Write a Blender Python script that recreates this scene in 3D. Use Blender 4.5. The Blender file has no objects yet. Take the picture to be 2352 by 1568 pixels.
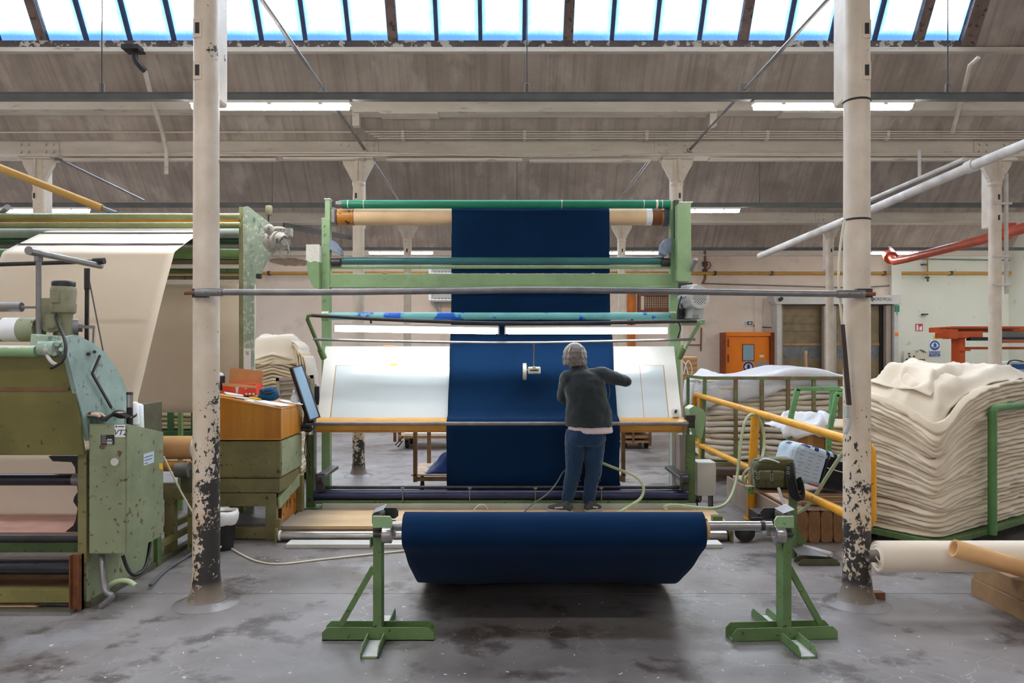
import bpy, math, random
from mathutils import Vector, Matrix, Euler, noise

random.seed(7)
PI = math.pi
C = bpy.context.scene.collection
scene = bpy.context.scene

# ------------------------------------------------------------------ camera, sky, exposure
F_PX, CX, CY, EYE = 1700.0, 1157.0, 809.0, 1.70      # focal length in pixels of the 2352 px frame, vanishing point, eye height
cam_data = bpy.data.cameras.new('camera')
cam = bpy.data.objects.new('camera', cam_data)
C.objects.link(cam)
cam.location = (0, 0, EYE)
cam.rotation_euler = (PI / 2, 0, 0)
cam_data.sensor_width = 36
cam_data.lens = F_PX / 2352 * 36
cam_data.shift_x = (1176 - CX) / 2352
cam_data.shift_y = (CY - 784) / 2352
cam_data.clip_end = 200
scene.camera = cam

scene.view_settings.view_transform = 'Standard'
scene.view_settings.look = 'None'
scene.view_settings.gamma = 1
scene.view_settings.use_curve_mapping = False
scene.view_settings.exposure = 0.52
scene.cycles.use_denoising = True
scene.cycles.max_bounces = 10
scene.cycles.diffuse_bounces = 6
scene.cycles.transparent_max_bounces = 12

SKY = 13.0
world = bpy.data.worlds.new('overcast_sky')
scene.world = world
world.use_nodes = True
bg = world.node_tree.nodes['Background']
bg.inputs['Color'].default_value = (0.84, 0.91, 1.0, 1)
bg.inputs['Strength'].default_value = SKY

LAMP = 45.0        # radiance of the fluorescent tubes
TABLE_LAMP = 24.0

BAY = 5.17                       # column spacing in depth
ROW1, ROW2, ROW3, WALL = 5.02, 10.2, 15.37, 20.54
XL, XR, YF = -14.0, 14.0, -5.3


def portal(name, loc, rx, sx, sy):
    l = bpy.data.lights.new(name, 'AREA')
    l.shape = 'RECTANGLE'
    l.size, l.size_y = sx, sy
    l.cycles.is_portal = True
    o = bpy.data.objects.new(name, l)
    o.location = loc
    o.rotation_euler = (rx, 0, 0)
    C.objects.link(o)


# sky portals in the plane of each saw-tooth glazing
GY0, GZ0, GY1, GZ1 = -0.92, 5.60, -1.95, 7.19     # relative to the gutter row: sill and head of the glazing
for _k in range(-1, 4):
    _r = ROW2 + (_k - 1) * BAY
    _len = math.hypot(GY1 - GY0, GZ1 - GZ0)
    portal('sky_portal', (0, _r + (GY0 + GY1) / 2 + .03, (GZ0 + GZ1) / 2), -math.atan2(GZ1 - GZ0, GY0 - GY1), 27.6, _len)


# ------------------------------------------------------------------ helpers
def P(x, y, Y):
    """world point seen at pixel (x, y) at depth Y"""
    return Vector(((x - CX) * Y / F_PX, Y, EYE - (y - CY) * Y / F_PX))


def PX(x, Y):
    return (x - CX) * Y / F_PX


def PZ(y, Y):
    return EYE - (y - CY) * Y / F_PX


def n3(x, y, z=0.0):
    return noise.noise(Vector((x, y, z)))


def srgb(r, g, b):
    return tuple(((c / 255) / 12.92 if c / 255 <= .04045 else ((c / 255 + .055) / 1.055) ** 2.4) for c in (r, g, b)) + (1,)


class MB:
    """collects shapes and links them as ONE mesh object"""

    def __init__(s):
        s.v, s.f, s.sm, s.mi, s.cur = [], [], [], [], 0

    def add(s, vs, fs, smooth=False):
        o = len(s.v)
        s.v += [Vector(p) for p in vs]
        for f in fs:
            s.f.append([i + o for i in f])
            s.sm.append(smooth)
            s.mi.append(s.cur)
        return s

    def bx(s, x0, x1, y0, y1, z0, z1):
        x0, x1 = min(x0, x1), max(x0, x1)
        y0, y1 = min(y0, y1), max(y0, y1)
        z0, z1 = min(z0, z1), max(z0, z1)
        return s.add([(x0, y0, z0), (x1, y0, z0), (x1, y1, z0), (x0, y1, z0), (x0, y0, z1), (x1, y0, z1), (x1, y1, z1), (x0, y1, z1)],
                     [(0, 3, 2, 1), (4, 5, 6, 7), (0, 1, 5, 4), (1, 2, 6, 5), (2, 3, 7, 6), (3, 0, 4, 7)])

    def box(s, c, size, rot=(0, 0, 0)):
        m = rot if isinstance(rot, Matrix) else Euler(rot).to_matrix()
        a, b, d = [q / 2 for q in size]
        vs = [Vector(c) + m @ Vector(p) for p in ((-a, -b, -d), (a, -b, -d), (a, b, -d), (-a, b, -d), (-a, -b, d), (a, -b, d), (a, b, d), (-a, b, d))]
        return s.add(vs, [(0, 3, 2, 1), (4, 5, 6, 7), (0, 1, 5, 4), (1, 2, 6, 5), (2, 3, 7, 6), (3, 0, 4, 7)])

    def bar(s, p0, p1, w, h, up=(0, 0, 1)):
        """rectangular bar from p0 to p1, w wide sideways, h along up"""
        p0, p1 = Vector(p0), Vector(p1)
        d = (p1 - p0).normalized()
        u = Vector(up)
        if abs(d.dot(u)) > .98:
            u = Vector((0, 1, 0))
        side = d.cross(u).normalized()
        u = side.cross(d).normalized()
        vs = []
        for q in (p0, p1):
            for a, b in ((-1, -1), (1, -1), (1, 1), (-1, 1)):
                vs.append(q + side * (a * w / 2) + u * (b * h / 2))
        return s.add(vs, [(0, 1, 2, 3), (7, 6, 5, 4), (0, 4, 5, 1), (1, 5, 6, 2), (2, 6, 7, 3), (3, 7, 4, 0)])

    def cyl(s, p0, p1, r0, r1=None, seg=16, caps=True):
        r1 = r0 if r1 is None else r1
        p0, p1 = Vector(p0), Vector(p1)
        d = (p1 - p0).normalized()
        a = d.orthogonal().normalized()
        b = d.cross(a)
        vs = []
        for q, r in ((p0, r0), (p1, r1)):
            for i in range(seg):
                t = 2 * PI * i / seg
                vs.append(q + (a * math.cos(t) + b * math.sin(t)) * r)
        s.add(vs, [(i, (i + 1) % seg, seg + (i + 1) % seg, seg + i) for i in range(seg)], True)
        if caps:
            s.add(vs, [tuple(range(seg))[::-1], tuple(range(seg, 2 * seg))])
        return s

    def pipe(s, p0, p1, r, ri, seg=20):
        """open tube with a wall"""
        p0, p1 = Vector(p0), Vector(p1)
        d = (p1 - p0).normalized()
        a = d.orthogonal().normalized()
        b = d.cross(a)
        vs = []
        for q, rr in ((p0, r), (p1, r), (p1, ri), (p0, ri)):
            for i in range(seg):
                t = 2 * PI * i / seg
                vs.append(q + (a * math.cos(t) + b * math.sin(t)) * rr)
        fs = []
        for k in range(4):
            for i in range(seg):
                j = (i + 1) % seg
                fs.append((k * seg + i, k * seg + j, ((k + 1) % 4) * seg + j, ((k + 1) % 4) * seg + i))
        o = len(s.f)
        s.add(vs, fs, True)
        for i in range(o + seg, o + 2 * seg):
            s.sm[i] = False
        for i in range(o + 3 * seg, o + 4 * seg):
            s.sm[i] = False
        return s

    def tube(s, pts, r, seg=8, smooth_path=0):
        pts = [Vector(p) for p in pts]
        for _ in range(smooth_path):
            q = [pts[0]]
            for i in range(len(pts) - 1):
                q.append(pts[i] * .75 + pts[i + 1] * .25)
                q.append(pts[i] * .25 + pts[i + 1] * .75)
            q.append(pts[-1])
            pts = q
        n = len(pts)
        t0 = (pts[1] - pts[0]).normalized()
        a = t0.orthogonal().normalized()
        vs = []
        for i in range(n):
            t = (pts[min(i + 1, n - 1)] - pts[max(i - 1, 0)]).normalized()
            a = (a - t * a.dot(t))
            a = a.normalized() if a.length > 1e-6 else t.orthogonal().normalized()
            b = t.cross(a)
            for k in range(seg):
                w = 2 * PI * k / seg
                vs.append(pts[i] + (a * math.cos(w) + b * math.sin(w)) * r)
        fs = []
        for i in range(n - 1):
            for k in range(seg):
                k2 = (k + 1) % seg
                fs.append((i * seg + k, i * seg + k2, (i + 1) * seg + k2, (i + 1) * seg + k))
        s.add(vs, fs, True)
        s.add(vs, [tuple(range(seg))[::-1], tuple(range((n - 1) * seg, n * seg))])
        return s

    def prism(s, pts, axis, a0, a1, smooth=False):
        """2-D outline pushed along an axis; x: (y,z), y: (x,z), z: (x,y)"""
        def mk(p, a):
            return {'x': (a, p[0], p[1]), 'y': (p[0], a, p[1]), 'z': (p[0], p[1], a)}[axis]
        n = len(pts)
        vs = [mk(p, a0) for p in pts] + [mk(p, a1) for p in pts]
        s.add(vs, [tuple(range(n))[::-1], tuple(range(n, 2 * n))])
        s.add(vs, [(i, (i + 1) % n, n + (i + 1) % n, n + i) for i in range(n)], smooth)
        return s

    def grid(s, fn, nu, nv, smooth=True, closed_u=False):
        vs = [fn(i / nu, j / nv) for j in range(nv + 1) for i in range(nu + 1)]
        w = nu + 1
        return s.add(vs, [(j * w + i, j * w + i + 1, (j + 1) * w + i + 1, (j + 1) * w + i) for j in range(nv) for i in range(nu)], smooth)

    def ball(s, c, r, seg=16, rings=10, rot=None):
        c = Vector(c)
        rx, ry, rz = (r, r, r) if not hasattr(r, '__len__') else r
        m = Euler(rot).to_matrix() if rot else Matrix.Identity(3)
        vs = [c + m @ Vector((0, 0, -rz))]
        for j in range(1, rings):
            t = -PI / 2 + PI * j / rings
            for i in range(seg):
                w = 2 * PI * i / seg
                vs.append(c + m @ Vector((rx * math.cos(t) * math.cos(w), ry * math.cos(t) * math.sin(w), rz * math.sin(t))))
        vs.append(c + m @ Vector((0, 0, rz)))
        fs = [(0, 1 + (i + 1) % seg, 1 + i) for i in range(seg)]
        for j in range(rings - 2):
            for i in range(seg):
                a = 1 + j * seg
                fs.append((a + i, a + (i + 1) % seg, a + seg + (i + 1) % seg, a + seg + i))
        a = 1 + (rings - 2) * seg
        fs += [(a + i, a + (i + 1) % seg, len(vs) - 1) for i in range(seg)]
        return s.add(vs, fs, True)

    def loft(s, rings, seg=20):
        """closed body through rings (centre, rx, ry): each ring lies level"""
        vs = []
        for c, rx, ry in rings:
            for i in range(seg):
                w = 2 * PI * i / seg
                vs.append(Vector(c) + Vector((rx * math.cos(w), ry * math.sin(w), 0)))
        n = len(rings)
        fs = [(j * seg + i, j * seg + (i + 1) % seg, (j + 1) * seg + (i + 1) % seg, (j + 1) * seg + i) for j in range(n - 1) for i in range(seg)]
        s.add(vs, fs, True)
        s.add(vs, [tuple(range(seg))[::-1], tuple(range((n - 1) * seg, n * seg))])
        return s

    def capsule(s, p0, p1, r0, r1, seg=14):
        s.cyl(p0, p1, r0, r1, seg)
        s.ball(p0, r0, seg, 8)
        s.ball(p1, r1, seg, 8)
        return s

    def lathe(s, prof, o, seg=20):
        """profile (r, z) about a vertical axis through o"""
        o = Vector(o)
        vs = [o + Vector((r * math.cos(2 * PI * i / seg), r * math.sin(2 * PI * i / seg), z)) for r, z in prof for i in range(seg)]
        n = len(prof)
        s.add(vs, [(j * seg + i, j * seg + (i + 1) % seg, (j + 1) * seg + (i + 1) % seg, (j + 1) * seg + i) for j in range(n - 1) for i in range(seg)], True)
        s.add(vs, [tuple(range(seg))[::-1], tuple(range((n - 1) * seg, n * seg))])
        return s

    def rot(s, m, about):
        about = Vector(about)
        s.v = [about + m @ (p - about) for p in s.v]
        return s

    def mat(s, i):
        s.cur = i
        return s

    def build(s, name, mats, parent=None, bev=0, solid=0, label=None, sub=0, kind=None):
        off = Vector((0, 0, 0))
        if parent is not None:
            p = parent
            while p.parent is not None:
                p = p.parent
            off = p.location
        else:
            lo = [min(p[i] for p in s.v) for i in range(3)]
            hi = [max(p[i] for p in s.v) for i in range(3)]
            off = Vector(((lo[0] + hi[0]) / 2, (lo[1] + hi[1]) / 2, lo[2])) if kind != 'structure' else Vector((0, 0, 0))
        me = bpy.data.meshes.new(name)
        me.from_pydata([p - off for p in s.v], [], s.f)
        me.polygons.foreach_set('use_smooth', s.sm)
        for m_ in (mats if isinstance(mats, (list, tuple)) else [mats]):
            me.materials.append(m_)
        me.polygons.foreach_set('material_index', s.mi)
        me.update()
        o = bpy.data.objects.new(name, me)
        C.objects.link(o)
        if parent is not None:
            o.parent = parent
        else:
            o.location = off
        if solid:
            q = o.modifiers.new('thickness', 'SOLIDIFY')
            q.thickness = solid
            q.offset = 0
        if sub:
            q = o.modifiers.new('smooth', 'SUBSURF')
            q.levels = q.render_levels = sub
        if bev:
            q = o.modifiers.new('edges', 'BEVEL')
            q.width = bev
            q.segments = 2
            q.limit_method = 'ANGLE'
            q.angle_limit = .7
        if label:
            o['label'] = label
        if kind:
            o['kind'] = kind
        return o


def tag(o, label, cat, group=None, kind=None):
    o['label'], o['category'] = label, cat
    if group:
        o['group'] = group
    if kind:
        o['kind'] = kind
    return o


def thing(name, label, cat, loc, group=None, kind=None):
    o = bpy.data.objects.new(name, None)
    o.empty_display_size = .1
    o.location = loc
    C.objects.link(o)
    return tag(o, label, cat, group, kind)


def copy_tree(o, parent=None):
    c = o.copy()
    C.objects.link(c)
    if parent is not None:
        c.parent = parent
    for ch in list(o.children):
        copy_tree(ch, c)
    return c


# ------------------------------------------------------------------ materials
class N:
    def __init__(s, name):
        s.m = bpy.data.materials.new(name)
        s.m.use_nodes = True
        s.t = s.m.node_tree
        s.b = s.t.nodes['Principled BSDF']
        s.out = s.t.nodes['Material Output']
        s.co = s.t.nodes.new('ShaderNodeTexCoord')

    def n(s, kind, **kw):
        x = s.t.nodes.new(kind)
        for k, v in kw.items():
            setattr(x, k, v)
        return x

    def l(s, a, b):
        s.t.links.new(a, b)

    def noise(s, scale, detail=4, rough=.55, vec=(1, 1, 1), dist=0.0, coord='Object', loc=(0, 0, 0)):
        mp = s.n('ShaderNodeMapping')
        mp.inputs['Scale'].default_value = vec
        mp.inputs['Location'].default_value = loc
        s.l(s.co.outputs[coord], mp.inputs['Vector'])
        x = s.n('ShaderNodeTexNoise')
        x.inputs['Scale'].default_value = scale
        x.inputs['Detail'].default_value = detail
        x.inputs['Roughness'].default_value = rough
        x.inputs['Distortion'].default_value = dist
        s.l(mp.outputs['Vector'], x.inputs['Vector'])
        return x.outputs['Fac']

    def ramp(s, fac, a, b, lo=0.0, hi=1.0):
        x = s.n('ShaderNodeMapRange')
        x.inputs['From Min'].default_value = a
        x.inputs['From Max'].default_value = b
        x.inputs['To Min'].default_value = lo
        x.inputs['To Max'].default_value = hi
        s.l(fac, x.inputs['Value'])
        return x.outputs['Result']

    def math(s, op, a, b):
        x = s.n('ShaderNodeMath', operation=op)
        for i, q in enumerate((a, b)):
            if isinstance(q, (int, float)):
                x.inputs[i].default_value = q
            else:
                s.l(q, x.inputs[i])
        return x.outputs[0]

    def mix(s, fac, a, b, mode='MIX'):
        x = s.n('ShaderNodeMix', data_type='RGBA', blend_type=mode)
        for key, q in ((0, fac), (6, a), (7, b)):
            if isinstance(q, (int, float)):
                x.inputs[key].default_value = q
            elif isinstance(q, tuple):
                x.inputs[key].default_value = q
            else:
                s.l(q, x.inputs[key])
        return x.outputs[2]

    def xyz(s, coord='Object'):
        x = s.n('ShaderNodeSeparateXYZ')
        s.l(s.co.outputs[coord], x.inputs[0])
        return x.outputs

    def col(s, c):
        if isinstance(c, tuple):
            s.b.inputs['Base Color'].default_value = c
        else:
            s.l(c, s.b.inputs['Base Color'])

    def rough(s, r):
        if isinstance(r, (int, float)):
            s.b.inputs['Roughness'].default_value = r
        else:
            s.l(r, s.b.inputs['Roughness'])

    def bump(s, h, strength=.3, dist=.01):
        x = s.n('ShaderNodeBump')
        x.inputs['Strength'].default_value = strength
        x.inputs['Distance'].default_value = dist
        s.l(h, x.inputs['Height'])
        s.l(x.outputs[0], s.b.inputs['Normal'])


def paint(name, rgb, rough=.55, var=.18, vscale=4, metal=0.0, chips=None, cscale=14, cth=.62, bump=.1, bscale=60, spec=None, dust=None):
    m = N(name)
    base = srgb(*rgb)
    dark = tuple(c * (1 - var) for c in base[:3]) + (1,)
    light = tuple(min(1, c * (1 + var)) for c in base[:3]) + (1,)
    c = m.mix(m.ramp(m.noise(vscale, 5), .3, .7), dark, light)
    if chips:
        grime = tuple(q * .5 for q in base[:3]) + (1,)
        c = m.mix(m.ramp(m.noise(1.9, 7, .7, loc=(4, 7, 1)), .52, .72, 0, .55), c, grime)
        k = m.ramp(m.noise(cscale, 6, .6), cth - .025, cth)
        c = m.mix(k, c, srgb(*chips))
    if dust:      # lint lying on upward faces
        g = m.n('ShaderNodeNewGeometry')
        sp = m.n('ShaderNodeSeparateXYZ')
        m.l(g.outputs['Normal'], sp.inputs[0])
        k = m.ramp(m.math('ADD', sp.outputs[2], m.math('MULTIPLY', m.noise(30, 4), .5)), .75, 1.0, 0, .85)
        c = m.mix(k, c, srgb(*dust))
    m.col(c)
    m.rough(rough)
    m.b.inputs['Metallic'].default_value = metal
    if spec is not None:
        m.b.inputs['Specular IOR Level'].default_value = spec
    if bump:
        m.bump(m.noise(bscale, 3), bump, .004)
    return m.m


def emitter(name, rgb, strength):
    m = N(name)
    e = m.n('ShaderNodeEmission')
    e.inputs['Color'].default_value = rgb
    e.inputs['Strength'].default_value = strength
    m.l(e.outputs[0], m.out.inputs['Surface'])
    return m.m


# --- concrete floor
m = N('worn_concrete_floor')
a = m.mix(m.ramp(m.noise(.55, 7, .62), .32, .68), srgb(86, 79, 76), srgb(150, 144, 143))
a = m.mix(m.ramp(m.noise(2.3, 8, .65, loc=(3, 1, 0)), .53, .61, 0, .75), a, srgb(66, 55, 49))
a = m.mix(m.ramp(m.noise(1.15, 6, .7, loc=(9, 4, 0)), .58, .64, 0, .55), a, srgb(150, 150, 153))
a = m.mix(m.ramp(m.noise(17, 3, .5, vec=(1, .8, 1)), .72, .74, 0, .8), a, srgb(205, 203, 200))
a = m.mix(m.ramp(m.noise(42, 2, .5), .74, .76, 0, .8), a, srgb(214, 212, 208))
a = m.mix(m.ramp(m.noise(30, 2, .5, loc=(5, 5, 0)), .73, .75, 0, .7), a, srgb(62, 56, 52))
v = m.n('ShaderNodeTexVoronoi', feature='DISTANCE_TO_EDGE')
mp = m.n('ShaderNodeMapping')
mp.inputs['Scale'].default_value = (.55, .42, .6)
nz = m.n('ShaderNodeTexNoise')
nz.inputs['Scale'].default_value = 1.7
nz.inputs['Detail'].default_value = 6
m.l(m.co.outputs['Object'], nz.inputs['Vector'])
va = m.n('ShaderNodeVectorMath', operation='MULTIPLY_ADD')
m.l(nz.outputs['Color'], va.inputs[0])
va.inputs[1].default_value = (.7, .7, .7)
m.l(m.co.outputs['Object'], va.inputs[2])
m.l(va.outputs[0], mp.inputs['Vector'])
m.l(mp.outputs[0], v.inputs['Vector'])
crack = m.ramp(v.outputs['Distance'], .002, .008, 1, 0)
a = m.mix(m.math('MULTIPLY', crack, m.ramp(m.noise(.9, 3, loc=(2, 8, 0)), .5, .62, 0, .55)), a, srgb(196, 192, 188))
m.col(a)
m.rough(m.ramp(m.noise(1.6, 6, .6, loc=(1, 1, 5)), .3, .7, .30, .52))
m.bump(m.math('ADD', m.noise(22, 5), m.math('MULTIPLY', m.noise(3, 5), 2.0)), .14, .008)
M_FLOOR = m.m

# --- cream column paint, chipped to black, more so towards the floor
def column_paint(name, z_black, z_spots, z_top, side=0.0):
    """cream paint: black bands near the floor, many small chips above, few chips higher up"""
    m = N(name)
    x, y, z = m.xyz()
    c = m.mix(m.ramp(m.noise(5, 5), .3, .7), srgb(206, 192, 174), srgb(226, 214, 198))
    c = m.mix(m.math('MULTIPLY', m.ramp(z, z_top, z_black, 0, .6), m.ramp(m.noise(3, 5, loc=(2, 2, 2)), .35, .6)), c, srgb(208, 180, 138))
    bias = m.math('MULTIPLY', x, side)
    fine = m.math('ADD', m.noise(26, 5, .6, vec=(1.2, 1.2, .75)), m.math('MULTIPLY', bias, .5))
    th = m.ramp(z, z_spots * .5, z_top, .585, .80)
    chip = m.math('GREATER_THAN', fine, th)
    big = m.math('ADD', m.math('ADD', m.math('MULTIPLY', m.noise(5.5, 4, .5, loc=(7, 1, 2)), .45), m.math('MULTIPLY', m.noise(30, 6, .68, loc=(1, 1, 2)), .55)), bias)
    th2 = m.ramp(z, z_black * .35, z_spots, .47, .69)
    band = m.math('MULTIPLY', m.math('SINE', m.math('MULTIPLY', z, 19.0), 0), .035)
    chip2 = m.math('GREATER_THAN', m.math('ADD', big, band), th2)
    foot = m.ramp(z, .05, .13)
    chip = m.math('MULTIPLY', m.math('MAXIMUM', chip, chip2), m.ramp(z, .02, .16, .25, 1))
    c = m.mix(m.math('MULTIPLY', m.ramp(z, .14, .05), .8), c, srgb(120, 108, 96))
    c = m.mix(chip, c, srgb(50, 47, 46))
    m.col(c)
    m.rough(.5)
    m.bump(m.math('ADD', m.noise(24, 5), m.math('MULTIPLY', chip, -.5)), .25, .006)
    return m.m


M_COL_FRONT = column_paint('chipped_cream_column_paint', .75, 1.5, 2.4)
M_COL_LEFT = column_paint('cream_column_paint_chipped_on_one_side', .8, 1.7, 2.3, .9)
M_COL_REAR = column_paint('chipped_cream_paint_black_foot', .75, 1.0, 1.2)

# --- ceiling boards, streaked along the slope
m = N('streaked_ceiling_boards')
a = m.mix(m.ramp(m.noise(1.1, 6, .6), .3, .7), srgb(146, 134, 125), srgb(184, 172, 162))
a = m.mix(m.ramp(m.noise(5, 6, .68, vec=(2.6, .03, .03)), .46, .72, 0, .55), a, srgb(112, 101, 94))
a = m.mix(m.ramp(m.noise(2.2, 4, .6, vec=(1, .5, .5), loc=(6, 2, 1)), .56, .68, 0, .5), a, srgb(205, 195, 184))
a = m.mix(m.ramp(m.noise(60, 2), .66, .70, 0, .35), a, srgb(90, 82, 76))
m.col(a)
m.rough(.85)
m.bump(m.noise(50, 4), .2, .005)
M_CEIL = m.m

m = N('drip_streaked_pale_concrete')
a = m.mix(m.ramp(m.noise(1.4, 5), .3, .7), srgb(200, 190, 176), srgb(226, 217, 205))
st = m.noise(9, 5, .72, vec=(3.6, .02, .02))
a = m.mix(m.math('MULTIPLY', m.ramp(st, .56, .64, 0, .8), m.ramp(m.noise(.7, 3, loc=(3, 3, 3)), .42, .56)), a, srgb(112, 102, 88))
m.col(a)
m.rough(.85)
m.bump(m.noise(40, 4), .2, .005)
M_DRIP = m.m

m = N('dirty_white_beam_paint')
a = m.mix(m.ramp(m.noise(1.6, 6, .6, vec=(.5, 2, 2)), .3, .7), srgb(192, 182, 168), srgb(224, 216, 204))
a = m.mix(m.ramp(m.noise(6, 6, .65, vec=(.5, 1, 3)), .60, .70, 0, .6), a, srgb(116, 104, 92))
m.col(a)
m.rough(.7)
m.bump(m.noise(30, 5), .25, .006)
M_BEAM = m.m

# --- plaster wall
m = N('stained_beige_plaster')
a = m.mix(m.ramp(m.noise(.6, 6, .6), .3, .7), srgb(220, 203, 187), srgb(237, 224, 212))
a = m.mix(m.ramp(m.noise(1.5, 7, .66, loc=(2, 2, 2)), .56, .68, 0, .45), a, srgb(192, 176, 162))
x_, y_, z_ = m.xyz()
near = m.math('SUBTRACT', 1.0, m.ramp(m.math('ABSOLUTE', m.math('SUBTRACT', x_, 1.2), 0), 2.6, 4.6))
a = m.mix(m.math('MULTIPLY', near, m.ramp(m.noise(2.2, 6, .6, vec=(1.6, 1, .16), loc=(1.5, 0, 0)), .53, .70, 0, .6)), a, srgb(206, 150, 100))
a = m.mix(m.ramp(m.noise(30, 3, .5), .70, .73, 0, .5), a, srgb(150, 130, 115))
m.col(a)
m.rough(.9)
m.bump(m.noise(18, 6), .2, .01)
M_WALL = m.m

m = N('flaking_pale_green_white_plaster')
a = m.mix(m.ramp(m.noise(.6, 5), .3, .7), srgb(216, 222, 208), srgb(232, 234, 224))
a = m.mix(m.ramp(m.noise(2.6, 7, .7, loc=(5, 0, 2)), .62, .67, 0, .6), a, srgb(182, 180, 166))
m.col(a)
m.rough(.85)
m.bump(m.noise(18, 6), .2, .01)
M_WALL2 = m.m

# --- window glass: wired, dusty, with a blue film along its edges
m = N('dusty_roof_glass')
gx, gy, gz = m.xyz('Generated')
ex = m.math('MULTIPLY', m.math('MINIMUM', gx, m.math('SUBTRACT', 1.0, gx)), 1.0)
edge = m.math('MINIMUM', m.ramp(ex, -.02, .34), m.ramp(gz, .03, .125))
edge = m.math('ADD', edge, m.ramp(m.noise(7, 4, .6), .3, .7, -.08, .08))
tint = m.ramp(edge, .0, 1.0, 1, 0)  # pane turns bluer and darker towards its sides and bottom
tint = m.math('MINIMUM', m.math('MAXIMUM', tint, 0.0), 1.0)
cmb = m.n('ShaderNodeCombineColor')
for _i, _b in enumerate((.0125, .031, .066)):
    m.l(m.math('POWER', _b, tint), cmb.inputs[_i])
tc = cmb.outputs[0]
tc = m.mix(m.ramp(m.noise(26, 3, .5, vec=(1, 1.6, .8)), .72, .75, 0, .5), tc, srgb(120, 130, 150))
tr = m.n('ShaderNodeBsdfTransparent')
m.l(tc, tr.inputs['Color'])
gl = m.n('ShaderNodeBsdfGlossy')
gl.inputs['Roughness'].default_value = .15
gl.inputs['Color'].default_value = (.6, .6, .6, 1)
mx = m.n('ShaderNodeMixShader')
mx.inputs[0].default_value = .05
m.l(tr.outputs[0], mx.inputs[1])
m.l(gl.outputs[0], mx.inputs[2])
m.l(mx.outputs[0], m.out.inputs['Surface'])
M_GLASS = m.m


def cloth(name, lo, hi, rough=.9, weave=900, sheen=.3, fold=0.0):
    m = N(name)
    c = m.mix(m.ramp(m.noise(1.4, 4), .3, .7), srgb(*lo), srgb(*hi))
    c = m.mix(m.ramp(m.noise(weave / 3, 2, .5), .3, .7, 0, .35), c, srgb(*lo))
    m.col(c)
    m.rough(rough)
    m.b.inputs['Sheen Weight'].default_value = sheen
    m.b.inputs['Specular IOR Level'].default_value = .06
    h = m.noise(weave / 2, 2)
    if fold:
        h = m.math('ADD', h, m.math('MULTIPLY', m.noise(7, 5, vec=(.5, .5, 2.5)), fold))
    m.bump(h, .15, .003)
    return m.m


M_NAVY = cloth('navy_woven_fabric', (12, 38, 68), (16, 46, 82), sheen=.03)
M_ECRU = cloth('ecru_raw_fabric', (226, 210, 186), (242, 230, 212), fold=3)
M_ECRU_D = cloth('beige_raw_fabric', (206, 182, 148), (226, 204, 172), fold=3)  # browner beige cloth in its own colour
M_CREAM = cloth('smooth_cream_fabric', (232, 218, 198), (242, 230, 212))
M_JACKET = cloth('charcoal_fleece', (44, 50, 54), (58, 66, 70), weave=500)
M_JEANS = cloth('blue_denim', (24, 48, 78), (40, 70, 104), weave=600)
M_SHIRT = cloth('pale_pink_cotton', (206, 190, 196), (222, 208, 212))
M_OLIVE = cloth('olive_canvas', (78, 76, 50), (98, 94, 64), weave=400)
M_TEAL = cloth('teal_cloth', (10, 66, 104), (18, 90, 134), weave=400)
M_BLACKCLOTH = cloth('black_nylon', (24, 24, 26), (40, 40, 42), weave=300)
M_WOVENBLUE = cloth('pale_blue_woven_plastic', (176, 196, 214), (204, 218, 230), rough=.45, weave=250)

M_MGREEN = paint('light_green_machine_paint', (138, 170, 126), .45, .12, 3, chips=(84, 92, 70), cscale=22, cth=.69, dust=(228, 226, 218))
M_DGREEN = paint('green_frame_paint', (90, 116, 68), .5, .2, 5, chips=(58, 56, 40), cscale=26, cth=.64)
M_STANDGREEN = paint('mid_green_stand_paint', (98, 126, 78), .5, .18, 5, chips=(52, 50, 38), cscale=24, cth=.65)
M_OLIVEPAINT = paint('olive_green_machine_paint', (122, 116, 76), .5, .25, 3, chips=(70, 60, 36), cscale=20, cth=.64)
M_HOOD = paint('olive_hood_paint', (120, 114, 64), .5, .28, 2.2, chips=(74, 60, 34), cscale=18, cth=.68)
M_SAGE = paint('sage_green_scratched_paint', (142, 152, 120), .5, .14, 3, chips=(104, 78, 54), cscale=17, cth=.635)
M_AQUA = paint('pale_aqua_machine_paint', (150, 174, 166), .5, .2, 5, chips=(112, 126, 116), cscale=16, cth=.63)
M_DUSTGREEN = paint('dust_caked_green_plate', (158, 178, 160), .8, .16, 7, chips=(200, 206, 194), cscale=30, cth=.58, bump=.5, bscale=45)
M_OLIVEEDGE = paint('olive_dusty_edge', (132, 132, 92), .7, .2, 9)
M_TURQ = paint('turquoise_roller_paint', (124, 200, 202), .3, .1, 2, chips=(16, 104, 220), cscale=3.2, cth=.585, bump=0)
M_TEALROLL = paint('dark_teal_roller', (52, 110, 112), .3, .15, 3, bump=0)
M_EMERALD = paint('emerald_roller_sleeve', (14, 122, 92), .45, .12, 3, bump=0)
M_TAN = paint('tan_wrapped_roller', (222, 190, 150), .7, .1, 4)
M_VARN = paint('varnished_brown_wood', (188, 124, 44), .35, .3, 8, chips=(90, 50, 18), cscale=12, cth=.58)
M_RUST = paint('rusty_brown_iron', (124, 76, 46), .8, .35, 12)
M_STEEL = paint('bare_steel', (168, 166, 164), .28, .15, 6, metal=.9, bump=.05)
M_GALV = paint('grey_galvanised_pipe', (132, 130, 130), .42, .2, 8, metal=.6)
M_IRON = paint('dark_iron', (64, 62, 64), .45, .25, 8, metal=.5)
M_BLACK = paint('matt_black', (26, 26, 28), .5, .2, 6)
M_RUBBER = paint('black_rubber', (34, 33, 33), .7, .2, 9)
M_GREY = paint('grey_enamel', (176, 178, 176), .45, .08, 5)
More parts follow.
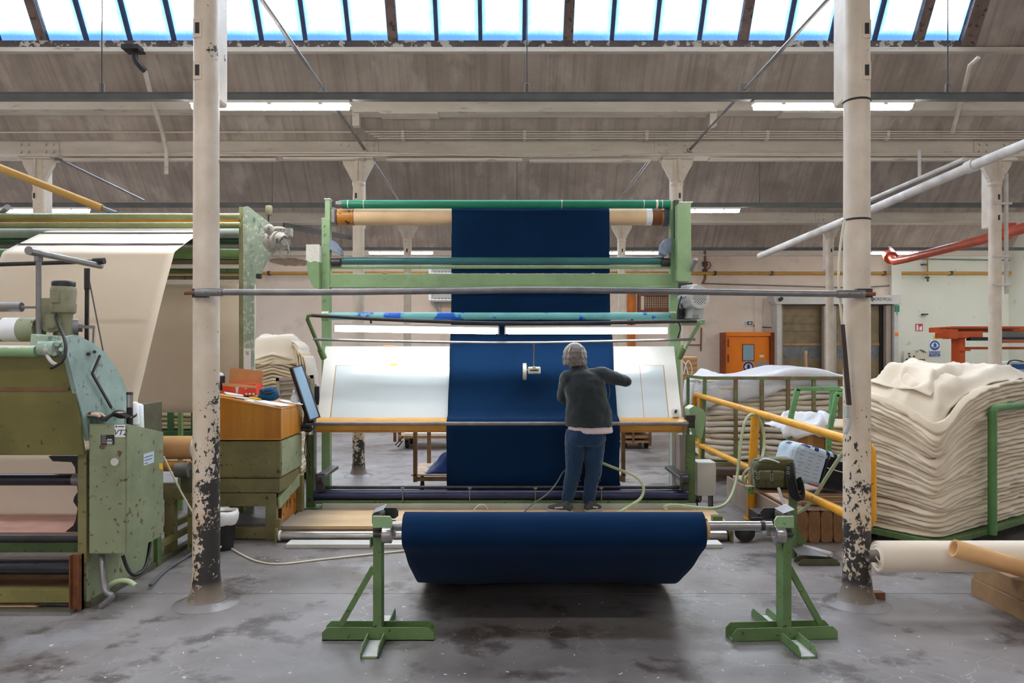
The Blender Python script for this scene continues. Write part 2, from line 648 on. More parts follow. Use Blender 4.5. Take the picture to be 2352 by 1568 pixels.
M_LGREY = paint('light_grey_box_paint', (204, 204, 200), .5, .06, 5)
M_CONDUIT = paint('grey_green_rail', (104, 108, 108), .55, .2, 4)
M_WHITE = paint('white_enamel', (232, 234, 230), .35, .04, 3, bump=0)
M_PLASTIC = paint('white_plastic', (236, 236, 234), .4, .03, 3, bump=0)
M_PANEL = paint('pale_blue_glass_panel', (206, 218, 224), .16, .03, 2, bump=0)
M_YELLOW = paint('yellow_rail_paint', (226, 160, 26), .4, .14, 5, chips=(150, 104, 30), cscale=22, cth=.68)
M_ORANGE = paint('orange_door_paint', (255, 140, 10), .5, .06, 3)
M_ORANGERUST = paint('orange_machine_paint', (214, 90, 34), .5, .16, 5)
M_BROWNFRAME = paint('worn_brown_frame_paint', (136, 66, 30), .55, .25, 6)
M_REDPIPE = paint('red_pipe_paint', (204, 92, 66), .4, .14, 4)
M_PALEPIPE = paint('dirty_white_pipe', (200, 196, 192), .5, .18, 6)
M_OCHRE = paint('ochre_pipe_paint', (190, 146, 68), .5, .12, 4)
M_KRAFT = paint('kraft_cardboard', (206, 160, 108), .8, .1, 5)
M_KRAFTDARK = paint('brown_wrapping_paper', (184, 134, 86), .55, .2, 5)
M_WOOD = paint('plain_timber', (176, 142, 106), .75, .22, 7)
M_TIMBER = paint('rough_brown_timber', (150, 110, 74), .85, .3, 9, bump=.6, bscale=30)
M_PINKTIMBER = paint('weathered_pinkish_timber', (192, 164, 144), .85, .2, 8, bump=.4, bscale=30)
M_BROWNPOST = paint('brown_wood_post', (124, 92, 62), .7, .25, 8)
M_REDPLANK = paint('worn_reddish_board', (172, 128, 114), .7, .2, 6)
M_CABLE = paint('pale_green_hose', (176, 190, 150), .45, .08, 5, bump=0)
M_CORD = paint('cream_cord', (222, 212, 190), .5, .08, 5, bump=0)
M_DARKCORD = paint('grey_cord', (96, 98, 102), .5, .1, 5, bump=0)
M_PAPER = paint('white_paper', (236, 238, 242), .7, .03, 4, bump=0)
M_GREYBLIND = paint('taupe_metal_panel', (172, 160, 148), .6, .08, 4)
M_SHUTTER = paint('dusty_film_curtain', (138, 122, 92), .5, .25, 5, bump=.5, bscale=18)
M_SHUTTERCLEAR = paint('grey_clear_curtain_window', (120, 124, 128), .25, .25, 6, bump=.5, bscale=18)
M_HAIR = paint('greying_brown_hair', (112, 104, 98), .6, .45, 22, bump=.5, bscale=70)
M_SKIN = paint('skin', (214, 166, 140), .55, .06, 6, bump=0)
M_SHOE = paint('grey_trainer', (58, 60, 66), .7, .3, 14)
M_DUST = paint('grey_lint', (200, 198, 194), .95, .1, 20)
M_SCREEN = paint('glossy_blue_monitor_back', (120, 158, 190), .3, .05, 2, bump=0)
M_RED = paint('orange_red_print', (226, 70, 44), .6, .06, 3, bump=0)
M_NAVYPLASTIC = paint('dark_navy_plastic', (34, 36, 54), .5, .1, 4, bump=0)
M_SIGNBLUE = paint('sign_blue', (26, 84, 160), .5, .03, 3, bump=0)
M_SIGNNAVY = paint('sign_navy', (16, 34, 100), .5, .03, 3, bump=0)
M_SIGNRED = paint('sign_red', (196, 34, 60), .5, .03, 3, bump=0)
M_SIGNGREEN = paint('sign_green', (36, 74, 70), .5, .03, 3, bump=0)
M_SIGNYEL = paint('sign_yellow', (232, 200, 40), .5, .03, 3, bump=0)
M_YELLOWBOX = paint('yellow_card', (236, 190, 40), .6, .05, 3, bump=0)
M_BOXGREEN = paint('green_plastic', (40, 130, 96), .5, .05, 3, bump=0)
m = N('clear_plastic_wrap')
m.col(srgb(240, 242, 246))
m.rough(.25)
m.b.inputs['Transmission Weight'].default_value = .35
m.bump(m.noise(16, 6, .7), .6, .02)
M_WRAP = m.m
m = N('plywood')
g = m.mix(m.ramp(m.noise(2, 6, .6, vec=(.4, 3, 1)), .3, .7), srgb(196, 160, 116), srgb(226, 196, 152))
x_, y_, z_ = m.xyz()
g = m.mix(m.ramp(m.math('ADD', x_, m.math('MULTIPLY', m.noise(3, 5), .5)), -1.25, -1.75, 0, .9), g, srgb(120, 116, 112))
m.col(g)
m.rough(.6)
M_PLY = m.m
m = N('orange_brown_veneer')
g = m.mix(m.ramp(m.noise(2.2, 6, .6, vec=(5, 5, .4)), .3, .7), srgb(168, 104, 24), srgb(198, 138, 44))
m.col(g)
m.rough(.38)
M_VENEER = m.m
M_MULL = paint('weathered_brown_wood_mullion', (128, 108, 100), .7, .2, 8, chips=(78, 68, 66), cscale=14, cth=.6)
M_MULL2 = paint('slate_blue_glazing_bar', (64, 76, 110), .6, .2, 8)
M_VARN2 = paint('orange_varnished_ledge', (196, 142, 58), .35, .16, 5)
M_LGREY2 = paint('dull_aluminium_strip', (176, 182, 178), .5, .12, 5)
M_CREAMPL = paint('cream_plastic', (226, 222, 204), .4, .04, 5)
M_RUSTGREEN = paint('dark_worn_green_paint', (84, 82, 62), .6, .3, 9)
M_WHITEBOARD = paint('white_laminate_board', (206, 204, 198), .5, .06, 5)
M_SAGE2 = paint('dusty_olive_cast_iron', (136, 134, 108), .7, .2, 9, dust=(190, 184, 160))
M_BLACK2 = paint('black_glossy_roller', (34, 34, 42), .25, .2, 4)
M_SIGNBLACK = paint('print_black', (32, 34, 46), .6, .05, 4, bump=0)
M_LABEL = paint('pale_blue_label', (206, 220, 232), .5, .03, 4, bump=0)
M_RAGMIX = paint('dark_and_beige_rag', (196, 176, 152), .9, .2, 6, chips=(46, 40, 40), cscale=9, cth=.5)
M_LINTGREY = paint('lint_covered_casting', (176, 174, 168), .9, .25, 12, chips=(96, 94, 84), cscale=16, cth=.62, bump=.5)
M_BARDUST = paint('olive_bar_with_lint', (138, 144, 96), .6, .15, 6, dust=(226, 224, 212))
M_LINTGREEN = paint('lint_grey_green_roller', (150, 162, 156), .7, .15, 6)
M_DEEPGREEN = paint('deep_green_roller', (46, 78, 58), .4, .2, 5)
M_BARGREEN = paint('green_roller_paint', (118, 154, 92), .5, .15, 5)
M_STRIPE = paint('lavender_blue_woven_stripe', (130, 138, 186), .9, .05, 5, bump=0)
M_STANDGREEN2 = paint('clean_green_post_paint', (92, 142, 84), .45, .12, 5)
M_MGREEN2 = paint('bright_green_cart_paint', (104, 160, 106), .45, .12, 5, chips=(90, 92, 62), cscale=20, cth=.66)
M_RAILRUST = paint('green_rail_worn_to_rust', (112, 120, 78), .6, .3, 7, chips=(120, 94, 62), cscale=8, cth=.52)
M_RAILGREEN = paint('dark_green_rail', (52, 96, 58), .5, .2, 5)
M_ECRU2 = cloth('light_ecru_fabric', (212, 198, 176), (230, 218, 200), fold=3)
M_ECRU3 = cloth('grey_ecru_fabric', (212, 197, 172), (230, 216, 194), fold=3)
M_ECRUPALE = cloth('pale_grey_white_fabric', (226, 218, 206), (240, 234, 224), fold=3)
M_TAUPE = paint('taupe_board', (156, 138, 122), .8, .15, 6)
M_GALVGREEN = paint('grey_green_axle', (140, 144, 132), .5, .2, 7)
M_OLIVE2 = cloth('olive_canvas_pocket', (92, 92, 62), (112, 110, 76), weave=400)
M_GREYTXT = paint('faded_print', (128, 140, 160), .6, .1, 6, bump=0)
M_DARKBROWN = paint('dark_brown_strip', (62, 46, 42), .5, .2, 6)
M_RUSTSTEEL = paint('dull_brown_steel', (96, 84, 78), .5, .25, 8, metal=.5)
M_BROWNBEAM = paint('brown_sawn_beam', (146, 114, 80), .75, .3, 5, bump=.4, bscale=25)
M_BROWNFRAME2 = paint('brown_iron_frame', (128, 84, 60), .7, .25, 8)
M_NAVY2 = cloth('navy_offcut_cloth', (18, 36, 78), (28, 50, 100))
M_BLUEPANE = paint('pale_blue_door_glass', (146, 178, 196), .2, .06, 3, bump=0)
M_RUSTORANGE = paint('rust_orange_pipe', (200, 112, 30), .6, .3, 4)
M_WRAPW = N('white_plastic_film')
M_WRAPW.col(srgb(214, 214, 220))
M_WRAPW.rough(.35)
M_WRAPW.bump(M_WRAPW.noise(9, 6, .7), .5, .03)
M_WRAPW = M_WRAPW.m
M_LINTWHITE = paint('white_lint', (226, 226, 220), .95, .08, 20, bump=.6, bscale=60)
M_TUBE = emitter('fluorescent_tube_light', (1, .96, .90, 1), LAMP)
M_TABLETUBE = emitter('inspection_tube_light', (.95, .98, 1, 1), TABLE_LAMP)
# ================================================================== STRUCTURE
floor = MB().bx(XL, XR, YF, WALL + .2, -.2, -.035).build('floor', M_FLOOR, kind='structure')
ys = [YF, ROW1 - BAY + .2, ROW1 + .2, ROW2 + .1, ROW3 + .1, WALL + .2]
xs = [XL, XR]
for j in range(len(ys) - 1):
    for i in range(len(xs) - 1):
        MB().bx(xs[i] + .004, xs[i + 1] - .004, ys[j] + .003, ys[j + 1] - .003, -.04, 0).build('floor_slab', M_FLOOR, floor)

MB().bx(XL, 10.75, WALL, WALL + .2, 0, 4.75).build('wall_back', M_WALL, kind='structure')
MB().bx(10.75, XR, WALL - .02, WALL + .2, 0, 4.75).build('wall_back_right', M_WALL2, kind='structure')
MB().bx(XL - .2, XL, YF, WALL + .2, 0, 7.6).build('wall_left', M_WALL, kind='structure')
MB().bx(XR, XR + .2, YF, WALL + .2, 0, 7.6).build('wall_right', M_WALL2, kind='structure')
MB().bx(XL - .2, XR + .2, YF - .2, YF, 0, 4.75).build('wall_front', M_WALL, kind='structure')
MB().bx(10.68, 10.95, WALL - .16, WALL, 0, 4.4).build('trim_1', M_WALL2, kind='structure')
MB().bx(6.95, 7.15, WALL - .06, WALL, 0, 3.25).build('trim_2', M_WALL, kind='structure')


def slope_panel(x0, x1, a, b, off=.0, th=.03):
    """board in the roof plane between (Y, z) points a and b"""
    a, b = Vector((0, a[0], a[1])), Vector((0, b[0], b[1]))
    d = (b - a).normalized()
    nrm = Vector((0, d.z, -d.y))
    mb = MB()
    q = [a + nrm * off, b + nrm * off, b + nrm * (off + th), a + nrm * (off + th)]
    mb.prism([(p.y, p.z) for p in q], 'x', x0, x1)
    return mb


X_GL0, X_GL1 = -13.5, 5.74
win_no = 0
for k in range(-1, 4):
    r = ROW2 + (k - 1) * BAY
    A, B = (r - .12, 4.60), (r - .90, 5.46)          # slope below the glazing
    S, H = (r + GY0, GZ0), (r + GY1, GZ1)            # glazing
    Rb = (r - BAY + .14, 4.62)                       # the next gutter towards the camera
    seen = k in (1, 2, 3)
    X_RE = 8.6                                       # unseen glazing added past the boards to light the right wall
    ce = slope_panel(XL, XR, A, B, -.03, .03).build('ceiling', M_CEIL, kind='structure')
    slope_panel(XL, XR, H, Rb, -.0, .04).build('roof_slope', M_CEIL, ce)
    n = 21 if seen else 1
    for i in range(n):
        x0, x1 = XL + (XR - XL) * i / n, XL + (XR - XL) * (i + 1) / n
        off = .0 + .004 * random.random()
        mid = (A[0] + (B[0] - A[0]) * .42, A[1] + (B[1] - A[1]) * .42)
        if k == 1:
            slope_panel(x0 + .004, x1 - .004, mid, B, off, .02).build('ceiling_panel', M_CEIL, ce)
            slope_panel(x0 + .004, x1 - .004, A, mid, off, .02).build('ceiling_panel', M_DRIP, ce)
        else:
            slope_panel(x0 + .004, x1 - .004, A, B, off, .02).build('ceiling_panel', M_CEIL, ce)
    if seen:
        for i in range(8):                            # narrow cover strips over every third joint
            xj = XL + (XR - XL) * (3 * i + 1) / n
            slope_panel(xj - .035, xj + .035, A, B, .022, .02).build('cover_strip', M_CEIL, ce)
    # roof boards where the glazing ends
    slope_panel(X_GL1 + .12, X_RE, B, H, .0, .05).build('ceiling_panel', M_CEIL, ce)
    slope_panel(XL, X_GL0, B, H, .0, .05).build('ceiling_panel', M_CEIL, ce)
    if seen:
        m2 = (S[0] + (H[0] - S[0]) * .13, S[1] + (H[1] - S[1]) * .13)
        for (p0, p1) in ((B, (m2[0] - .01, m2[1] + .015)), (m2, H)):
            slope_panel(X_GL1 + .16, X_GL1 + 2.3, p0, p1, .05, .02).build('ceiling_panel', M_CEIL, ce)
            slope_panel(X_GL1 + 2.32, X_RE, p0, p1, .05, .02).build('ceiling_panel', M_CEIL, ce)
    # window
    win_no += 1
    w = MB()
    w.prism([(B[0] + .10, B[1] - .02), (B[0] - .10, B[1] - .02), (B[0] - .10, B[1] + .035), (B[0] + .10, B[1] + .035)], 'x', XL, XR)
    win = w.build('window_%d' % win_no, M_BEAM, kind='structure')
    slope_panel(X_GL0, X_GL1 + .14, (B[0] - .01, B[1] + .03), S, -.03, .09).build('sill_rail', paint('dark_sill_%d' % win_no, (92, 80, 76), .8, .3, 6, chips=(190, 180, 168), cscale=9, cth=.56), win)
    slope_panel(X_GL0, X_GL1 + .14, (H[0] + .05, H[1] - .08), H, -.03, .09).build('head_rail', M_IRON, win)
    slope_panel(X_RE, XR, (S[0], S[1]), H, .0, .003).build('glass_pane', M_GLASS, win)
    slope_panel(X_RE, XR, B, S, .0, .05).build('ceiling_panel', M_CEIL, ce)
    for i in range(5):
        slope_panel(X_RE - .05 + i * 1.35, X_RE + .05 + i * 1.35, S, H, -.02, .08).build('glazing_bar', M_IRON, win)
    pitch = .549
    if k in (1, 2):
        d = Vector((0, H[0] - S[0], H[1] - S[1]))
        i = 0
        x = -1.39 - 4 * pitch * 5
        master = None
        while x < X_GL1 - .1:
            thick = i % 4 == 0
            wd = .060 if thick else .024
            slope_panel(x - wd, x + wd, (S[0] - d.y * .02, S[1] - d.z * .02), H, -.01 if not thick else -.02, .045 if not thick else .08).build('glazing_bar', M_MULL if thick else M_MULL2, win) if True else None
            xn = min(x + pitch, X_GL1)
            if master is None:
                pb = MB().add([(-pitch / 2 + .012, 0, 0), (pitch / 2 - .012, 0, 0), (pitch / 2 - .012, d.y, d.z), (-pitch / 2 + .012, d.y, d.z)], [(0, 1, 2, 3)])
                master = pb.build('glass_pane', M_GLASS, win)
                master.data.transform(Matrix.Translation(-Vector((0, 0, 0))))
                o = master
            else:
                o = master.copy()
                C.objects.link(o)
            o.location = (x + pitch / 2, S[0], S[1])
            x += pitch
            i += 1
        slope_panel(X_GL1 - .02, X_GL1 + .16, (S[0], S[1] - .06), H, -.03, .10).build('glazing_bar', M_MULL, win)
    else:
        slope_panel(X_GL0, X_GL1, S, H, .0, .003).build('glass_pane', M_GLASS, win)
        for i in range(10):
            x = -1.39 + 2.196 * (i - 5)
            slope_panel(x - .05, x + .05, S, H, -.02, .08).build('glazing_bar', M_IRON, win)
    # gutter beam over the columns: an I section with cleats, cover strips and duct
    b = MB()
    b.bx(XL, XR, r - .13, r + .13, 4.37, 4.40)
    b.bx(XL, XR, r - .03, r + .03, 4.40, 4.62)
    b.bx(XL, XR, r - .13, r + .13, 4.60, 4.635)
    bm_ = b.build('beam', M_BEAM, kind='structure')
    if seen:
        g = MB().bx(XL, XR, r - .10, r + .2, 4.63, 4.80)
        g.build('gutter_trough', M_BEAM, bm_)
        for c in range(-2, 3):
            xc = -2.017 + 4.386 * c
            cl = MB().bx(xc - .30, xc + .30, r - .045, r - .028, 4.405, 4.595)
            for q in (-.22, -.12, .12, .22):
                for zz in (4.45, 4.55):
                    cl.cyl((xc + q, r - .047, zz), (xc + q, r - .07, zz), .022, seg=8)
            cl.build('bolted_cleat', M_BEAM, bm_)
    # purlin ledge along the slope
    if k in (1,):
        p = MB()
        p.bx(XL, -1.95, r - .66, r - .42, 4.83, 4.985)
        pl = p.build('beam', M_BEAM, kind='structure')
        MB().bx(-1.95, 2.75, r - .66, r - .42, 4.80, 4.955).build('purlin_length', M_BEAM, pl)
        MB().bx(2.75, XR, r - .66, r - .42, 4.82, 4.975).build('purlin_length', M_BEAM, pl)
        for xx in (-1.92, 2.72):
            MB().bx(xx - .045, xx + .045, r - .60, r - .5, 4.64, 4.86).build('hanger_plate', M_BEAM, pl)
        MB().bx(-1.6, -.85, r - .67, r - .44, 4.775, 4.80).build('board_strip', M_BEAM, pl)
        MB().bx(3.6, 4.4, r - .67, r - .44, 4.785, 4.815).build('board_strip', M_BEAM, pl)

# cable ducts under the second-row beam
for nm, (xa, xb, zt) in zip(range(5), ((-6.0, -3.1, 4.345), (-3.0, -1.9, 4.36), (-1.6, .25, 4.345), (.35, 2.0, 4.33), (2.8, 7.0, 4.35))):
    tag(MB().bx(xa, xb, ROW2 - .13, ROW2 - .05, zt - .035, zt).build('cable_duct', M_BEAM, bev=.004),
        'flat dirty white cable duct under the second beam, %s of five from the left' % ('first', 'second', 'third', 'fourth', 'last')[nm], 'cable duct', 'ducts under the second beam')

# ------------------------------------------------------------------ columns
SLOT = M_BLACK


def column(X, Y, r, mat_, label, foot=True, cap=True, tilt=0, box=True, slots=()):
    t = thing('column', label, 'column', (X, Y, 0), 'cream iron columns', kind='thing')
    prof = [(r * 1.9, 0), (r * 1.5, .03), (r * 1.2, .09), (r * 1.06, .2), (r * 1.03, 1.2), (r, 3.0), (r * .97, 4.36)]
    MB().lathe(prof, (X, Y, 0), 28).build('shaft', mat_, t)
    MB().lathe([(r * 2.6, 0), (r * 2.3, .012), (r * 1.7, .03)], (X, Y, .001), 24).build('mortar_collar', M_FLOOR, t)
    if cap:
        w = .215
        pts = [(-w, 4.365), (-w, 4.32), (-w * .93, 4.27), (-w * .72, 4.19), (-w * .50, 4.10), (-r * .9, 4.02), (r * .9, 4.02), (w * .50, 4.10), (w * .72, 4.19), (w * .93, 4.27), (w, 4.32), (w, 4.365)]
        c = MB().prism([(X + a, b) for a, b in pts], 'y', Y - .035, Y + .035)
        c.bx(X - w, X + w, Y - .12, Y + .12, 4.345, 4.368)
        c.bx(X - .012, X + .012, Y - .11, Y + .11, 4.05, 4.35)
        c.build('capital', M_BEAM, t, bev=.006)
        MB().lathe([(r * 1.0, 3.98), (r * 1.12, 4.0), (r * 1.12, 4.03), (r, 4.05)], (X, Y, 0), 24).build('neck_ring', mat_, t)
    if box:
        MB().bx(X - r * .8, X + r * .8, Y + r * .3, Y + r * 2.6, 3.42, 4.36).build('rear_rib', mat_, t, bev=.02)
    for (dx, z) in slots:
        s_ = MB().bx(X + dx - .03, X + dx + .03, Y - r - .003, Y - r + .05, z - .062, z + .062).build('slot_plate', mat_, t, bev=.004)
        MB().bx(X + dx - .014, X + dx + .014, Y - r - .006, Y - r - .002, z - .036, z + .036).build('slot', SLOT, s_)
    return t


cL = column(-2.017, ROW1, .084, M_COL_LEFT, 'cream column chipped black, in front of the orange-brown wooden desk', slots=((-.026, PZ(77, ROW1)), (-.026, PZ(172, ROW1))), cap=False)
cR = column(2.395, ROW1, .084, M_COL_FRONT, 'cream column chipped black, in front of the yellow guard rail', slots=((.026, PZ(78, ROW1)), (.026, PZ(172, ROW1))), cap=False)
for c_, zz in ((cR, PZ(234, ROW1)), (cR, PZ(506, ROW1))):
    tag(MB().lathe([(.086, -.006), (.093, 0), (.086, .008)], (2.395, ROW1, zz), 24).build('wire_tie', M_IRON, c_), '', '') if False else MB().lathe([(.086, -.006), (.093, 0), (.086, .008)], (2.395, ROW1, zz), 24).build('wire_tie', M_IRON, c_)
for X, lab in ((-6.40, 'cream column beside the sloping yellow tube at the far left'), (-2.0, 'cream column with a black foot, seen through the left end of the inspection machine'),
               (2.386, 'cream column behind the right upright of the inspection machine'), (6.77, 'cream column by the red pipe near the right edge')):
    column(X, ROW2, .079, M_COL_REAR, lab, slots=((-.02 if X < 0 else .02, PZ(452, ROW2)),) if X < 4 else ((.0, PZ(455, ROW2)), (.0, PZ(502, ROW2))))
for X, lab in ((-2.0, 'far cream column seen left of the navy cloth above the green cross beam'), (2.45, 'far cream column seen just right of the hanging navy cloth'), (6.77, 'far cream column in front of the roller door'), (-6.4, 'far cream column hidden behind the front left column')):
    if X != -6.4:
        column(X, ROW3, .079, M_COL_REAR, lab, slots=((0.0, PZ(576, ROW3)),))
for X in (-6.4, 6.78):
    column(X, ROW1, .084, M_COL_FRONT, 'cream column out at the %s side of the hall' % ('left' if X < 0 else 'right'), box=False) if False else None

# downpipe strapped to the right-hand column of the second row
t = thing('downpipe', 'thin white downpipe strapped to the column by the red pipe', 'pipe', (6.90, ROW2 - .02, 0))
MB().tube([(6.905, ROW2 - .03, PZ(400, ROW2)), (6.905, ROW2 - .03, PZ(650, ROW2)), (6.91, ROW2 - .03, PZ(675, ROW2))], .026, 10).build('pipe', M_PALEPIPE, t)
for y in (470, 590, 655):
    MB().bx(6.67, 6.94, ROW2 - .10, ROW2 - .075, PZ(y, ROW2) - .012, PZ(y, ROW2) + .012).build('strap', M_PALEPIPE, t)

# ------------------------------------------------------------------ strip lights and their rails
RAIL_Z = PZ(222, 7.0)


def rail(Y, lab):
    t = thing('lighting_rail', lab, 'rail', (0, Y, RAIL_Z), 'suspended lighting rails')
    b = MB().bx(XL, XR, Y - .02, Y + .02, RAIL_Z - .028, RAIL_Z + .028)
    b.bx(XL, XR, Y - .035, Y + .035, RAIL_Z - .036, RAIL_Z - .028)
    b.bx(XL, XR, Y - .03, Y + .03, RAIL_Z + .028, RAIL_Z + .034)
    b.build('trunking', M_CONDUIT, t)
    for X in (-3.8, .22, 4.2):
        MB().cyl((X, Y, RAIL_Z), (X, Y, 4.62 + (BAY - 1.95 - .14) * 0 + 1.6), .005, seg=6).build('suspension_wire', M_IRON, t)
        MB().tube([(X - .02, Y, RAIL_Z + .03), (X - .02, Y, RAIL_Z + .11), (X, Y, RAIL_Z + .13), (X + .02, Y, RAIL_Z + .11), (X + .02, Y, RAIL_Z + .03)], .006, 6).build('hook', M_GALV, t)
    return t


rail(7.0, 'grey lighting rail nearest, hung right across below the roof windows')
rail(12.15, 'grey lighting rail hung behind the second beam')
rail(17.3, 'grey lighting rail hung in front of the back wall')


def strip_light(X, Y, L, lab, master=[None]):
    z = RAIL_Z - .085
    if master[0] is None or master[0][1] != L:
        t = thing('strip_light', lab, 'strip light', (X, Y, z), 'fluorescent strip lights')
        h = MB().prism([(Y - .05, z + .01), (Y - .035, z + .045), (Y + .035, z + .045), (Y + .05, z + .01)], 'x', X - L / 2, X + L / 2)
        h.build('housing', M_PLASTIC, t)
        d = MB().prism([(Y - .048, z + .01), (Y - .045, z - .02), (Y - .025, z - .036), (Y + .025, z - .036), (Y + .045, z - .02), (Y + .048, z + .01)], 'x', X - L / 2 + .015, X + L / 2 - .015, True)
        d.build('diffuser', M_TUBE, t)
        for q in (-.32, 0, .32):
            MB().bx(X + q * L - .02, X + q * L + .02, Y - .052, Y - .046, z - .005, z + .03).build('clip', M_PLASTIC, t)
        MB().bx(X - .3 * L - .015, X - .3 * L + .015, Y - .015, Y + .015, z + .045, RAIL_Z - .03).build('bracket', M_GALV, t)
        MB().bx(X + .3 * L - .015, X + .3 * L + .015, Y - .015, Y + .015, z + .045, RAIL_Z - .03).build('bracket', M_GALV, t)
        master[0] = (t, L)
        return t
    o = copy_tree(master[0][0])
    o.location = (X, Y, z)
    o['label'] = lab
    return o


for X, Y, lab in ((PX(622, 7.0), 7.0, 'lit strip light behind the front column by the wooden desk'),
                  (PX(1912, 7.0), 7.0, 'lit strip light behind the front column by the yellow guard rail'),
                  (PX(100, 12.15), 12.15, 'lit strip light above the white cloth at the far left'),
                  (PX(1594, 12.15), 12.15, 'lit strip light beside the top of the green belt guard'),
                  (PX(921, 17.3), 17.3, 'far lit strip light seen left of the navy cloth below the tan roller'),
                  (PX(1452, 17.3), 17.3, 'far lit strip light seen right of the navy cloth'),
                  (PX(2046, 17.3), 17.3, 'far lit strip light over the end of the red pipe')):
    strip_light(X, Y, 1.5, lab)
for X, lab in ((-7.5, 'outer lit strip light over the near bay, on the side of the winding machine'), (-2.2, 'inner lit strip light over the near bay, on the side of the winding machine'), (3.11, 'inner lit strip light over the near bay, on the side of the cream roll'), (8.4, 'outer lit strip light over the near bay, on the side of the cream roll')):
    strip_light(X, 1.83, 1.5, lab)
    if X in (-7.5, 8.4):
        strip_light(X, 7.0, 1.5, 'lit strip light at the far %s end of the nearest rail' % ('left' if X < 0 else 'right'))
for Y, lab in ((12.15, 'added unseen strip light at the far right end of the second rail'), (17.3, 'added unseen strip light at the far right end of the third rail')):
    strip_light(13.2, Y, 1.5, lab)  # out-of-view lamps added to brighten the right-hand side
rail(1.83, 'grey lighting rail over the near bay, above the viewer')

# bolted white plates on the second slope
nm = ('first', 'second', 'third', 'fourth', 'fifth', 'sixth', 'seventh', 'eighth', 'ninth')
for i in range(8):
    X = PX(270 + 253.2 * i, 14.7)
    Yp, zp = 14.70, PZ(397, 14.7)
    a = math.atan2(1.03, 1)
    t = thing('bolted_plate', 'white rectangular plate with two bolts on the far sloped ceiling, %s from the left' % nm[i], 'plate', (X, Yp, zp), 'plates on the far ceiling slope')
    MB().bx(X - .36, X + .36, Yp - .03, Yp + .03, zp - .06, zp + .06).build('plate', M_BEAM, t, bev=.006)
    for s in (-.27, .27):
        MB().cyl((X + s, Yp - .03, zp), (X + s, Yp - .05, zp), .025, seg=10).build('bolt', M_GALV, t)
    MB().bx(X - .02, X + .02, Yp - .02, Yp + .26, zp - .02, zp + .02).build('bracket', M_IRON, t)

# tie rods between the rows of columns
for (x0, Y0), (x1, Y1), lab in (((-1.9, 4.0), (-1.9, ROW2 - .1), 'thin grey tie rod slanting across the roof windows to the beam, left one'),
                                ((2.545, 4.0), (2.545, ROW2 - .1), 'thin grey tie rod slanting across the roof windows to the beam, right one'),
                                ((-1.9, ROW2 + .1), (-1.9, ROW3 - .1), 'far tie rod behind the second beam, on the side of the wooden desk'),
                                ((2.1, ROW2 + .1), (2.1, ROW3 - .1), 'far tie rod behind the second beam, on the side of the orange door')):
    t = thing('tie_rod', lab, 'tie rod', ((x0 + x1) / 2, (Y0 + Y1) / 2, 4.47), 'iron tie rods between columns')
    MB().cyl((x0, Y0, 4.47), (x1, Y1, 4.47), .019, seg=10).build('rod', M_GALV, t)
    MB().cyl((x1, Y1, 4.47), (x1, Y1 + .12, 4.47), .032, seg=8).build('nut', M_BEAM, t)
    if Y1 < 11:
        MB().bx(x1 - .05, x1 + .02, 7.80, 7.84, 4.40, 4.53).build('clamp', M_GALV, t)

# bundle of conduits on clips along the second beam
for i in range(4):
    z0 = PZ(302 + 5.2 * i, ROW2 - .25)
    x0 = PX(838 + i * 10, ROW2 - .25)
    t = thing('conduit', '%s of the four thin conduits clipped above the second beam' % ('topmost', 'second from the top', 'third from the top', 'lowest')[i], 'conduit', (4, ROW2 - .25, z0), 'conduits above the second beam')
    MB().cyl((x0, ROW2 - .25, z0), (XR, ROW2 - .25, z0), .010, seg=8).build('pipe', M_BEAM, t)
    for xc in (925, 1205, 1486, 1763, 2040):
        MB().bx(PX(xc, ROW2 - .25) - .02, PX(xc, ROW2 - .25) + .02, ROW2 - .262, ROW2 - .12, z0 - .014, z0 + .014).build('clip', M_BEAM, t)
tag(MB().cyl((XL, ROW2 - .25, PZ(305, ROW2 - .25)), (PX(818, ROW2 - .25), ROW2 - .25, PZ(303, ROW2 - .25)), .011, seg=8).build('conduit', M_BEAM), 'single long conduit on the streaked slope left of the four-pipe bundle', 'conduit')
# loose cable sagging under the beam
tag(MB().tube([P(350, 352, ROW2 - .15), P(800, 349, ROW2 - .15), P(1000, 354, ROW2 - .15), P(1250, 360, ROW2 - .15), P(1500, 355, ROW2 - .15), P(1700, 352, ROW2 - .15), P(2340, 352, ROW2 - .15)], .012, 6, 2).build('cable', M_BEAM), 'white cable sagging along the underside of the second beam', 'cable')
# roof drain elbow and thin down tube by the front left column
t = thing('drain_elbow', 'dark cast elbow hanging under the roof window sill', 'drain', P(315, 130, 9.15))
MB().bx(PX(292, 9.2), PX(330, 9.2), 9.05, 9.25, PZ(122, 9.2), PZ(112, 9.2)).build('flange', M_IRON, t)
MB().tube([P(309, 118, 9.15), P(310, 138, 9.15), P(322, 152, 9.15), P(333, 163, 9.2)], .035, 10, 2).build('elbow', M_IRON, t)
tag(MB().tube([P(333, 163, 9.2), P(345, 212, 9.4), P(360, 262, 9.5), P(372, 300, 9.85), P(382, 345, 10.0), P(382, 400, 10.02)], .028, 8).build('drain_pipe', M_BEAM), 'thin white drain pipe running down the ceiling slope to a cut end', 'pipe')
tag(MB().tube([P(2248, 132, 9.0), P(2228, 150, 9.12), P(2212, 215, 9.38), P(2202, 250, 9.5), P(2187, 305, 9.85)], .026, 8).build('drain_pipe', M_BEAM), 'thin white drain pipe bending down the ceiling slope at the far right', 'pipe')

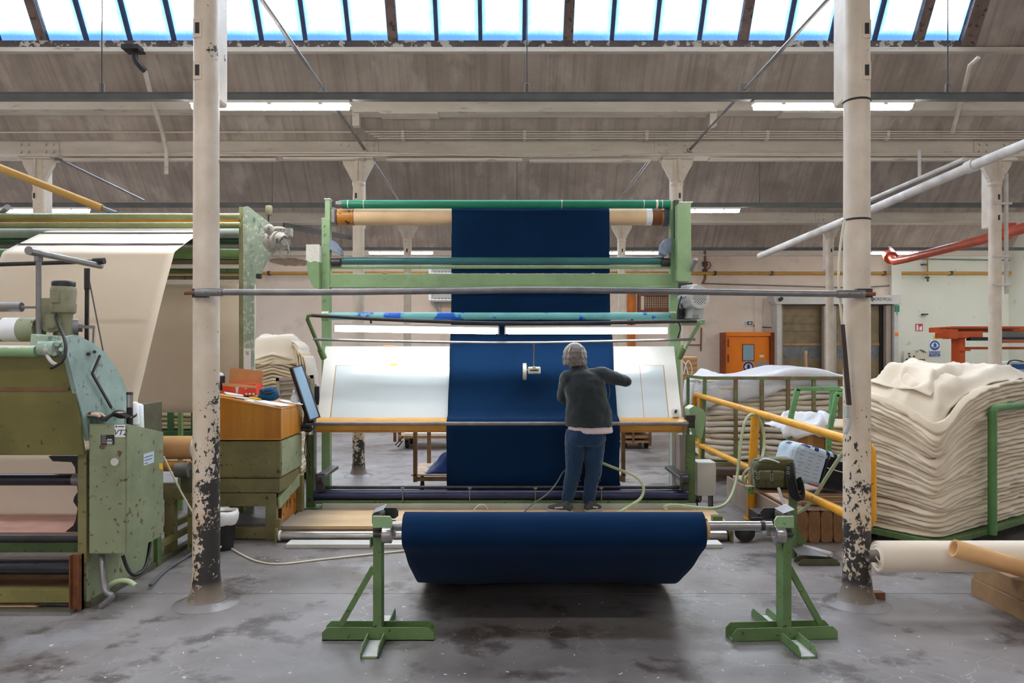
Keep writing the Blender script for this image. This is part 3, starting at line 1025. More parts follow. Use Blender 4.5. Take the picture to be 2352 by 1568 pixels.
# sloping yellow tube and pipes
t = thing('yellow_tube', 'long yellow tube sloping down from the left edge', 'tube', P(120, 440, 8.2))
MB().cyl(P(-260, 283, 8.2), P(235, 478, 8.2), .042, seg=14).build('tube', M_OCHRE, t)
MB().cyl(P(232, 477, 8.2), P(268, 491, 8.2), .030, seg=12).build('joint', M_GALV, t)
tag(MB().cyl(P(128, 362, ROW2 - .05), P(330, 460, 11.5), .017, seg=10).build('tie_bar', M_GALV), 'thin grey rod sloping behind the yellow tube', 'rod')
t = thing('steam_pipe', 'thick dusty white pipe slanting up to the right edge', 'pipe', P(2150, 420, 9))
pp = [Vector((6.12, 5.05, 4.14)), P(2420, 305, 7.6), P(2240, 378, 8.6), P(1990, 486, 10.6), P(1745, 588, 13.6)]
MB().tube(pp, .058, 14).build('pipe', M_PALEPIPE, t)
MB().cyl((6.12, 5.05, 4.14), (6.12, 5.05, 4.39), .02, seg=8).build('hanger', M_PALEPIPE, t)
for q in (3, 2):
    d = (pp[q + 1] - pp[q]).normalized() if q < 4 else Vector((0, 1, 0))
    MB().cyl(pp[q], pp[q] + d * .12, .075, seg=14).build('coupling', M_PALEPIPE, t)
t = thing('air_pipe', 'thin pipe running parallel above the thick dusty pipe', 'pipe', P(2100, 410, 9))
MB().tube([P(2215, 365, 8.8), P(1995, 460, 10.6)], .026, 10).build('pipe', M_PALEPIPE, t)
MB().cyl(P(2112, 408, 9.6), P(2112, 345, 9.6), .022, seg=8).build('hanger', M_PALEPIPE, t)
t = thing('red_pipe', 'red pipe rising to the right edge from a flanged elbow', 'pipe', P(2200, 560, 15))
rp = [P(2043, 584, 17.2), P(2055, 600, 16.9), P(2085, 594, 16.4), P(2250, 552, 13.4), P(2420, 505, 11.0), Vector((7.1, 5.05, 3.55))]
MB().tube(rp, .085, 14).build('pipe', M_REDPIPE, t)
MB().cyl(P(2040, 580, 17.4), P(2047, 592, 17.1), .15, seg=16).build('flange', M_REDPIPE, t)
MB().cyl((7.1, 5.05, 3.55), (7.1, 5.05, 4.39), .02, seg=8).build('hanger', M_REDPIPE, t)
MB().cyl(P(2302, 538, 12.6), P(2312, 535, 12.45), .12, seg=16).build('flange', M_REDPIPE, t)
MB().box(P(2316, 520, 12.3), (.16, .16, .1)).build('saddle', M_REDPIPE, t)
# ================================================================== INSPECTION MACHINE
YFp, YB = 7.58, 8.30
mac = thing('inspection_machine', 'light green cloth inspection machine with tilted white table and top rollers, in the middle', 'machine', (0, 7.9, 0))

# rear uprights
ul = MB().bx(PX(741, YB), PX(760, YB), YB - .05, YB + .05, 0, PZ(505, YB))
ul.bx(PX(748, YB), PX(760, YB), YB - .04, YB + .04, PZ(508, YB), PZ(460, YB))
for y in (520, 540, 562, 584, 625, 648, 690):
    ul.cyl((PX(747, YB), YB - .05, PZ(y, YB)), (PX(747, YB), YB - .066, PZ(y, YB)), .012, seg=8)
ul.build('upright', M_MGREEN, mac, bev=.005)
ur = MB().bx(PX(1538, YB), PX(1561, YB), YB - .05, YB + .05, 0, PZ(462, YB))
ur.bx(PX(1543, YB), PX(1553, YB), YB - .07, YB - .04, PZ(612, YB), PZ(600, YB))
ur.build('upright', M_MGREEN, mac, bev=.005)
MB().bx(PX(1545, YB), PX(1556, YB), YB - .075, YB - .05, PZ(548, YB), PZ(462, YB)).build('slide_rail', M_IRON, mac, bev=.003)
g = MB().prism([(PX(1556, 8.1), PZ(645, 8.1)), (PX(1588, 8.1), PZ(645, 8.1)), (PX(1587, 8.1), PZ(468, 8.1)), (PX(1556, 8.1), PZ(468, 8.1))], 'y', 8.1, 8.36)
g.build('belt_guard', M_MGREEN, mac, bev=.012)
# rounded wheel guard at the left
pts = [(713, 568), (741, 568), (741, 664), (730, 664), (724, 655), (718, 640), (714, 622), (713, 600)]
MB().prism([(PX(a, YB), PZ(b, YB)) for a, b in pts], 'y', YB - .16, YB + .2).build('wheel_guard', M_MGREEN, mac, bev=.02)

pts = [(712, 566), (742, 566), (742, 606), (730, 603), (722, 607), (712, 601)]
MB().prism([(PX(a, YB), PZ(b, YB)) for a, b in pts], 'y', YB - .164, YB + .203).build('lint_cap', M_LINTWHITE, mac, bev=.015)
for xa, xb, yt in ((740.5, 749, 505), (747, 761, 460), (1555.5, 1588.5, 467.5)):
    MB().grid(lambda u, v: Vector((PX(xa + (xb - xa) * u, YB), YB - .055 + (.11 if xa < 1000 else .10) * v, PZ(yt, YB) + .006 + .008 * n3(u * 5 + xa, v * 5, 3))), 6, 6).build('lint_cap', M_LINTWHITE, mac, solid=.01)
MB().grid(lambda u, v: Vector((PX(762, YB) + (PX(1536, YB) - PX(762, YB)) * u, YB - .035 + .09 * v, PZ(630, YB) + .004 + .012 * max(0, n3(u * 60, v * 3, 7)))), 120, 3).build('lint_cap', M_LINTWHITE, mac, solid=.004)

# top rollers
zt = PZ(469, 8.3)
MB().cyl((PX(786, 8.3), 8.3, zt), (PX(1540, 8.3), 8.3, zt), .048, seg=24).build('emerald_roller', M_EMERALD, mac)
r_ = MB()
for a, b, rr in ((772, 779, .034), (779, 786, .042)):
    r_.cyl((PX(a, 8.3), 8.3, zt), (PX(b, 8.3), 8.3, zt), rr, seg=20)
r_.build('roller_end', M_GALV, mac)
wr = MB()
for a in (800, 836, 1290, 1478, 1520):
    wr.cyl((PX(a, 8.3) - .004, 8.3, zt), (PX(a, 8.3) + .004, 8.3, zt), .0495, seg=24)
wr.cyl((PX(1508, 8.3) - .012, 8.3, zt), (PX(1508, 8.3) + .012, 8.3, zt), .0497, seg=24)
wr.build('thread_wraps', M_CORD, mac)
YR = 8.42
zr = PZ(498, YR)
MB().cyl((PX(815, YR), YR, zr), (PX(1483, YR), YR, zr), .094, seg=32).build('tan_roller', M_TAN, mac)
MB().cyl((PX(777, YR), YR, zr), (PX(814, YR), YR, zr), .096, seg=32).build('roller_band', M_VARN, mac, label='varnished yellow-brown wooden roller end')
MB().cyl((PX(1496, YR), YR, zr), (PX(1518, YR), YR, zr), .096, seg=32).build('roller_band', M_RUST, mac, label='rusty brown roller end')
MB().cyl((PX(1482.5, YR), YR, zr), (PX(1496.5, YR), YR, zr), .0955, seg=32).build('roller_tape', M_PAPER, mac)
MB().cyl((PX(1518, YR), YR, zr), (PX(1522, YR), YR, zr), .099, seg=32).build('roller_flange', M_VARN, mac)
MB().bx(PX(754, YR), PX(776, YR), YR - .12, YR + .06, zr - .1, zr + .09).build('bearing_block', M_GALV, mac, bev=.02)
q = MB().bx(PX(1522, YR), PX(1538, YR), YR - .1, YR + .06, zr - .1, zr + .085)
q.box((PX(1540, YR), YR - .1, zr + .05), (.06, .04, .06))
q.build('bearing_block', paint('blue_grey_cast_bearing', (62, 84, 112), .6, .3, 10), mac, bev=.015)
# second roller with its arms, thin rod, cross beam
zs = PZ(599, YB)
MB().cyl((PX(786, YB), YB, zs), (PX(1524, YB), YB, zs), .042, seg=20).build('teal_roller', M_TEALROLL, mac)
for s, pts in ((1, [(760, 552), (772, 556), (778, 566), (786, 574), (787, 588), (760, 574)]), (-1, [(1538, 548), (1526, 550), (1516, 562), (1514, 582), (1526, 590), (1538, 580)])):
    MB().prism([(PX(a, YB), PZ(b, YB)) for a, b in pts], 'y', YB - .09, YB + .06).build('tension_arm', paint('dusty_blue_arm_%d' % s, (128, 142, 164), .7, .2, 9), mac, bev=.008)
for a in ((763, 784), (1518, 1536)):
    MB().cyl((PX(a[0], YB), YB - .02, zs - .02), (PX(a[1], YB), YB - .02, zs - .02), .05, seg=12).build('roller_bearing', M_IRON, mac)
z = PZ(613, YB)
MB().cyl((PX(760, YB), YB, z), (PX(1538, YB), YB, z), .022, seg=12).build('thin_rod', M_MGREEN, mac)
MB().bx(PX(760, YB), PX(1538, YB), YB - .04, YB + .06, PZ(655, YB), PZ(630, YB)).build('cross_beam', M_MGREEN, mac, bev=.004)
MB().bx(PX(760, YB), PX(1538, YB), YB - .08, YB + .03, PZ(661, YB), PZ(656, YB)).build('beam_flange', M_MGREEN, mac, bev=.003)

# turquoise roller with its worn blue patches
YT = 8.10
zq = PZ(726, YT)
MB().cyl((PX(745, YT), YT, zq), (PX(1547, YT), YT, zq), .041, seg=24).build('turquoise_roller', M_TURQ, mac)
for a in ((740, 756), (1538, 1552)):
    MB().cyl((PX(a[0], YT), YT, zq), (PX(a[1], YT), YT, zq), .052, seg=16).build('roller_bearing', M_MGREEN, mac)

# table
tb, tt = 7.76, 8.13
zb, ztp = PZ(965, tb), PZ(795, tt)
a0, a1 = PX(728, tb), PX(1567, tb)
dv = Vector((0, tt - tb, ztp - zb))
nrm = Vector((0, -dv.z, dv.y)).normalized()


def tab(u, v, off):
    return Vector((a0 + (a1 - a0) * u, tb, zb)) + dv * v + nrm * off


def slab(u0, u1, v0, v1, o0, o1):
    vs = [tab(u, v, o) for o in (o0, o1) for u, v in ((u0, v0), (u1, v0), (u1, v1), (u0, v1))]
    return MB().add(vs, [(0, 3, 2, 1), (4, 5, 6, 7), (0, 1, 5, 4), (1, 2, 6, 5), (2, 3, 7, 6), (3, 0, 4, 7)])


slab(0, 1, .0, 1, -.04, 0).build('table_board', M_WHITE, mac, bev=.003)
slab(.035, .965, .0, .735, -.002, .002).build('table_groove', paint('beige_joint', (186, 160, 136), .6, .1, 6), mac)
slab(.038, .895, .0, .728, 0, .004).build('glass_panel', M_PANEL, mac)
slab(.897, .962, .0, .728, 0, .004).build('glass_panel', M_PANEL, mac)
slab(.165, .20, .995, 1.012, .0, .004).build('paper_tag', M_KRAFT, mac)
slab(.19, .21, .735, .755, .0, .004).build('paper_tag', M_YELLOWBOX, mac)
q = slab(.972, .990, .02, .13, 0, .05)
q.build('switch_box', M_LGREY, mac, bev=.006)
MB().cyl(tab(.981, .09, .05), tab(.981, .09, .075), .014, seg=12).build('switch_knob', M_BLACK, mac)

# wooden ledge and front pipe
w0, w1 = PX(722, 7.62), PX(1578, 7.62)
led = MB().prism([(7.60, .985), (7.60, .905), (7.63, .875), (7.80, .875), (7.80, 1.02), (7.66, 1.005)], 'x', w0, w1)
led.build('wooden_ledge', M_VARN2, mac, bev=.004)
MB().cyl((PX(716, 7.5), 7.52, PZ(973, 7.5)), (PX(1582, 7.5), 7.52, PZ(973, 7.5)), .02, seg=14).build('front_rail', M_GALV, mac)

# legs at the front, angle iron with bolt holes
for xa, xb, nm_ in ((703, 719, 0), (1576, 1597, 1)):
    l = MB()
    yy = 7.55
    l.bx(PX(xa, yy), PX(xb, yy), yy, yy + .012, .11, PZ(998, yy))
    l.bx(PX(xa if nm_ else xb, yy) - .006, PZ(0, 1) * 0 + PX(xa if nm_ else xb, yy) + .006, yy, yy + .10, .11, PZ(998, yy))
    for y in range(1012, 1150, 22):
        l.cyl((PX((xa + xb) / 2, yy), yy - .004, PZ(y, yy)), (PX((xa + xb) / 2, yy), yy, PZ(y, yy)), .009, seg=8)
    l.bx(PX(xa, yy) - .06, PX(xb, yy) + .06, yy - .05, yy + .14, .0, .12) if not nm_ else l.bx(PX(xa, yy), PX(xb, yy) + .02, yy - .02, yy + .14, .0, .12)
    l.build('leg', M_DGREEN, mac, bev=.002)
    MB().cyl((PX(xb + 3 if not nm_ else xa - 4, 7.52), 7.53, .13), (PX(xb + 3 if not nm_ else xa - 4, 7.52), 7.53, PZ(968, 7.52)), .014, seg=10).build('stay_rod', M_GALV, mac)
for xa, xb in ((741, 760), (1541, 1556)):
    MB().bx(PX(xa, 7.95), PX(xb, 7.95), 7.9, 7.99, 0, zb).build('inner_leg', M_MGREEN if xa < 1000 else M_LGREY, mac, bev=.004)
MB().bx(PX(1556, 7.8), PX(1575, 7.8), 7.7, 7.98, PZ(1112, 7.8), PZ(998, 7.8)).build('side_panel', M_GREYBLIND, mac, bev=.005)
for s, (p0, p1) in enumerate(((P(736, 1094, 7.5), P(768, 1072, 7.75)), (P(1572, 1100, 7.5), P(1536, 1072, 7.75)))):
    MB().bar(p0, p1, .10, .035).build('brake_arm', M_GALV, mac, bev=.004)
    q = MB().box(P(736 if s == 0 else 1572, 1105, 7.45), (.08, .08, .16))
    q.cyl(P(730 if s == 0 else 1580, 1100, 7.40), P(742 if s == 0 else 1566, 1100, 7.40), .04, seg=12)
    q.build('arm_bracket', M_IRON, mac, bev=.006)
# sheet-metal guard at the right end
pts = [(1578, 938), (1590, 930), (1610, 938), (1616, 948), (1614, 975), (1607, 1005), (1598, 1005), (1582, 955)]
MB().prism([(PX(a, 7.7), PZ(b, 7.7)) for a, b in pts], 'y', 7.62, 7.82).build('end_guard', M_MGREEN, mac, bev=.01)
q = MB().box(P(1584, 958, 7.55), (.10, .08, .05)).box(P(1588, 972, 7.55), (.06, .06, .09))
q.build('ratchet', M_IRON, mac, bev=.006)
q = MB().box(P(713, 966, 7.52), (.10, .10, .07)).box(P(705, 972, 7.52), (.12, .05, .03))
q.box(P(708, 985, 7.5), (.06, .07, .06))
q.build('ratchet', M_IRON, mac, bev=.008)
q = MB().box(P(1600, 965, 7.5), (0.01, 0.01, 0.01))

# shafts, green rail and grey kick strip at the foot
MB().cyl((PX(728, 7.56), 7.56, PZ(1119, 7.56)), (PX(1560, 7.56), 7.56, PZ(1119, 7.56)), .017, seg=12).build('thin_shaft', M_IRON, mac)
MB().cyl((PX(722, 7.53), 7.53, PZ(1137, 7.53)), (PX(1578, 7.53), 7.53, PZ(1137, 7.53)), .056, seg=24).build('thick_shaft', paint('dark_blue_oily_shaft', (52, 56, 84), .3, .25, 4, metal=.55), mac)
for x in (925, 1079, 1230, 1381):
    MB().cyl(P(x, 1158, 7.46), P(x, 1119, 7.46), .007, seg=6).cyl(P(x - 4, 1121, 7.46), P(x + 4, 1121, 7.46), .011, seg=6).build('lift_pin', M_GALV, mac)
MB().bx(PX(722, 7.45), PX(1580, 7.45), 7.45, 7.50, PZ(1157, 7.45), PZ(1150, 7.45)).build('foot_rail', M_DGREEN, mac, bev=.003)
MB().bx(PX(740, 7.41), PX(1600, 7.41), 7.41, 7.45, .1, PZ(1157, 7.41)).build('kick_strip', M_LGREY2, mac, bev=.003)

# lamp frame pipes
Yl = 7.62
fp = [P(742, 818, 7.95), P(737, 806, 7.9), P(706, 733, Yl), P(707, 725, Yl), P(716, 724, Yl)]
MB().tube(fp, .020, 10).build('lamp_arm', M_DGREEN, mac)
MB().tube([P(716, 724, Yl), P(900, 735, Yl), P(1150, 743, Yl), P(1400, 741, Yl), P(1600, 737, Yl)], .019, 10, 1).build('lamp_bar', M_IRON, mac)
MB().tube([P(1602, 737, Yl), P(1608, 742, Yl), P(1585, 778, 7.75), P(1566, 812, 7.95)], .022, 10, 1).build('lamp_arm', M_MGREEN, mac)
MB().cyl(P(735, 800, 7.88), P(744, 822, 7.95), .035, seg=8).build('arm_clamp', M_DGREEN, mac)
MB().cyl(P(1560, 822, 7.95), P(1572, 796, 7.88), .035, seg=8).build('arm_clamp', M_DGREEN, mac)
MB().tube([P(720, 779, 7.7), P(900, 784, 7.7), P(1200, 788, 7.7), P(1420, 783, 7.7), P(1597, 779, 7.7)], .014, 10, 1).build('lower_bar', M_GALV, mac)
for xa, ya, xb, yb in ((768, 755, 1145, 761), (1160, 761, 1534, 760)):
    p0, p1 = P(xa, ya - 3, Yl), P(xb, yb - 3, Yl)
    h = MB()
    d = (p1 - p0).normalized()
    h.bar(p0 + Vector((0, .07, .035)), p1 + Vector((0, .07, .035)), .17, .022)
    h.bar(p0 + Vector((0, .15, .0)), p1 + Vector((0, .15, .0)), .012, .07)
    h.box(p0 + Vector((0, .07, -.005)), (.014, .17, .075)).box(p1 + Vector((0, .07, -.005)), (.014, .17, .075))
    lamp = h.build('lamp_housing', M_LGREY, mac, bev=.003)
    MB().cyl(p0 + d * .03 + Vector((0, .03, -.022)), p1 - d * .03 + Vector((0, .03, -.022)), .019, seg=14).build('lamp_tube', M_TABLETUBE, mac)
    for f in (.22, .78):
        q = p0.lerp(p1, f)
        MB().bar(q + Vector((0, .05, .03)), q + Vector((0, .0, .11)), .02, .006).build('lamp_hanger', M_IRON, mac)

# metre counter hanging over the cloth
MB().cyl(P(1226, 788, 7.72), P(1226, 845, 7.78), .008, seg=8).build('counter_stem', M_STEEL, mac)
cb = MB().box(P(1227, 850, 7.79), (.13, .10, .072)).build('counter_box', M_CREAMPL, mac, bev=.01)
MB().box(P(1227, 850, 7.737), (.09, .008, .014)).build('counter_window', M_BLACK, mac)
MB().box(P(1227, 844, 7.737), (.03, .006, .008)).build('counter_badge', M_IRON, mac)
MB().cyl(P(1201, 853, 7.82), P(1209, 853, 7.82), .089, seg=28).build('measuring_wheel', M_CREAMPL, mac, bev=.004)
MB().cyl(P(1206, 850, 7.80), P(1216, 850, 7.80), .012, seg=10).build('wheel_axle', M_STEEL, mac)

# motor on its bracket
mo = P(1600, 684, 7.75)
ax = Vector((.34, -1, .12)).normalized()
b = MB().cyl(mo, mo - ax * .20, .112, seg=24)
for k in range(14):
    w = 2 * PI * k / 14
    u = ax.orthogonal().normalized()
    v = ax.cross(u)
    dd = (u * math.cos(w) + v * math.sin(w))
    b.bar(mo + dd * .115 - ax * .02, mo + dd * .115 - ax * .19, .008, .02, dd)
b.build('motor_body', M_GREY, mac)
MB().cyl(mo + ax * .055, mo, .122, .128, 28).build('fan_cover', M_GREY, mac, bev=.01)
gr = MB()
u = ax.orthogonal().normalized()
v = ax.cross(u)
for i in range(-4, 5):
    for j in range(-4, 5):
        if i * i + j * j < 17:
            c = mo + ax * .056 + (u * i + v * j) * .021
            gr.cyl(c, c + ax * .002, .0058, seg=6)
gr.build('fan_grille', M_IRON, mac)
MB().box(mo - ax * .10 + Vector((-.02, 0, .125)), (.14, .12, .06), (0, -.1, .3)).build('terminal_box', M_GREY, mac, bev=.01)
gb = MB().box(P(1595, 716, 7.82), (.13, .16, .15), (0, .1, .3))
for i in range(5):
    gb.box(P(1589 + i * 4, 727, 7.72), (.006, .02, .04), (0, .1, .3))
gb.build('gear_box', M_GREY, mac, bev=.012)
sp = []
for i in range(90):
    w = i * 2 * PI / 8
    c = P(1568, 690 + i * .42, 7.85)
    sp.append(c + Vector((math.cos(w) * .022, math.sin(w) * .022, 0)))
MB().tube(sp, .005, 5).build('spring_hose', M_BLACK, mac)
MB().bx(PX(1560, 7.8), PX(1613, 7.8), 7.68, 8.0, PZ(746, 7.8), PZ(735, 7.8)).build('motor_bracket', M_MGREEN, mac, bev=.006)
MB().bx(PX(1556, 7.95), PX(1588, 7.95), 7.9, 7.93, PZ(735, 7.95), PZ(650, 7.95)).build('motor_plate', M_IRON, mac)
q = MB().tube([P(1565, 680, 7.8), P(1557, 705, 7.75), P(1556, 738, 7.7), P(1565, 752, 7.75), P(1556, 778, 7.85)], .008, 6, 2)
q.build('motor_cable', M_BLACK, mac)
MB().bar(P(1588, 622, 8.1), P(1597, 600, 8.05), .02, .03).ball(P(1598, 599, 8.05), .03, 10, 8).build('hand_lever', M_GALV, mac)

# electrical cabinet at its foot
t = thing('electrical_cabinet', 'light grey electrical cabinet beside the green right leg of the inspection machine', 'cabinet', (2.18, 7.75, 0))
Yc = 7.72
MB().bx(PX(1600, Yc), PX(1644, Yc), Yc, Yc + .22, PZ(1138, Yc), PZ(1061, Yc)).build('body', M_LGREY, t, bev=.006)
MB().bx(PX(1600.5, Yc), PX(1643.5, Yc), Yc - .018, Yc - .003, PZ(1137.5, Yc), PZ(1061.5, Yc)).build('door', M_LGREY, t, bev=.004)
for xq in (1603, 1638):
    MB().bx(PX(xq, Yc), PX(xq + 3, Yc), Yc + .05, Yc + .2, 0, PZ(1138, Yc)).build('stand_leg', M_IRON, t)
for i in range(3):
    MB().tube([P(1602 + i * 4, 1138, 7.78), P(1600 + i * 5, 1150, 7.76), P(1594 + i * 6, 1153, 7.74), P(1584 - i, 1148, 7.72)], .008, 6, 2).build('cable', M_BLACK, t)

# ------------------------------------------------------------------ navy cloth over the machine
CX0, CX1 = -.587, 1.190
path = [(8.56, 2.85), (8.525, 3.15)]
for i in range(9):
    w = i / 8 * PI
    path.append((YR + math.cos(w) * .1, zr + math.sin(w) * .1))
path += [(8.315, 3.0), (8.31, 2.6), (8.285, 2.2), (8.24, 2.02), (8.10, 1.81), (8.055, 1.73), (7.90, 1.35), (7.75, 1.045), (7.66, 1.02), (7.595, .99), (7.588, .90), (7.588, .85), (7.62, .6), (7.62, .40), (7.62, .32), (7.64, .22)]
pw = [Vector((0, a, b)) for a, b in path]
pw2 = []
for i in range(len(pw) - 1):
    nseg = max(1, int((pw[i + 1] - pw[i]).length / .06))
    pw2 += [pw[i].lerp(pw[i + 1], j / nseg) for j in range(nseg)]
pw2.append(pw[-1])


def cl(u, v):
    p = pw2[int(round(v * (len(pw2) - 1)))]
    x = CX0 + (CX1 - CX0) * u
    e = .004 * n3(x * 3, p.z * 2, 1)
    if abs(u - .5) > .49:
        x += .006 * n3(p.z * 3, 5 + u)
    return Vector((x, p.y + e, p.z))


tag(MB().grid(cl, 24, len(pw2) - 1).build('navy_cloth', M_NAVY, solid=.003), 'wide navy blue cloth running over the inspection machine table', 'cloth')

# ------------------------------------------------------------------ big roll in front
YRO = 4.42
roll = thing('cloth_roll', 'big navy blue cloth roll in front of the person, hung on a steel bar', 'roll', ((CX0 + CX1) / 2, YRO, 0))
RX0, RX1 = -.593, 1.185
zc, rc = PZ(1207, YRO) - .028, .106


def rollshape(u, v):
    w = 2 * PI * v
    x = RX0 + (RX1 - RX0) * u
    return Vector((x, YRO + math.cos(w) * rc, zc + math.sin(w) * rc))


rm = MB().grid(rollshape, 20, 40)
for x, sgn in ((RX0, -1), (RX1, 1)):
    pr = MB()
    vs, fs = [], []
    for k in range(9):
        rr = .058 + (rc - .058) * k / 8
        for i in range(40):
            w = 2 * PI * i / 40
            vs.append(Vector((x + (.004 if k % 2 else -.002) * sgn, YRO + math.cos(w) * rr, zc + math.sin(w) * rr)))
    for k in range(8):
        for i in range(40):
            fs.append((k * 40 + i, k * 40 + (i + 1) % 40, (k + 1) * 40 + (i + 1) % 40, (k + 1) * 40 + i))
    rm.add(vs, fs)
rm.build('wound_cloth', M_NAVY, roll)
prof = []
for i in range(9):
    w = PI / 2 + i / 8 * PI * .79
    prof.append(Vector((0, YRO + math.cos(w) * (rc + .003), zc + math.sin(w) * (rc + .003))))
for a, b in ((4.46, .488), (4.62, .375), (4.82, .258), (4.98, .172), (5.08, .124), (5.18, .085), (5.32, .055), (5.55, .045), (5.9, .05), (6.25, .06), (6.40, .05)):
    prof.append(Vector((0, a, b)))
# resample smoothly
for _ in range(2):
    q = [prof[0]]
    for i in range(len(prof) - 1):
        q += [prof[i] * .75 + prof[i + 1] * .25, prof[i] * .25 + prof[i + 1] * .75]
    q.append(prof[-1])
    prof = q


def sag(u, v):
    p = prof[int(round(v * (len(prof) - 1)))]
    x = RX0 + (RX1 - RX0) * u
    k = max(0, min(1, (p.y - 4.35) / .6))
    e = k * (.014 * n3(x * 2.2, p.y * 1.2, 3))
    if u < .02 or u > .98:
        x += .006 * n3(p.y * 4, 9 + u)
    return Vector((x, p.y + e * .4, max(.012, p.z + e)))


MB().grid(sag, 40, len(prof) - 1).build('slack_loop', M_NAVY, roll, solid=.004)
MB().pipe((RX0 - .0, YRO, zc), (RX1 + .034, YRO, zc), .056, .044, 28).build('core_tube', M_KRAFT, roll)
bar = thing('steel_bar', 'polished steel bar through the navy roll, resting on both green stands', 'bar', (.3, YRO, PZ(1207, YRO)))
MB().cyl((-.705, YRO, PZ(1207, YRO)), (1.60, YRO, PZ(1207, YRO)), .0275, seg=24).build('bar', M_STEEL, bar)
for a, b in ((1.53, 1.555),):
    MB().cyl((a, YRO, PZ(1207, YRO)), (b, YRO, PZ(1207, YRO)), .0295, seg=24).build('collar', M_IRON, bar)

# ------------------------------------------------------------------ roll stands


def channel(mb, p0, p1, w, h, t=.006, chamfer=.03):
    """U channel lying open side up between two points"""
    p0, p1 = Vector(p0), Vector(p1)
    d = (p1 - p0).normalized()
    s = Vector((-d.y, d.x, 0))
    L = (p1 - p0).length
    mb.bar(p0 + Vector((0, 0, t / 2)), p1 + Vector((0, 0, t / 2)), w, t)
    for k in (-1, 1):
        o = p0 + s * k * (w / 2 - t / 2)
        pts = [(0, 0), (L, 0), (L, h - chamfer), (L - chamfer, h), (chamfer, h), (0, h - chamfer)]
        n = len(pts)
        vs = [o + d * a + Vector((0, 0, b)) + s * (t / 2) for a, b in pts] + [o + d * a + Vector((0, 0, b)) - s * (t / 2) for a, b in pts]
        mb.add(vs, [tuple(range(n)), tuple(range(2 * n - 1, n - 1, -1))] + [(i, n + i, n + (i + 1) % n, (i + 1) % n) for i in range(n)])
    return mb


def roll_stand(X, Y, sgn, rz, lab):
    """sgn: the side the bar comes from (+1 = its inner side is +x)"""
    t = thing('roll_stand', lab, 'stand', (X, Y, 0), 'green roll stands')
    R = Matrix.Rotation(rz, 3, 'Z')
    o = (X, Y, 0)

    def put(mb, nm_, mt, bev=0):
        return mb.rot(R, o).build(nm_, mt, t, bev=bev)
    long_c = (-.325, .335) if sgn > 0 else (-.335, .305)
    put(channel(MB(), (X + long_c[0], Y, 0), (X + long_c[1], Y, 0), .11, .078), 'long_foot', M_STANDGREEN)
    f = channel(MB(), (X, Y - .31, 0), (X, Y - .06, 0), .10, .06)
    channel(f, (X, Y + .06, 0), (X, Y + .36, 0), .10, .06)
    put(f, 'cross_foot', M_STANDGREEN)
    put(MB().bx(X - .045, X + .045, Y - .30, Y - .07, .006, .010), 'lint_strip', M_DUST)
    put(MB().bx(X - .045, X + .045, Y + .07, Y + .34, .006, .010), 'lint_strip', M_DUST)
    put(MB().bx(X - .026, X + .026, Y - .05, Y + .05, .006, .615), 'upright', M_STANDGREEN, .004)
    put(MB().bar((X - sgn * .03, Y, .42), (X - sgn * .225, Y, .075), .035, .035, (0, 1, 0)), 'brace', M_STANDGREEN, .003)
    # head: bracket plates, catch, two bearing wheels
    b = MB().bx(X - .028, X + .028, Y - .045, Y + .045, .605, .69)
    b.bx(X - .03, X + .03, Y - .06, Y + .06, .69, .745)
    put(b, 'head', M_RUSTGREEN, .004)
    pl = MB().prism([(X - sgn * .02, .675), (X + sgn * .075, .675), (X + sgn * .095, .69), (X + sgn * .095, .72), (X + sgn * .08, .742), (X - sgn * .02, .742)], 'y', Y - .092, Y - .08)
    pl.bx(X - .02, X + .02, Y - .085, Y - .04, .69, .735)
    put(pl, 'front_guide', M_MGREEN, .002)
    pl = MB().prism([(X - sgn * .02, .69), (X + sgn * .085, .69), (X + sgn * .105, .705), (X + sgn * .105, .735), (X + sgn * .09, .755), (X - sgn * .02, .755)], 'y', Y + .08, Y + .092)
    pl.bx(X - .02, X + .02, Y + .04, Y + .085, .695, .745)
    put(pl, 'rear_guide', M_IRON, .002)
    put(MB().add([(X - .03, Y - .06, .752), (X + .04, Y - .06, .775), (X + .04, Y + .06, .785), (X - .03, Y + .06, .757)], [(0, 1, 2, 3)]), 'cover_plate', M_GALV)
    t.children[-1].modifiers.new('thickness', 'SOLIDIFY').thickness = .006
    put(MB().bx(X - .045, X + .035, Y - .05, Y + .02, .605, .613).bx(X - .045, X - .035, Y - .05, Y + .02, .545, .61), 'catch_plate', M_STANDGREEN, .002)
    for yy in (-.072, .072):
        zz = PZ(1207, YRO) - math.sqrt((.052 + .0275) ** 2 - .072 ** 2)
        wmb = MB().pipe((X + sgn * .035, Y + yy, zz), (X + sgn * .09, Y + yy, zz), .052, .026, 28)
        wmb.cyl((X + sgn * .03, Y + yy, zz), (X + sgn * .07, Y + yy, zz), .02, seg=14)
        wmb.pipe((X + sgn * .04, Y + yy, zz), (X + sgn * .08, Y + yy, zz), .042, .022, 20)
        w_ = put(wmb, 'bearing_wheel', M_STEEL, .003)
        put(MB().cyl((X - sgn * .02, Y + yy, zz), (X + sgn * .05, Y + yy, zz), .014, seg=10).bx(X - .02, X + .02, Y + min(yy, 0), Y + max(yy, 0), zz - .02, zz + .02), 'wheel_axle', M_IRON)
    return t


roll_stand(-.747, YRO, 1, 0, 'green roll stand holding the end of the navy roll nearest the wooden desk')
roll_stand(1.672, YRO, -1, math.radians(4), 'green roll stand under the long bare end of the steel bar')

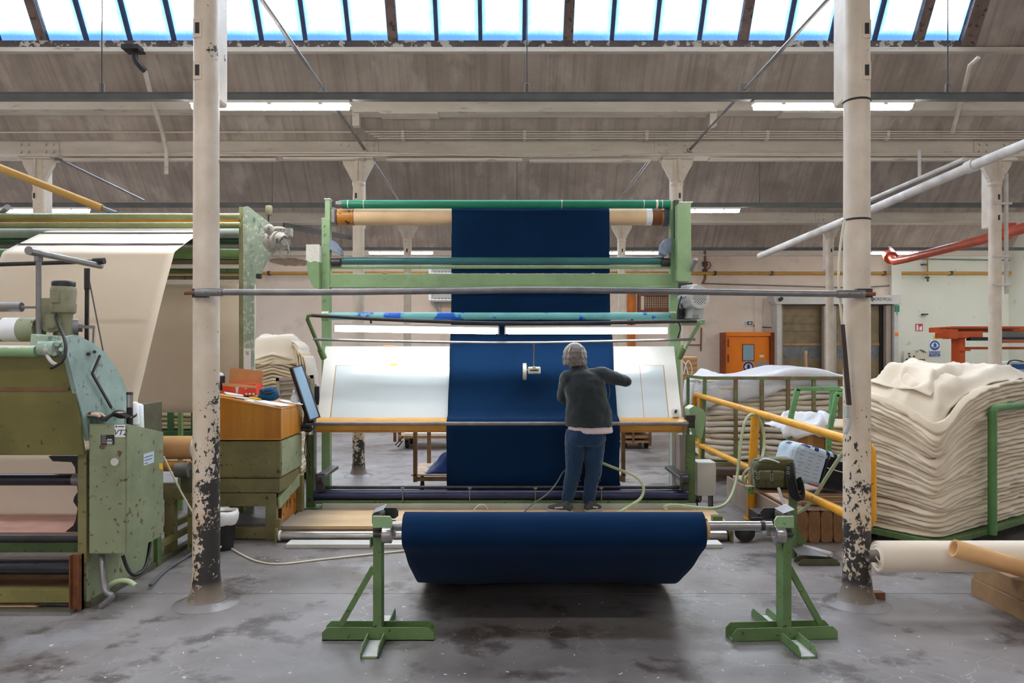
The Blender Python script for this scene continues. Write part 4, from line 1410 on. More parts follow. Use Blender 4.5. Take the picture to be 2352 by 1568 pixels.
# ------------------------------------------------------------------ plywood step in front of the machine
st = thing('plywood_step', 'low plywood step under the person, in front of the inspection machine', 'step', (0, 7.0, 0))
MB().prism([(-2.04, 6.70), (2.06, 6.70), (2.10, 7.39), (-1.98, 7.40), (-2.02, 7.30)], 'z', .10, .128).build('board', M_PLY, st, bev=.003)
MB().bx(-2.03, 2.05, 6.70, 6.73, .075, .10).build('front_batten', M_BROWNPOST, st, bev=.003)
MB().cyl((-2.0, 6.66, .052), (2.0, 6.66, .052), .043, seg=20).build('front_roller', M_STEEL, st)
MB().bx(-1.95, 1.95, 6.80, 7.15, 0, .10).build('base', M_BROWNPOST, st)
for x in (-2.045, 2.03):
    MB().bx(x, x + .02, 6.60, 6.80, 0, .125).build('end_plate', M_OLIVEPAINT, st)
MB().cyl((-2.02, 6.66, .052), (-2.0, 6.66, .052), .047, seg=20).build('roller_cap', M_PLASTIC, st)
tag(MB().bx(PX(658, 6.45), 1.9, 6.42, 6.58, .001, .035).build('white_board', M_WHITEBOARD, bev=.002), 'long white board lying on the floor in front of the plywood step', 'board')

# long steel pipe between the two front columns
fp = thing('cross_pipe', 'long grey steel pipe running between the two front columns', 'pipe', (.2, 4.88, PZ(670, 4.88)))
Yp = 4.885
MB().tube([P(495, 671, Yp), P(760, 671.5, Yp), P(1100, 667, Yp), P(1250, 665.5, Yp), P(1500, 668, Yp), P(1760, 673, Yp), P(1930, 675, Yp)], .0205, 14, 1).build('pipe', M_GALV, fp)
for xa, xb, y in ((450, 512, 671), (1922, 1985, 675)):
    s = MB().cyl(P(xa, y, Yp), P(xb, y, Yp), .0265, seg=18)
    for f in (.4, .85):
        c = P(xa + (xb - xa) * f, y, Yp)
        s.cyl(c, c + Vector((0, -.034, 0)), .007, seg=6)
    s.build('sleeve', M_GALV, fp)
MB().cyl(P(424, 673, Yp), P(450, 672, Yp), .013, seg=10).build('pipe_end', M_RUST, fp)
MB().cyl(P(1985, 675, Yp), P(2010, 675, Yp), .013, seg=10).build('pipe_end', M_RUST, fp)
MB().tube([P(1040, 672.5, Yp), P(1250, 671.5, Yp), P(1500, 674, Yp)], .003, 5).build('thread', M_CORD, fp)
for X, xm in ((-2.017, 474), (2.395, 1968)):
    MB().bx(X - .05, X + .05, 4.905, 4.945, PZ(682, Yp), PZ(662, Yp)).build('saddle', M_IRON, fp)
# ================================================================== PERSON
SC = F_PX / 7.36          # pixels per metre at the person's depth


def W(x, y, dy=0.0):
    """point near the person's plane, dy metres behind (+) or before (-) it"""
    return P(x, y, 7.36 + dy)


def skin_over(mb, name, mt, parent, voxel, smooth=6, label=None, disp=None):
    o = mb.build(name, mt, parent, label=label)
    r = o.modifiers.new('one_surface', 'REMESH')
    r.mode = 'VOXEL'
    r.voxel_size = voxel
    r.use_smooth_shade = True
    if smooth:
        s = o.modifiers.new('relax', 'SMOOTH')
        s.iterations = smooth
        s.factor = .5
    if disp:
        tx = bpy.data.textures.new(name + '_folds', 'CLOUDS')
        tx.noise_scale = disp[0]
        d = o.modifiers.new('folds', 'DISPLACE')
        d.texture = tx
        d.strength = disp[1]
        d.mid_level = .5
    return o


per = thing('person', 'person with greying hair in charcoal fleece and blue jeans, reaching across the navy cloth', 'person', (W(1325, 1168).x, 7.33, .13))
# joints
head = W(1320, 820, .07)
neck0, neck1 = W(1334, 858, .0), W(1325, 838, .05)
shL, shR = W(1303, 868, .01), W(1383, 860, .01)
elL, elR = W(1294, 912, .14), W(1436, 874, .10)
waL, waR = W(1308, 893, .36), W(1400, 868, .35)
hipL, hipR = W(1322, 1000), W(1366, 1000)
knL, knR = W(1318, 1078, -.01), W(1364, 1078, .01)
anL, anR = W(1303, 1148, -.02), W(1352, 1150, .0)

body = MB()
body.ball(head, (.078, .098, .118), 20, 14, (.10, 0, -.05))
fwd = Vector((-.12, 1, -.08)).normalized()
body.ball(head + fwd * .075 + Vector((0, 0, -.045)), (.055, .045, .065), 14, 10)        # jaw
body.cyl(head + fwd * .098 + Vector((0, 0, .02)), head + fwd * .122 + Vector((0, 0, -.025)), .009, .016, 10)   # nose
body.ball(head + fwd * .115 + Vector((0, 0, -.028)), .016, 10, 8)
for s in (-1, 1):
    body.ball(head + Vector((s * .080, .0, -.01)), (.012, .024, .034), 10, 8)             # ears
    body.ball(head + fwd * .092 + Vector((s * .032, 0, .012)), .014, 10, 8)               # eyelids
body.ball(head + fwd * .104 + Vector((0, 0, -.062)), (.026, .012, .010), 12, 8)           # mouth
body.capsule(neck0, neck1, .058, .054)
body.loft([(W(1352, 995), .165, .105), (W(1350, 960), .155, .105), (W(1348, 925), .15, .10), (W(1346, 890), .16, .105), (W(1344, 868), .17, .09), (W(1342, 856), .10, .07)], 22)
for a, b, c, r in ((shL, elL, waL, (.052, .042, .030)), (shR, elR, waR, (.052, .042, .030))):
    body.capsule(a, b, r[0], r[1])
    body.capsule(b, c, r[1], r[2])
for a, b, c in ((hipL, knL, anL), (hipR, knR, anR)):
    body.capsule(a, b, .080, .056)
    body.capsule(b, c, .056, .038)
for a, s in ((anL, -1), (anR, 1)):
    body.capsule(a, a + Vector((s * .02, .10, -.06)), .036, .028)


def hand(wrist, fw, up, side, curl):
    """palm and five unequal, bent fingers; side = direction of the thumb"""
    fw, up = fw.normalized(), up.normalized()
    sd = fw.cross(up).normalized() * side
    palm = wrist + fw * .055
    body.capsule(wrist, wrist + fw * .03, .026, .028, 12)
    for i, (o, L) in enumerate(((.030, .070), (.010, .080), (-.010, .074), (-.030, .058))):
        base = palm + sd * o + fw * .03
        body.capsule(palm - fw * .035 + sd * o * .7, base, .015, .012, 10)
        p1 = base + (fw * math.cos(curl * .5) - up * math.sin(curl * .5)) * L * .45
        p2 = p1 + (fw * math.cos(curl * 1.1) - up * math.sin(curl * 1.1)) * L * .32
        p3 = p2 + (fw * math.cos(curl * 1.6) - up * math.sin(curl * 1.6)) * L * .24
        body.capsule(base, p1, .0095, .0088, 8).capsule(p1, p2, .0088, .0082, 8).capsule(p2, p3, .0082, .007, 8)
    t0 = palm - fw * .025 + sd * .03
    t1 = t0 + (sd * .8 + fw * .6 - up * .3).normalized() * .038
    t2 = t1 + (sd * .2 + fw * .9 - up * .4).normalized() * .03
    body.capsule(palm - fw * .02, t0, .016, .014, 8).capsule(t0, t1, .0125, .011, 8).capsule(t1, t2, .011, .009, 8)


hand(waR, Vector((-.55, .8, .15)), Vector((.1, -.9, .5)), -1, .55)
hand(waL, Vector((.55, .8, .1)), Vector((-.1, -.9, .5)), 1, .55)
skin_over(body, 'body', M_SKIN, per, .0075, 3)

eye = MB()
for s in (-1, 1):
    eye.ball(head + fwd * .099 + Vector((s * .032, 0, .012)), .0105, 10, 8)
eye.build('eyes', M_PAPER, per)

hair = MB()
hair.ball(head + Vector((-.002, -.012, .026)), (.098, .112, .112), 20, 14)
random.seed(3)
for i in range(86):
    w = -PI * 1.08 + PI * 1.16 * i / 85
    ca, sa = math.cos(w), math.sin(w)
    pts = []
    end = -1.05 + .25 * random.random() if sa < .1 else -.35
    for k in range(7):
        t = 1.45 + (end - 1.45) * k / 6
        wob = .009 * math.sin(k * 1.4 + i * 2.1) + .007 * (random.random() - .5)
        fl = 1.0 + .10 * max(0, -t)
        rx, ry = (.104 + wob) * fl, (.118 + wob) * fl
        ct = math.cos(t) if t > 0 else 1 - .10 * t * t
        tw = w + .16 * math.sin(k * .8 + i * .7)
        pts.append(head + Vector((math.cos(tw) * ct * rx, -.012 + math.sin(tw) * ct * ry, .018 + .118 * math.sin(max(t, -1.3)))))
    for k in range(6):
        hair.capsule(pts[k], pts[k + 1], .0125 - .0006 * k, .0125 - .0006 * (k + 1), 6)
for i in range(6):
    a = head + Vector((.088, -.05, -.035 + .008 * i))
    hair.capsule(a, a + Vector((.022 + .012 * random.random(), -.01, -.012 + .006 * i)), .008, .0035, 6)
skin_over(hair, 'hair', M_HAIR, per, .0058, 1)

jk = MB()
jk.loft([(W(1354, 979, -.005), .232, .150), (W(1353, 968), .236, .153), (W(1351, 940), .222, .150), (W(1348, 915), .208, .145), (W(1345, 892), .205, .142), (W(1343, 872), .198, .125), (W(1341, 858, .0), .155, .100), (W(1338, 850, .01), .095, .075)], 30)
jk.capsule(shL, shR, .080, .078)
jk.capsule(W(1320, 858, .01), W(1336, 848, .02), .07, .066)
jk.capsule(shL, elL, .084, .068)
jk.capsule(elL, waL, .068, .048)
jk.capsule(shR, elR, .080, .062)
jk.capsule(W(1372, 862, .01), shR, .085, .08)
jk.capsule(elR, waR, .062, .046)
jk.ball(elR + Vector((.005, 0, -.005)), (.064, .06, .06))
jk.cyl(neck0 + Vector((0, 0, -.01)), neck1 + Vector((.0, -.012, -.012)), .078, .070, 18)
for k in range(4):
    c = shR.lerp(elR, .12 + .17 * k)
    jk.capsule(c + Vector((-.01, -.02, .07)), c + Vector((.03, -.06, -.01)), .012, .008, 8)
for k in range(3):
    c = elR + Vector((-.02 + .014 * k, .01, .055 - .03 * k))
    jk.capsule(c, c + Vector((.03, -.02, -.03)), .010, .008, 8)
skin_over(jk, 'fleece_jacket', M_JACKET, per, .011, 3, disp=(.13, .03))

sh = MB()
sh.loft([(W(1357, 994, -.005), .222, .142), (W(1356, 986), .224, .145), (W(1354, 970), .215, .138)], 30)
skin_over(sh, 'shirt_hem', M_SHIRT, per, .012, 2)
per.children[-1].rotation_euler = (0, 0, 0)

jn = MB()
jn.loft([(W(1345, 1022), .182, .120), (W(1345, 1005), .198, .138), (W(1346, 985), .195, .135)], 26)
jn.capsule(hipL + Vector((0, 0, -.02)), knL, .112, .080)
jn.capsule(knL, anL + Vector((0, 0, .02)), .080, .060)
jn.capsule(hipR + Vector((0, 0, -.02)), knR, .112, .082)
jn.capsule(knR, anR + Vector((0, 0, .02)), .082, .062)
jn.ball(W(1326, 1008, -.06), (.095, .075, .095))
jn.ball(W(1366, 1006, -.06), (.095, .075, .095))
for kn, rr in ((knL, .078), (knR, .078)):
    for k in range(6):
        z = .09 - .035 * k
        sgn = 1 if k % 2 else -1
        jn.capsule(kn + Vector((-.06 * sgn, -.045, z)), kn + Vector((.06 * sgn, -.055, z - .018)), .010, .010, 8)
for an in (anL, anR):
    for k in range(3):
        jn.capsule(an + Vector((-.045, -.035, .05 - .028 * k)), an + Vector((.045, -.035, .042 - .028 * k)), .013, .013, 8)
skin_over(jn, 'jeans', M_JEANS, per, .010, 3, disp=(.08, .02))

for an, dx, nm_ in ((anL, -1, 0), (anR, 1, 1)):
    s = MB()
    z0 = .130
    heel = Vector((an.x + .012 * -dx, an.y - .045, z0))
    toe = Vector((an.x + dx * (.165 if nm_ == 0 else .10), an.y - .01, z0))
    d = (toe - heel).normalized()
    L = (toe - heel).length
    s.capsule(heel + Vector((0, 0, .038)), heel + d * L * .45 + Vector((0, 0, .042)), .042, .045)
    s.capsule(heel + d * L * .45 + Vector((0, 0, .04)), toe + Vector((0, 0, .03)), .046, .030)
    s.capsule(heel + d * .03 + Vector((0, 0, .05)), Vector((an.x, an.y, z0 + .11)), .044, .046)
    so = skin_over(s, 'shoe', M_SHOE, per, .008, 2)
    b = MB()
    n = d.cross(Vector((0, 0, 1)))
    out = []
    for i in range(20):
        w = 2 * PI * i / 20
        q = heel + d * (L / 2 + math.cos(w) * (L / 2 + .042)) + n * math.sin(w) * .046
        out.append((q.x, q.y))
    b.prism(out, 'z', z0, z0 + .024, True)
    b.build('sole', M_GREY if nm_ == 0 else M_GREY, so)
    st_ = MB().bar(heel + d * L * .3 + n * .046 + Vector((0, 0, .05)), heel + d * L * .75 + n * .044 + Vector((0, 0, .04)), .006, .012)
    st_.bar(heel + d * L * .3 - n * .046 + Vector((0, 0, .05)), heel + d * L * .75 - n * .044 + Vector((0, 0, .04)), .006, .012)
    st_.build('stripe', M_LGREY, so)

# air hose at the person's feet and the lead to the hand tool
tag(MB().tube([P(1340, 1046, 7.50), P(1376, 1060, 7.48), P(1420, 1078, 7.3), P(1462, 1092, 7.15), P(1481, 1118, 7.1), P(1474, 1145, 7.05), P(1445, 1162, 7.0), Vector((P(1405, 1172, 6.95).x, 6.95, .15)), Vector((1.0, 6.85, .142)), Vector((.9, 6.9, .142))], .014, 10, 2).build('air_hose', M_CABLE), 'pale green air hose looping behind the person on the plywood step', 'hose')
tag(MB().tube([P(1325, 1066, 7.5), P(1294, 1080, 7.45), P(1280, 1108, 7.2), P(1255, 1138, 7.05), P(1220, 1158, 7.0), Vector((P(1190, 1172, 6.9).x, 6.95, .137)), Vector((0.05, 6.8, .137))], .007, 8, 2).build('cable', M_DARKCORD), 'thin grey cable hanging beside the legs of the person', 'cable')
tag(MB().tube([P(1396, 869, 7.77), P(1402, 900, 7.62), P(1398, 915, 7.55), P(1392, 935, 7.5)], .004, 6, 2).build('cord', M_BLACK), 'thin black cord below the raised arm of the person', 'cord')
tag(MB().tube([P(1088, 1171, 7.32), P(1100, 1158, 7.33), P(1114, 1158, 7.34), P(1122, 1171, 7.35)], .006, 6, 2).build('cord', M_CORD), 'small arched white cord end on the plywood step', 'cord')
# ================================================================== LEFT SIDE
XS = -2.75


def side_pt(x, y):
    Y = XS * F_PX / (x - CX)
    return (Y, EYE - (y - CY) * Y / F_PX)


lm = thing('winding_machine', 'big olive and aqua winding machine with a curved side plate, at the left edge', 'machine', (-3.4, 5.2, 0))
out = [(150, 800), (157, 772), (176, 769), (199, 780), (217, 789), (240, 808), (265, 841), (283, 872), (296, 907), (301, 935), (300, 985), (205, 1012), (196, 974), (174, 892), (160, 835)]
MB().prism([side_pt(a, b) for a, b in out], 'x', XS - .03, XS).build('side_plate', M_AQUA, lm, bev=.004)
# sloped hood of folded sheets
h0, h1, h2 = side_pt(156, 818), side_pt(176, 893), side_pt(196, 1045)
hb = MB()
hb.prism([h0, h1, (h1[0] + .02, h1[1]), (h0[0] + .02, h0[1])], 'x', -6.2, XS - .01)
hb.build('hood_sheet', M_HOOD, lm)
hb = MB().prism([(h1[0], h1[1] - .008), h2, (h2[0] + .25, h2[1] - .0), (h2[0] + .25, h2[1] + .02), (h2[0] + .02, h2[1] + .02), (h1[0] + .02, h1[1])], 'x', -6.2, XS - .01)
hb.build('hood_sheet', M_HOOD, lm, bev=.006)
MB().prism([(h1[0] - .006, h1[1] + .012), (h1[0] - .008, h1[1] - .012), (h1[0] + .02, h1[1] - .012), (h1[0] + .02, h1[1] + .012)], 'x', -6.2, XS - .05).build('hood_seam', M_BROWNPOST, lm)
# rollers along the top
MB().cyl((-6.2, 4.62, PZ(806, 4.6)), (PX(80, 4.6), 4.62, PZ(806, 4.6)), .036, seg=20).build('green_roller', M_MGREEN, lm)
zb_ = PZ(757, 4.80)
for xa, xb, mt, lb in ((-400, 12, M_VARN, 'varnished brown roller sleeve'), (12, 50, M_PAPER, 'white tape around the roller'), (50, 90, M_SAGE, None)):
    MB().cyl((PX(xa, 4.8), 4.8, zb_), (PX(xb, 4.8), 4.8, zb_), .078, seg=24).build('big_roller', mt, lm, label=lb)
z_ = PZ(705, 4.8)
MB().cyl((-6, 4.8, z_), (PX(50, 4.8), 4.8, z_), .031, seg=18).build('pressure_roller', M_GALV, lm)
MB().cyl((PX(50, 4.8), 4.8, z_), (PX(92, 4.8), 4.8, z_), .010, seg=10).build('roller_axle', M_GALV, lm)
# pipe frame
MB().cyl((-2.985, 4.75, PZ(800, 4.75)), (-2.985, 4.75, PZ(590, 4.75)), .0165, seg=14).build('frame_post', M_GALV, lm)
MB().cyl((-2.94, 4.6, 2.33), (-2.94, 5.40, 2.33), .022, seg=14).cyl((-2.94, 4.58, 2.33), (-2.94, 4.65, 2.33), .027, seg=14).build('frame_rail', M_GALV, lm)
MB().cyl((-2.985, 4.75, PZ(600, 4.75)), (-2.985, 4.75, PZ(585, 4.75)), .026, seg=12).build('pipe_tee', M_GALV, lm)
MB().cyl(P(-200, 613, 5.4), P(226, 600, 5.36), .016, seg=12).cyl(P(215, 600, 5.36), P(240, 599, 5.36), .024, seg=12).build('guide_rod', M_IRON, lm)
MB().cyl(P(222, 603, 5.36), P(222, 612, 5.36), .006, seg=6).build('guide_clip', M_IRON, lm)
s = MB().bar(P(199, 842, 5.12), P(200, 650, 5.12), .026, .012, (0, 1, 0)).bar(P(200, 665, 5.11), P(200, 616, 5.11), .034, .014, (0, 1, 0))
for y in (622, 640, 660):
    s.cyl(P(201, y, 5.10), P(201, y, 5.08), .008, seg=6)
s.build('slotted_strut', M_IRON, lm)
MB().tube([P(206, 648, 5.12), P(222, 730, 5.14), P(238, 812, 5.16), P(247, 860, 5.2), P(256, 935, 5.24)], .005, 6).build('pull_cord', M_DARKCORD, lm)
MB().bar(P(230, 816, 4.98), P(212, 858, 4.9), .012, .014).build('link_strap', M_IRON, lm)
MB().bar(P(212, 858, 4.9), P(256, 936, 5.15), .012, .016).build('link_strap', M_IRON, lm)
s = MB().bar(P(181, 750, 4.93), P(218, 751, 4.98), .012, .02).bar(P(216, 749, 4.98), P(213, 818, 4.98), .012, .012, (0, 1, 0))
s.cyl(P(213, 800, 4.99), P(213, 815, 4.99), .012, seg=8)
s.build('crank_lever', M_GALV, lm)
# motor and gear castings
mx, my = PX(146, 4.9), 4.9
mt = MB().lathe([(.05, PZ(722, 4.9)), (.074, PZ(718, 4.9)), (.078, PZ(700, 4.9)), (.072, PZ(695, 4.9)), (.078, PZ(672, 4.9)), (.076, PZ(662, 4.9)), (.06, PZ(656, 4.9))], (mx, my, 0), 24)
mt.box((mx - .01, my - .075, PZ(685, 4.9)), (.06, .02, .07))
mt.build('motor', M_SAGE2, lm, bev=.003)
MB().lathe([(.070, PZ(657, 4.9)), (.072, PZ(648, 4.9)), (.060, PZ(645, 4.9)), (.052, PZ(648, 4.9))], (mx, my, 0), 24).build('motor_cap', M_BLACK, lm)
MB().lathe([(.062, PZ(772, 4.9)), (.058, PZ(760, 4.9)), (.052, PZ(740, 4.9)), (.056, PZ(722, 4.9)), (.066, PZ(718, 4.9))], (mx, my, 0), 20).build('motor_neck', M_SAGE2, lm)
g = MB().box(P(118, 715, 4.95), (.09, .12, .18)).cyl(P(116, 742, 4.80), P(116, 742, 4.98), .062, seg=20)
g.cyl(P(116, 742, 4.76), P(116, 742, 4.8), .03, seg=14)
g.build('gear_housing', M_SAGE2, lm, bev=.01)
g = MB().cyl(P(164, 752, 4.95), P(180, 752, 4.97), .058, seg=18).cyl(P(180, 752, 4.97), P(190, 752, 4.98), .03, seg=12)
g.build('clutch_wheel', M_GALV, lm, bev=.004)
g = MB().box(P(105, 785, 4.72), (.11, .14, .09), (0, .1, 0)).box(P(122, 805, 4.74), (.14, .12, .12), (.2, 0, .1)).cyl(P(92, 800, 4.62), P(128, 800, 4.62), .045, seg=14)
for a, b in ((118, 800), (130, 790), (140, 802), (124, 812)):
    g.cyl(P(a, b, 4.60), P(a, b, 4.64), .014, seg=8)
g.build('bearing_casting', M_DUSTGREEN, lm, bev=.012)
MB().tube([P(128, 722, 4.82), P(134, 745, 4.75), P(150, 780, 4.66), P(152, 805, 4.62), P(146, 828, 4.6), P(126, 842, 4.58), P(116, 845, 4.58)], .010, 8, 2).build('motor_cable', M_BLACK, lm)
MB().tube([P(108, 815, 4.6), P(118, 832, 4.58), P(132, 838, 4.6)], .012, 8, 1).build('cable_tail', M_DUST, lm)
s = MB()
for a, b in ((203, 813), (217, 808), (195, 828), (189, 840)):
    s.cyl(P(a, b, 4.88), P(a, b, 4.95), .012, seg=8)
s.build('plate_bolts', M_IRON, lm)
# frame below
MB().bx(PX(184, 4.93), PX(204, 4.93), 4.90, 4.96, PZ(1290, 4.93), PZ(1032, 4.93)).build('front_channel', M_OLIVEPAINT, lm, bev=.004)
s = MB().bx(PX(170, 4.9), PX(193, 4.9), 4.87, 4.90, 0, PZ(1270, 4.9)).bx(PX(170, 4.9), PX(173, 4.9), 4.84, 4.90, 0, PZ(1270, 4.9)).bx(PX(190, 4.9), PX(193, 4.9), 4.84, 4.90, 0, PZ(1270, 4.9))
for y in (1280, 1375):
    s.cyl(P(182, y, 4.85), P(182, y, 4.87), .012, seg=8)
s.build('rusty_post', M_RUST, lm, bev=.003)
MB().bx(XS - .06, XS - .02, 4.93, 5.9, .04, .42).build('side_frame', M_SAGE, lm, bev=.004)
MB().bx(XS - .06, XS + .0, 4.93, 6.7, 0, .04).build('floor_beam', M_RUSTGREEN, lm, bev=.004)
MB().bx(XS - .05, XS - .01, 5.9, 6.6, .12, .17).build('side_rail', M_OLIVEPAINT, lm, bev=.004)
MB().bx(XS - .05, XS + .01, 5.86, 5.93, .0, .45).build('rear_post', M_DGREEN, lm, bev=.004)
MB().bx(XS - .06, XS - .02, 5.05, 6.0, .42, 1.3).build('rear_plate', M_RUSTGREEN, lm)
z_ = PZ(1101, 5.1)
MB().cyl((-6.2, 5.1, z_), (PX(187, 5.1), 5.1, z_), .041, seg=24).build('black_roller', M_BLACK2, lm)
MB().cyl((PX(170, 5.1), 5.1, z_), (PX(190, 5.1), 5.1, z_), .043, seg=20).build('roller_journal', M_GALV, lm)
pts = [(115, 1046), (190, 1046), (190, 1218), (150, 1222), (172, 1205), (178, 1190), (182, 1165), (172, 1150), (174, 1140), (182, 1128), (176, 1072), (168, 1060), (125, 1058)]
MB().prism([(PX(a, 5.16), PZ(b, 5.16)) for a, b in pts], 'y', 5.14, 5.18).build('swing_arm', M_BLACK, lm, bev=.004)
MB().bx(-6.2, -2.86, 5.12, 5.75, PZ(1216, 5.2) - .02, PZ(1216, 5.2)).build('red_board', M_REDPLANK, lm)
MB().cyl((-6.2, 5.05, PZ(1236, 5.05)), (-2.84, 5.05, PZ(1236, 5.05)), .028, seg=16).build('lower_shaft', M_IRON, lm)
MB().bx(-6.2, -2.86, 5.12, 5.17, PZ(1270, 5.1), PZ(1247, 5.1)).build('green_stay', M_DGREEN, lm)
MB().cyl((-6.2, 5.0, PZ(1302, 5.0)), (-2.86, 5.0, PZ(1302, 5.0)), .050, seg=20).build('lower_roller', M_BLACK2, lm)
MB().bx(-6.2, -2.82, 5.0, 5.6, .10, .115).build('foot_board', M_BROWNPOST, lm)
MB().bx(-6.2, -2.82, 4.90, 4.95, PZ(1382, 4.92), PZ(1350, 4.92)).build('front_beam', M_HOOD, lm, bev=.004)
MB().bx(-6.2, -2.80, 4.78, 4.88, .0, .022).build('floor_strip', M_STEEL, lm)
MB().bx(-6.2, -3.1, 4.9, 5.3, .0, .02).build('floor_board', M_PLY, lm)
# control cabinet
Yn, Yf2 = 4.90, 5.42
cabx0, cabx1 = PX(205, Yn), PX(292, Yn)
zt0, zt1, zbm = PZ(973, Yn), PZ(992, Yf2), PZ(1272, Yn)
cab = MB().prism([(Yn, zbm), (Yf2, zbm), (Yf2, zt1), (Yn, zt0)], 'x', cabx0, cabx1).build('control_cabinet', M_SAGE, lm, bev=.006)
MB().bx(cabx0 + .008, cabx1 - .008, Yn - .006, Yn, zbm + .008, zt0 - .008).build('cabinet_door', M_SAGE, cab, bev=.002)
MB().bx(PX(233, Yn), PX(264, Yn), Yn - .009, Yn - .006, PZ(1020, Yn), PZ(998, Yn)).build('rating_plate', M_SIGNBLACK, cab)
s = MB()
for j in range(4):
    s.bx(PX(248, Yn), PX(259, Yn), Yn - .0105, Yn - .009, PZ(1019 - j * 3.2, Yn), PZ(1017 - j * 3.2, Yn))
for j in range(5):
    s.bx(PX(235, Yn), PX(245 if j > 1 else 261, Yn), Yn - .0105, Yn - .009, PZ(1016.5 - j * 4, Yn), PZ(1015.5 - j * 4, Yn))
s.build('plate_print', M_LGREY, cab)
MB().bx(PX(265, Yn), PX(289, Yn), Yn - .010, Yn - .006, PZ(1003, Yn), PZ(975, Yn)).build('white_card', M_PAPER, cab)
MB().cyl((PX(265, Yn), Yn - .012, PZ(1060, Yn)), (PX(265, Yn), Yn - .006, PZ(1060, Yn)), .026, seg=24).build('round_gauge', M_LGREY, cab)
MB().bx(cabx1 + .001, cabx1 + .003, 5.12, 5.27, PZ(1065, 5.2), PZ(1039, 5.2)).build('side_label', M_LABEL, cab)
s = MB()
for j in range(3):
    s.bx(cabx1 + .003, cabx1 + .004, 5.13, 5.13 + (.05, .11, .12)[j], PZ(1062 - j * 7, 5.2), PZ(1060.5 - j * 7, 5.2))
s.build('label_print', M_SIGNNAVY, cab)
MB().add([(cabx1 + .002, 5.35, .86), (cabx1 + .002, 5.41, .84), (cabx1 + .002, 5.40, .89), (cabx1 + .002, 5.35, .90)], [(0, 1, 2, 3)]).build('tape_scrap', M_YELLOWBOX, cab)


def text(body, size, loc, rot, mt, parent, name='lettering', extrude=.0005, align='CENTER', xs=1.0, shear=0):
    """lettering turned into an ordinary mesh part"""
    cu = bpy.data.curves.new(name, 'FONT')
    cu.body = body
    cu.size = size
    cu.extrude = extrude
    cu.align_x = align
    cu.align_y = 'CENTER'
    cu.shear = shear
    cu.resolution_u = 3
    tmp = bpy.data.objects.new('tmp', cu)
    C.objects.link(tmp)
    me = bpy.data.meshes.new_from_object(tmp.evaluated_get(bpy.context.evaluated_depsgraph_get()))
    bpy.data.objects.remove(tmp)
    me.materials.clear()
    me.materials.append(mt)
    o = bpy.data.objects.new(name, me)
    C.objects.link(o)
    p = parent
    while p.parent is not None:
        p = p.parent
    o.parent = parent
    o.location = Vector(loc) - p.location
    o.rotation_euler = rot
    o.scale.x = xs
    return o


text('VT2', .052, (PX(277, Yn), Yn - .0112, PZ(993, Yn)), (PI / 2, 0, 0), M_SIGNBLACK, cab, 'handwriting', shear=.3)
s = MB().cyl((PX(269, Yn), Yn - .011, PZ(979, Yn)), (PX(269, Yn), Yn - .010, PZ(979, Yn)), .007, seg=5).bx(PX(273, Yn), PX(287, Yn), Yn - .011, Yn - .010, PZ(980, Yn), PZ(978, Yn))
s.build('card_print', M_SIGNBLACK, cab)
# hoses under the cabinet
for pts, r, mt_, lab in (([P(234, 1275, 4.95), P(235, 1300, 4.9), P(238, 1345, 4.85), P(244, 1362, 4.82), P(262, 1368, 4.8), P(232, 1393, 4.82)], .020, M_GALV, 'grey flexible conduit below the sage control cabinet'),
                         ([P(243, 1362, 4.9), P(250, 1342, 4.9), P(275, 1332, 4.9), P(298, 1334, 4.88), P(312, 1345, 4.86)], .016, M_CABLE, 'olive hose arching over the floor below the sage control cabinet'),
                         ([P(282, 1275, 5.0), P(292, 1305, 5.0), P(305, 1322, 5.0), P(325, 1316, 5.05), P(338, 1295, 5.2), P(345, 1245, 5.3)], .012, M_BLACK, 'black cable looping under the sage control cabinet')):
    pts = [Vector((p.x, p.y, max(p.z, r))) for p in pts]
    tag(MB().tube(pts, r, 10, 2).build('hose', mt_), lab, 'hose')
tag(MB().tube([P(345, 1330, 5.3) * 1, P(375, 1300, 5.7), P(415, 1275, 6.0), P(445, 1255, 6.2)], .012, 8, 2).build('cable', M_DARKCORD), 'dark grey cable along the floor behind the front left column', 'cable')
for o in (C.objects[-1],):
    o.location.z = .0

# things on the cabinet
rg = MB()


def rag(u, v):
    x = PX(200 + 92 * u, 4.98)
    y = 4.88 + .24 * v
    return Vector((x, y, zt0 + .012 + .032 * abs(math.sin(u * 5 + v * 2)) + .03 * n3(u * 4, v * 4, 2) + .015))


tag(rg.grid(rag, 22, 12).build('rag', M_RAGMIX, solid=.012), 'crumpled dark and beige rag on top of the sage control cabinet', 'rag')
cz = zt1 + .03
cxp = PX(326, 5.3)
t = thing('thread_cone', 'white thread cone standing on the control cabinet', 'thread cone', (cxp - .05, 5.3, zt1))
MB().lathe([(.05, zt1 + .006), (.054, zt1 + .02), (.048, PZ(930, 5.3)), (.03, PZ(926, 5.3))], (PX(322, 5.3) - .02, 5.28, 0), 20).build('thread', M_PAPER, t)
MB().lathe([(.02, zt1 + .004), (.014, PZ(921, 5.3))], (PX(322, 5.3) - .02, 5.28, 0), 12).build('paper_core', M_KRAFT, t)
t = thing('thread_cone', 'second white thread cone on the control cabinet, half hidden by the black torch', 'thread cone', (PX(299, 5.1), 5.17, zt0 - .02))
MB().lathe([(.048, zt0 - .03), (.050, zt0), (.042, PZ(928, 5.1)), (.028, PZ(925, 5.1))], (PX(303, 5.1) - .05, 5.2, 0), 20).build('thread', M_PAPER, t)
MB().lathe([(.018, zt0 - .03), (.014, PZ(920, 5.1))], (PX(303, 5.1) - .05, 5.2, 0), 12).build('paper_core', M_KRAFT, t)
t = thing('torch', 'black torch with a ribbed silver head standing on the control cabinet', 'torch', (PX(310, 5.05), 5.05, zt0 - .02))
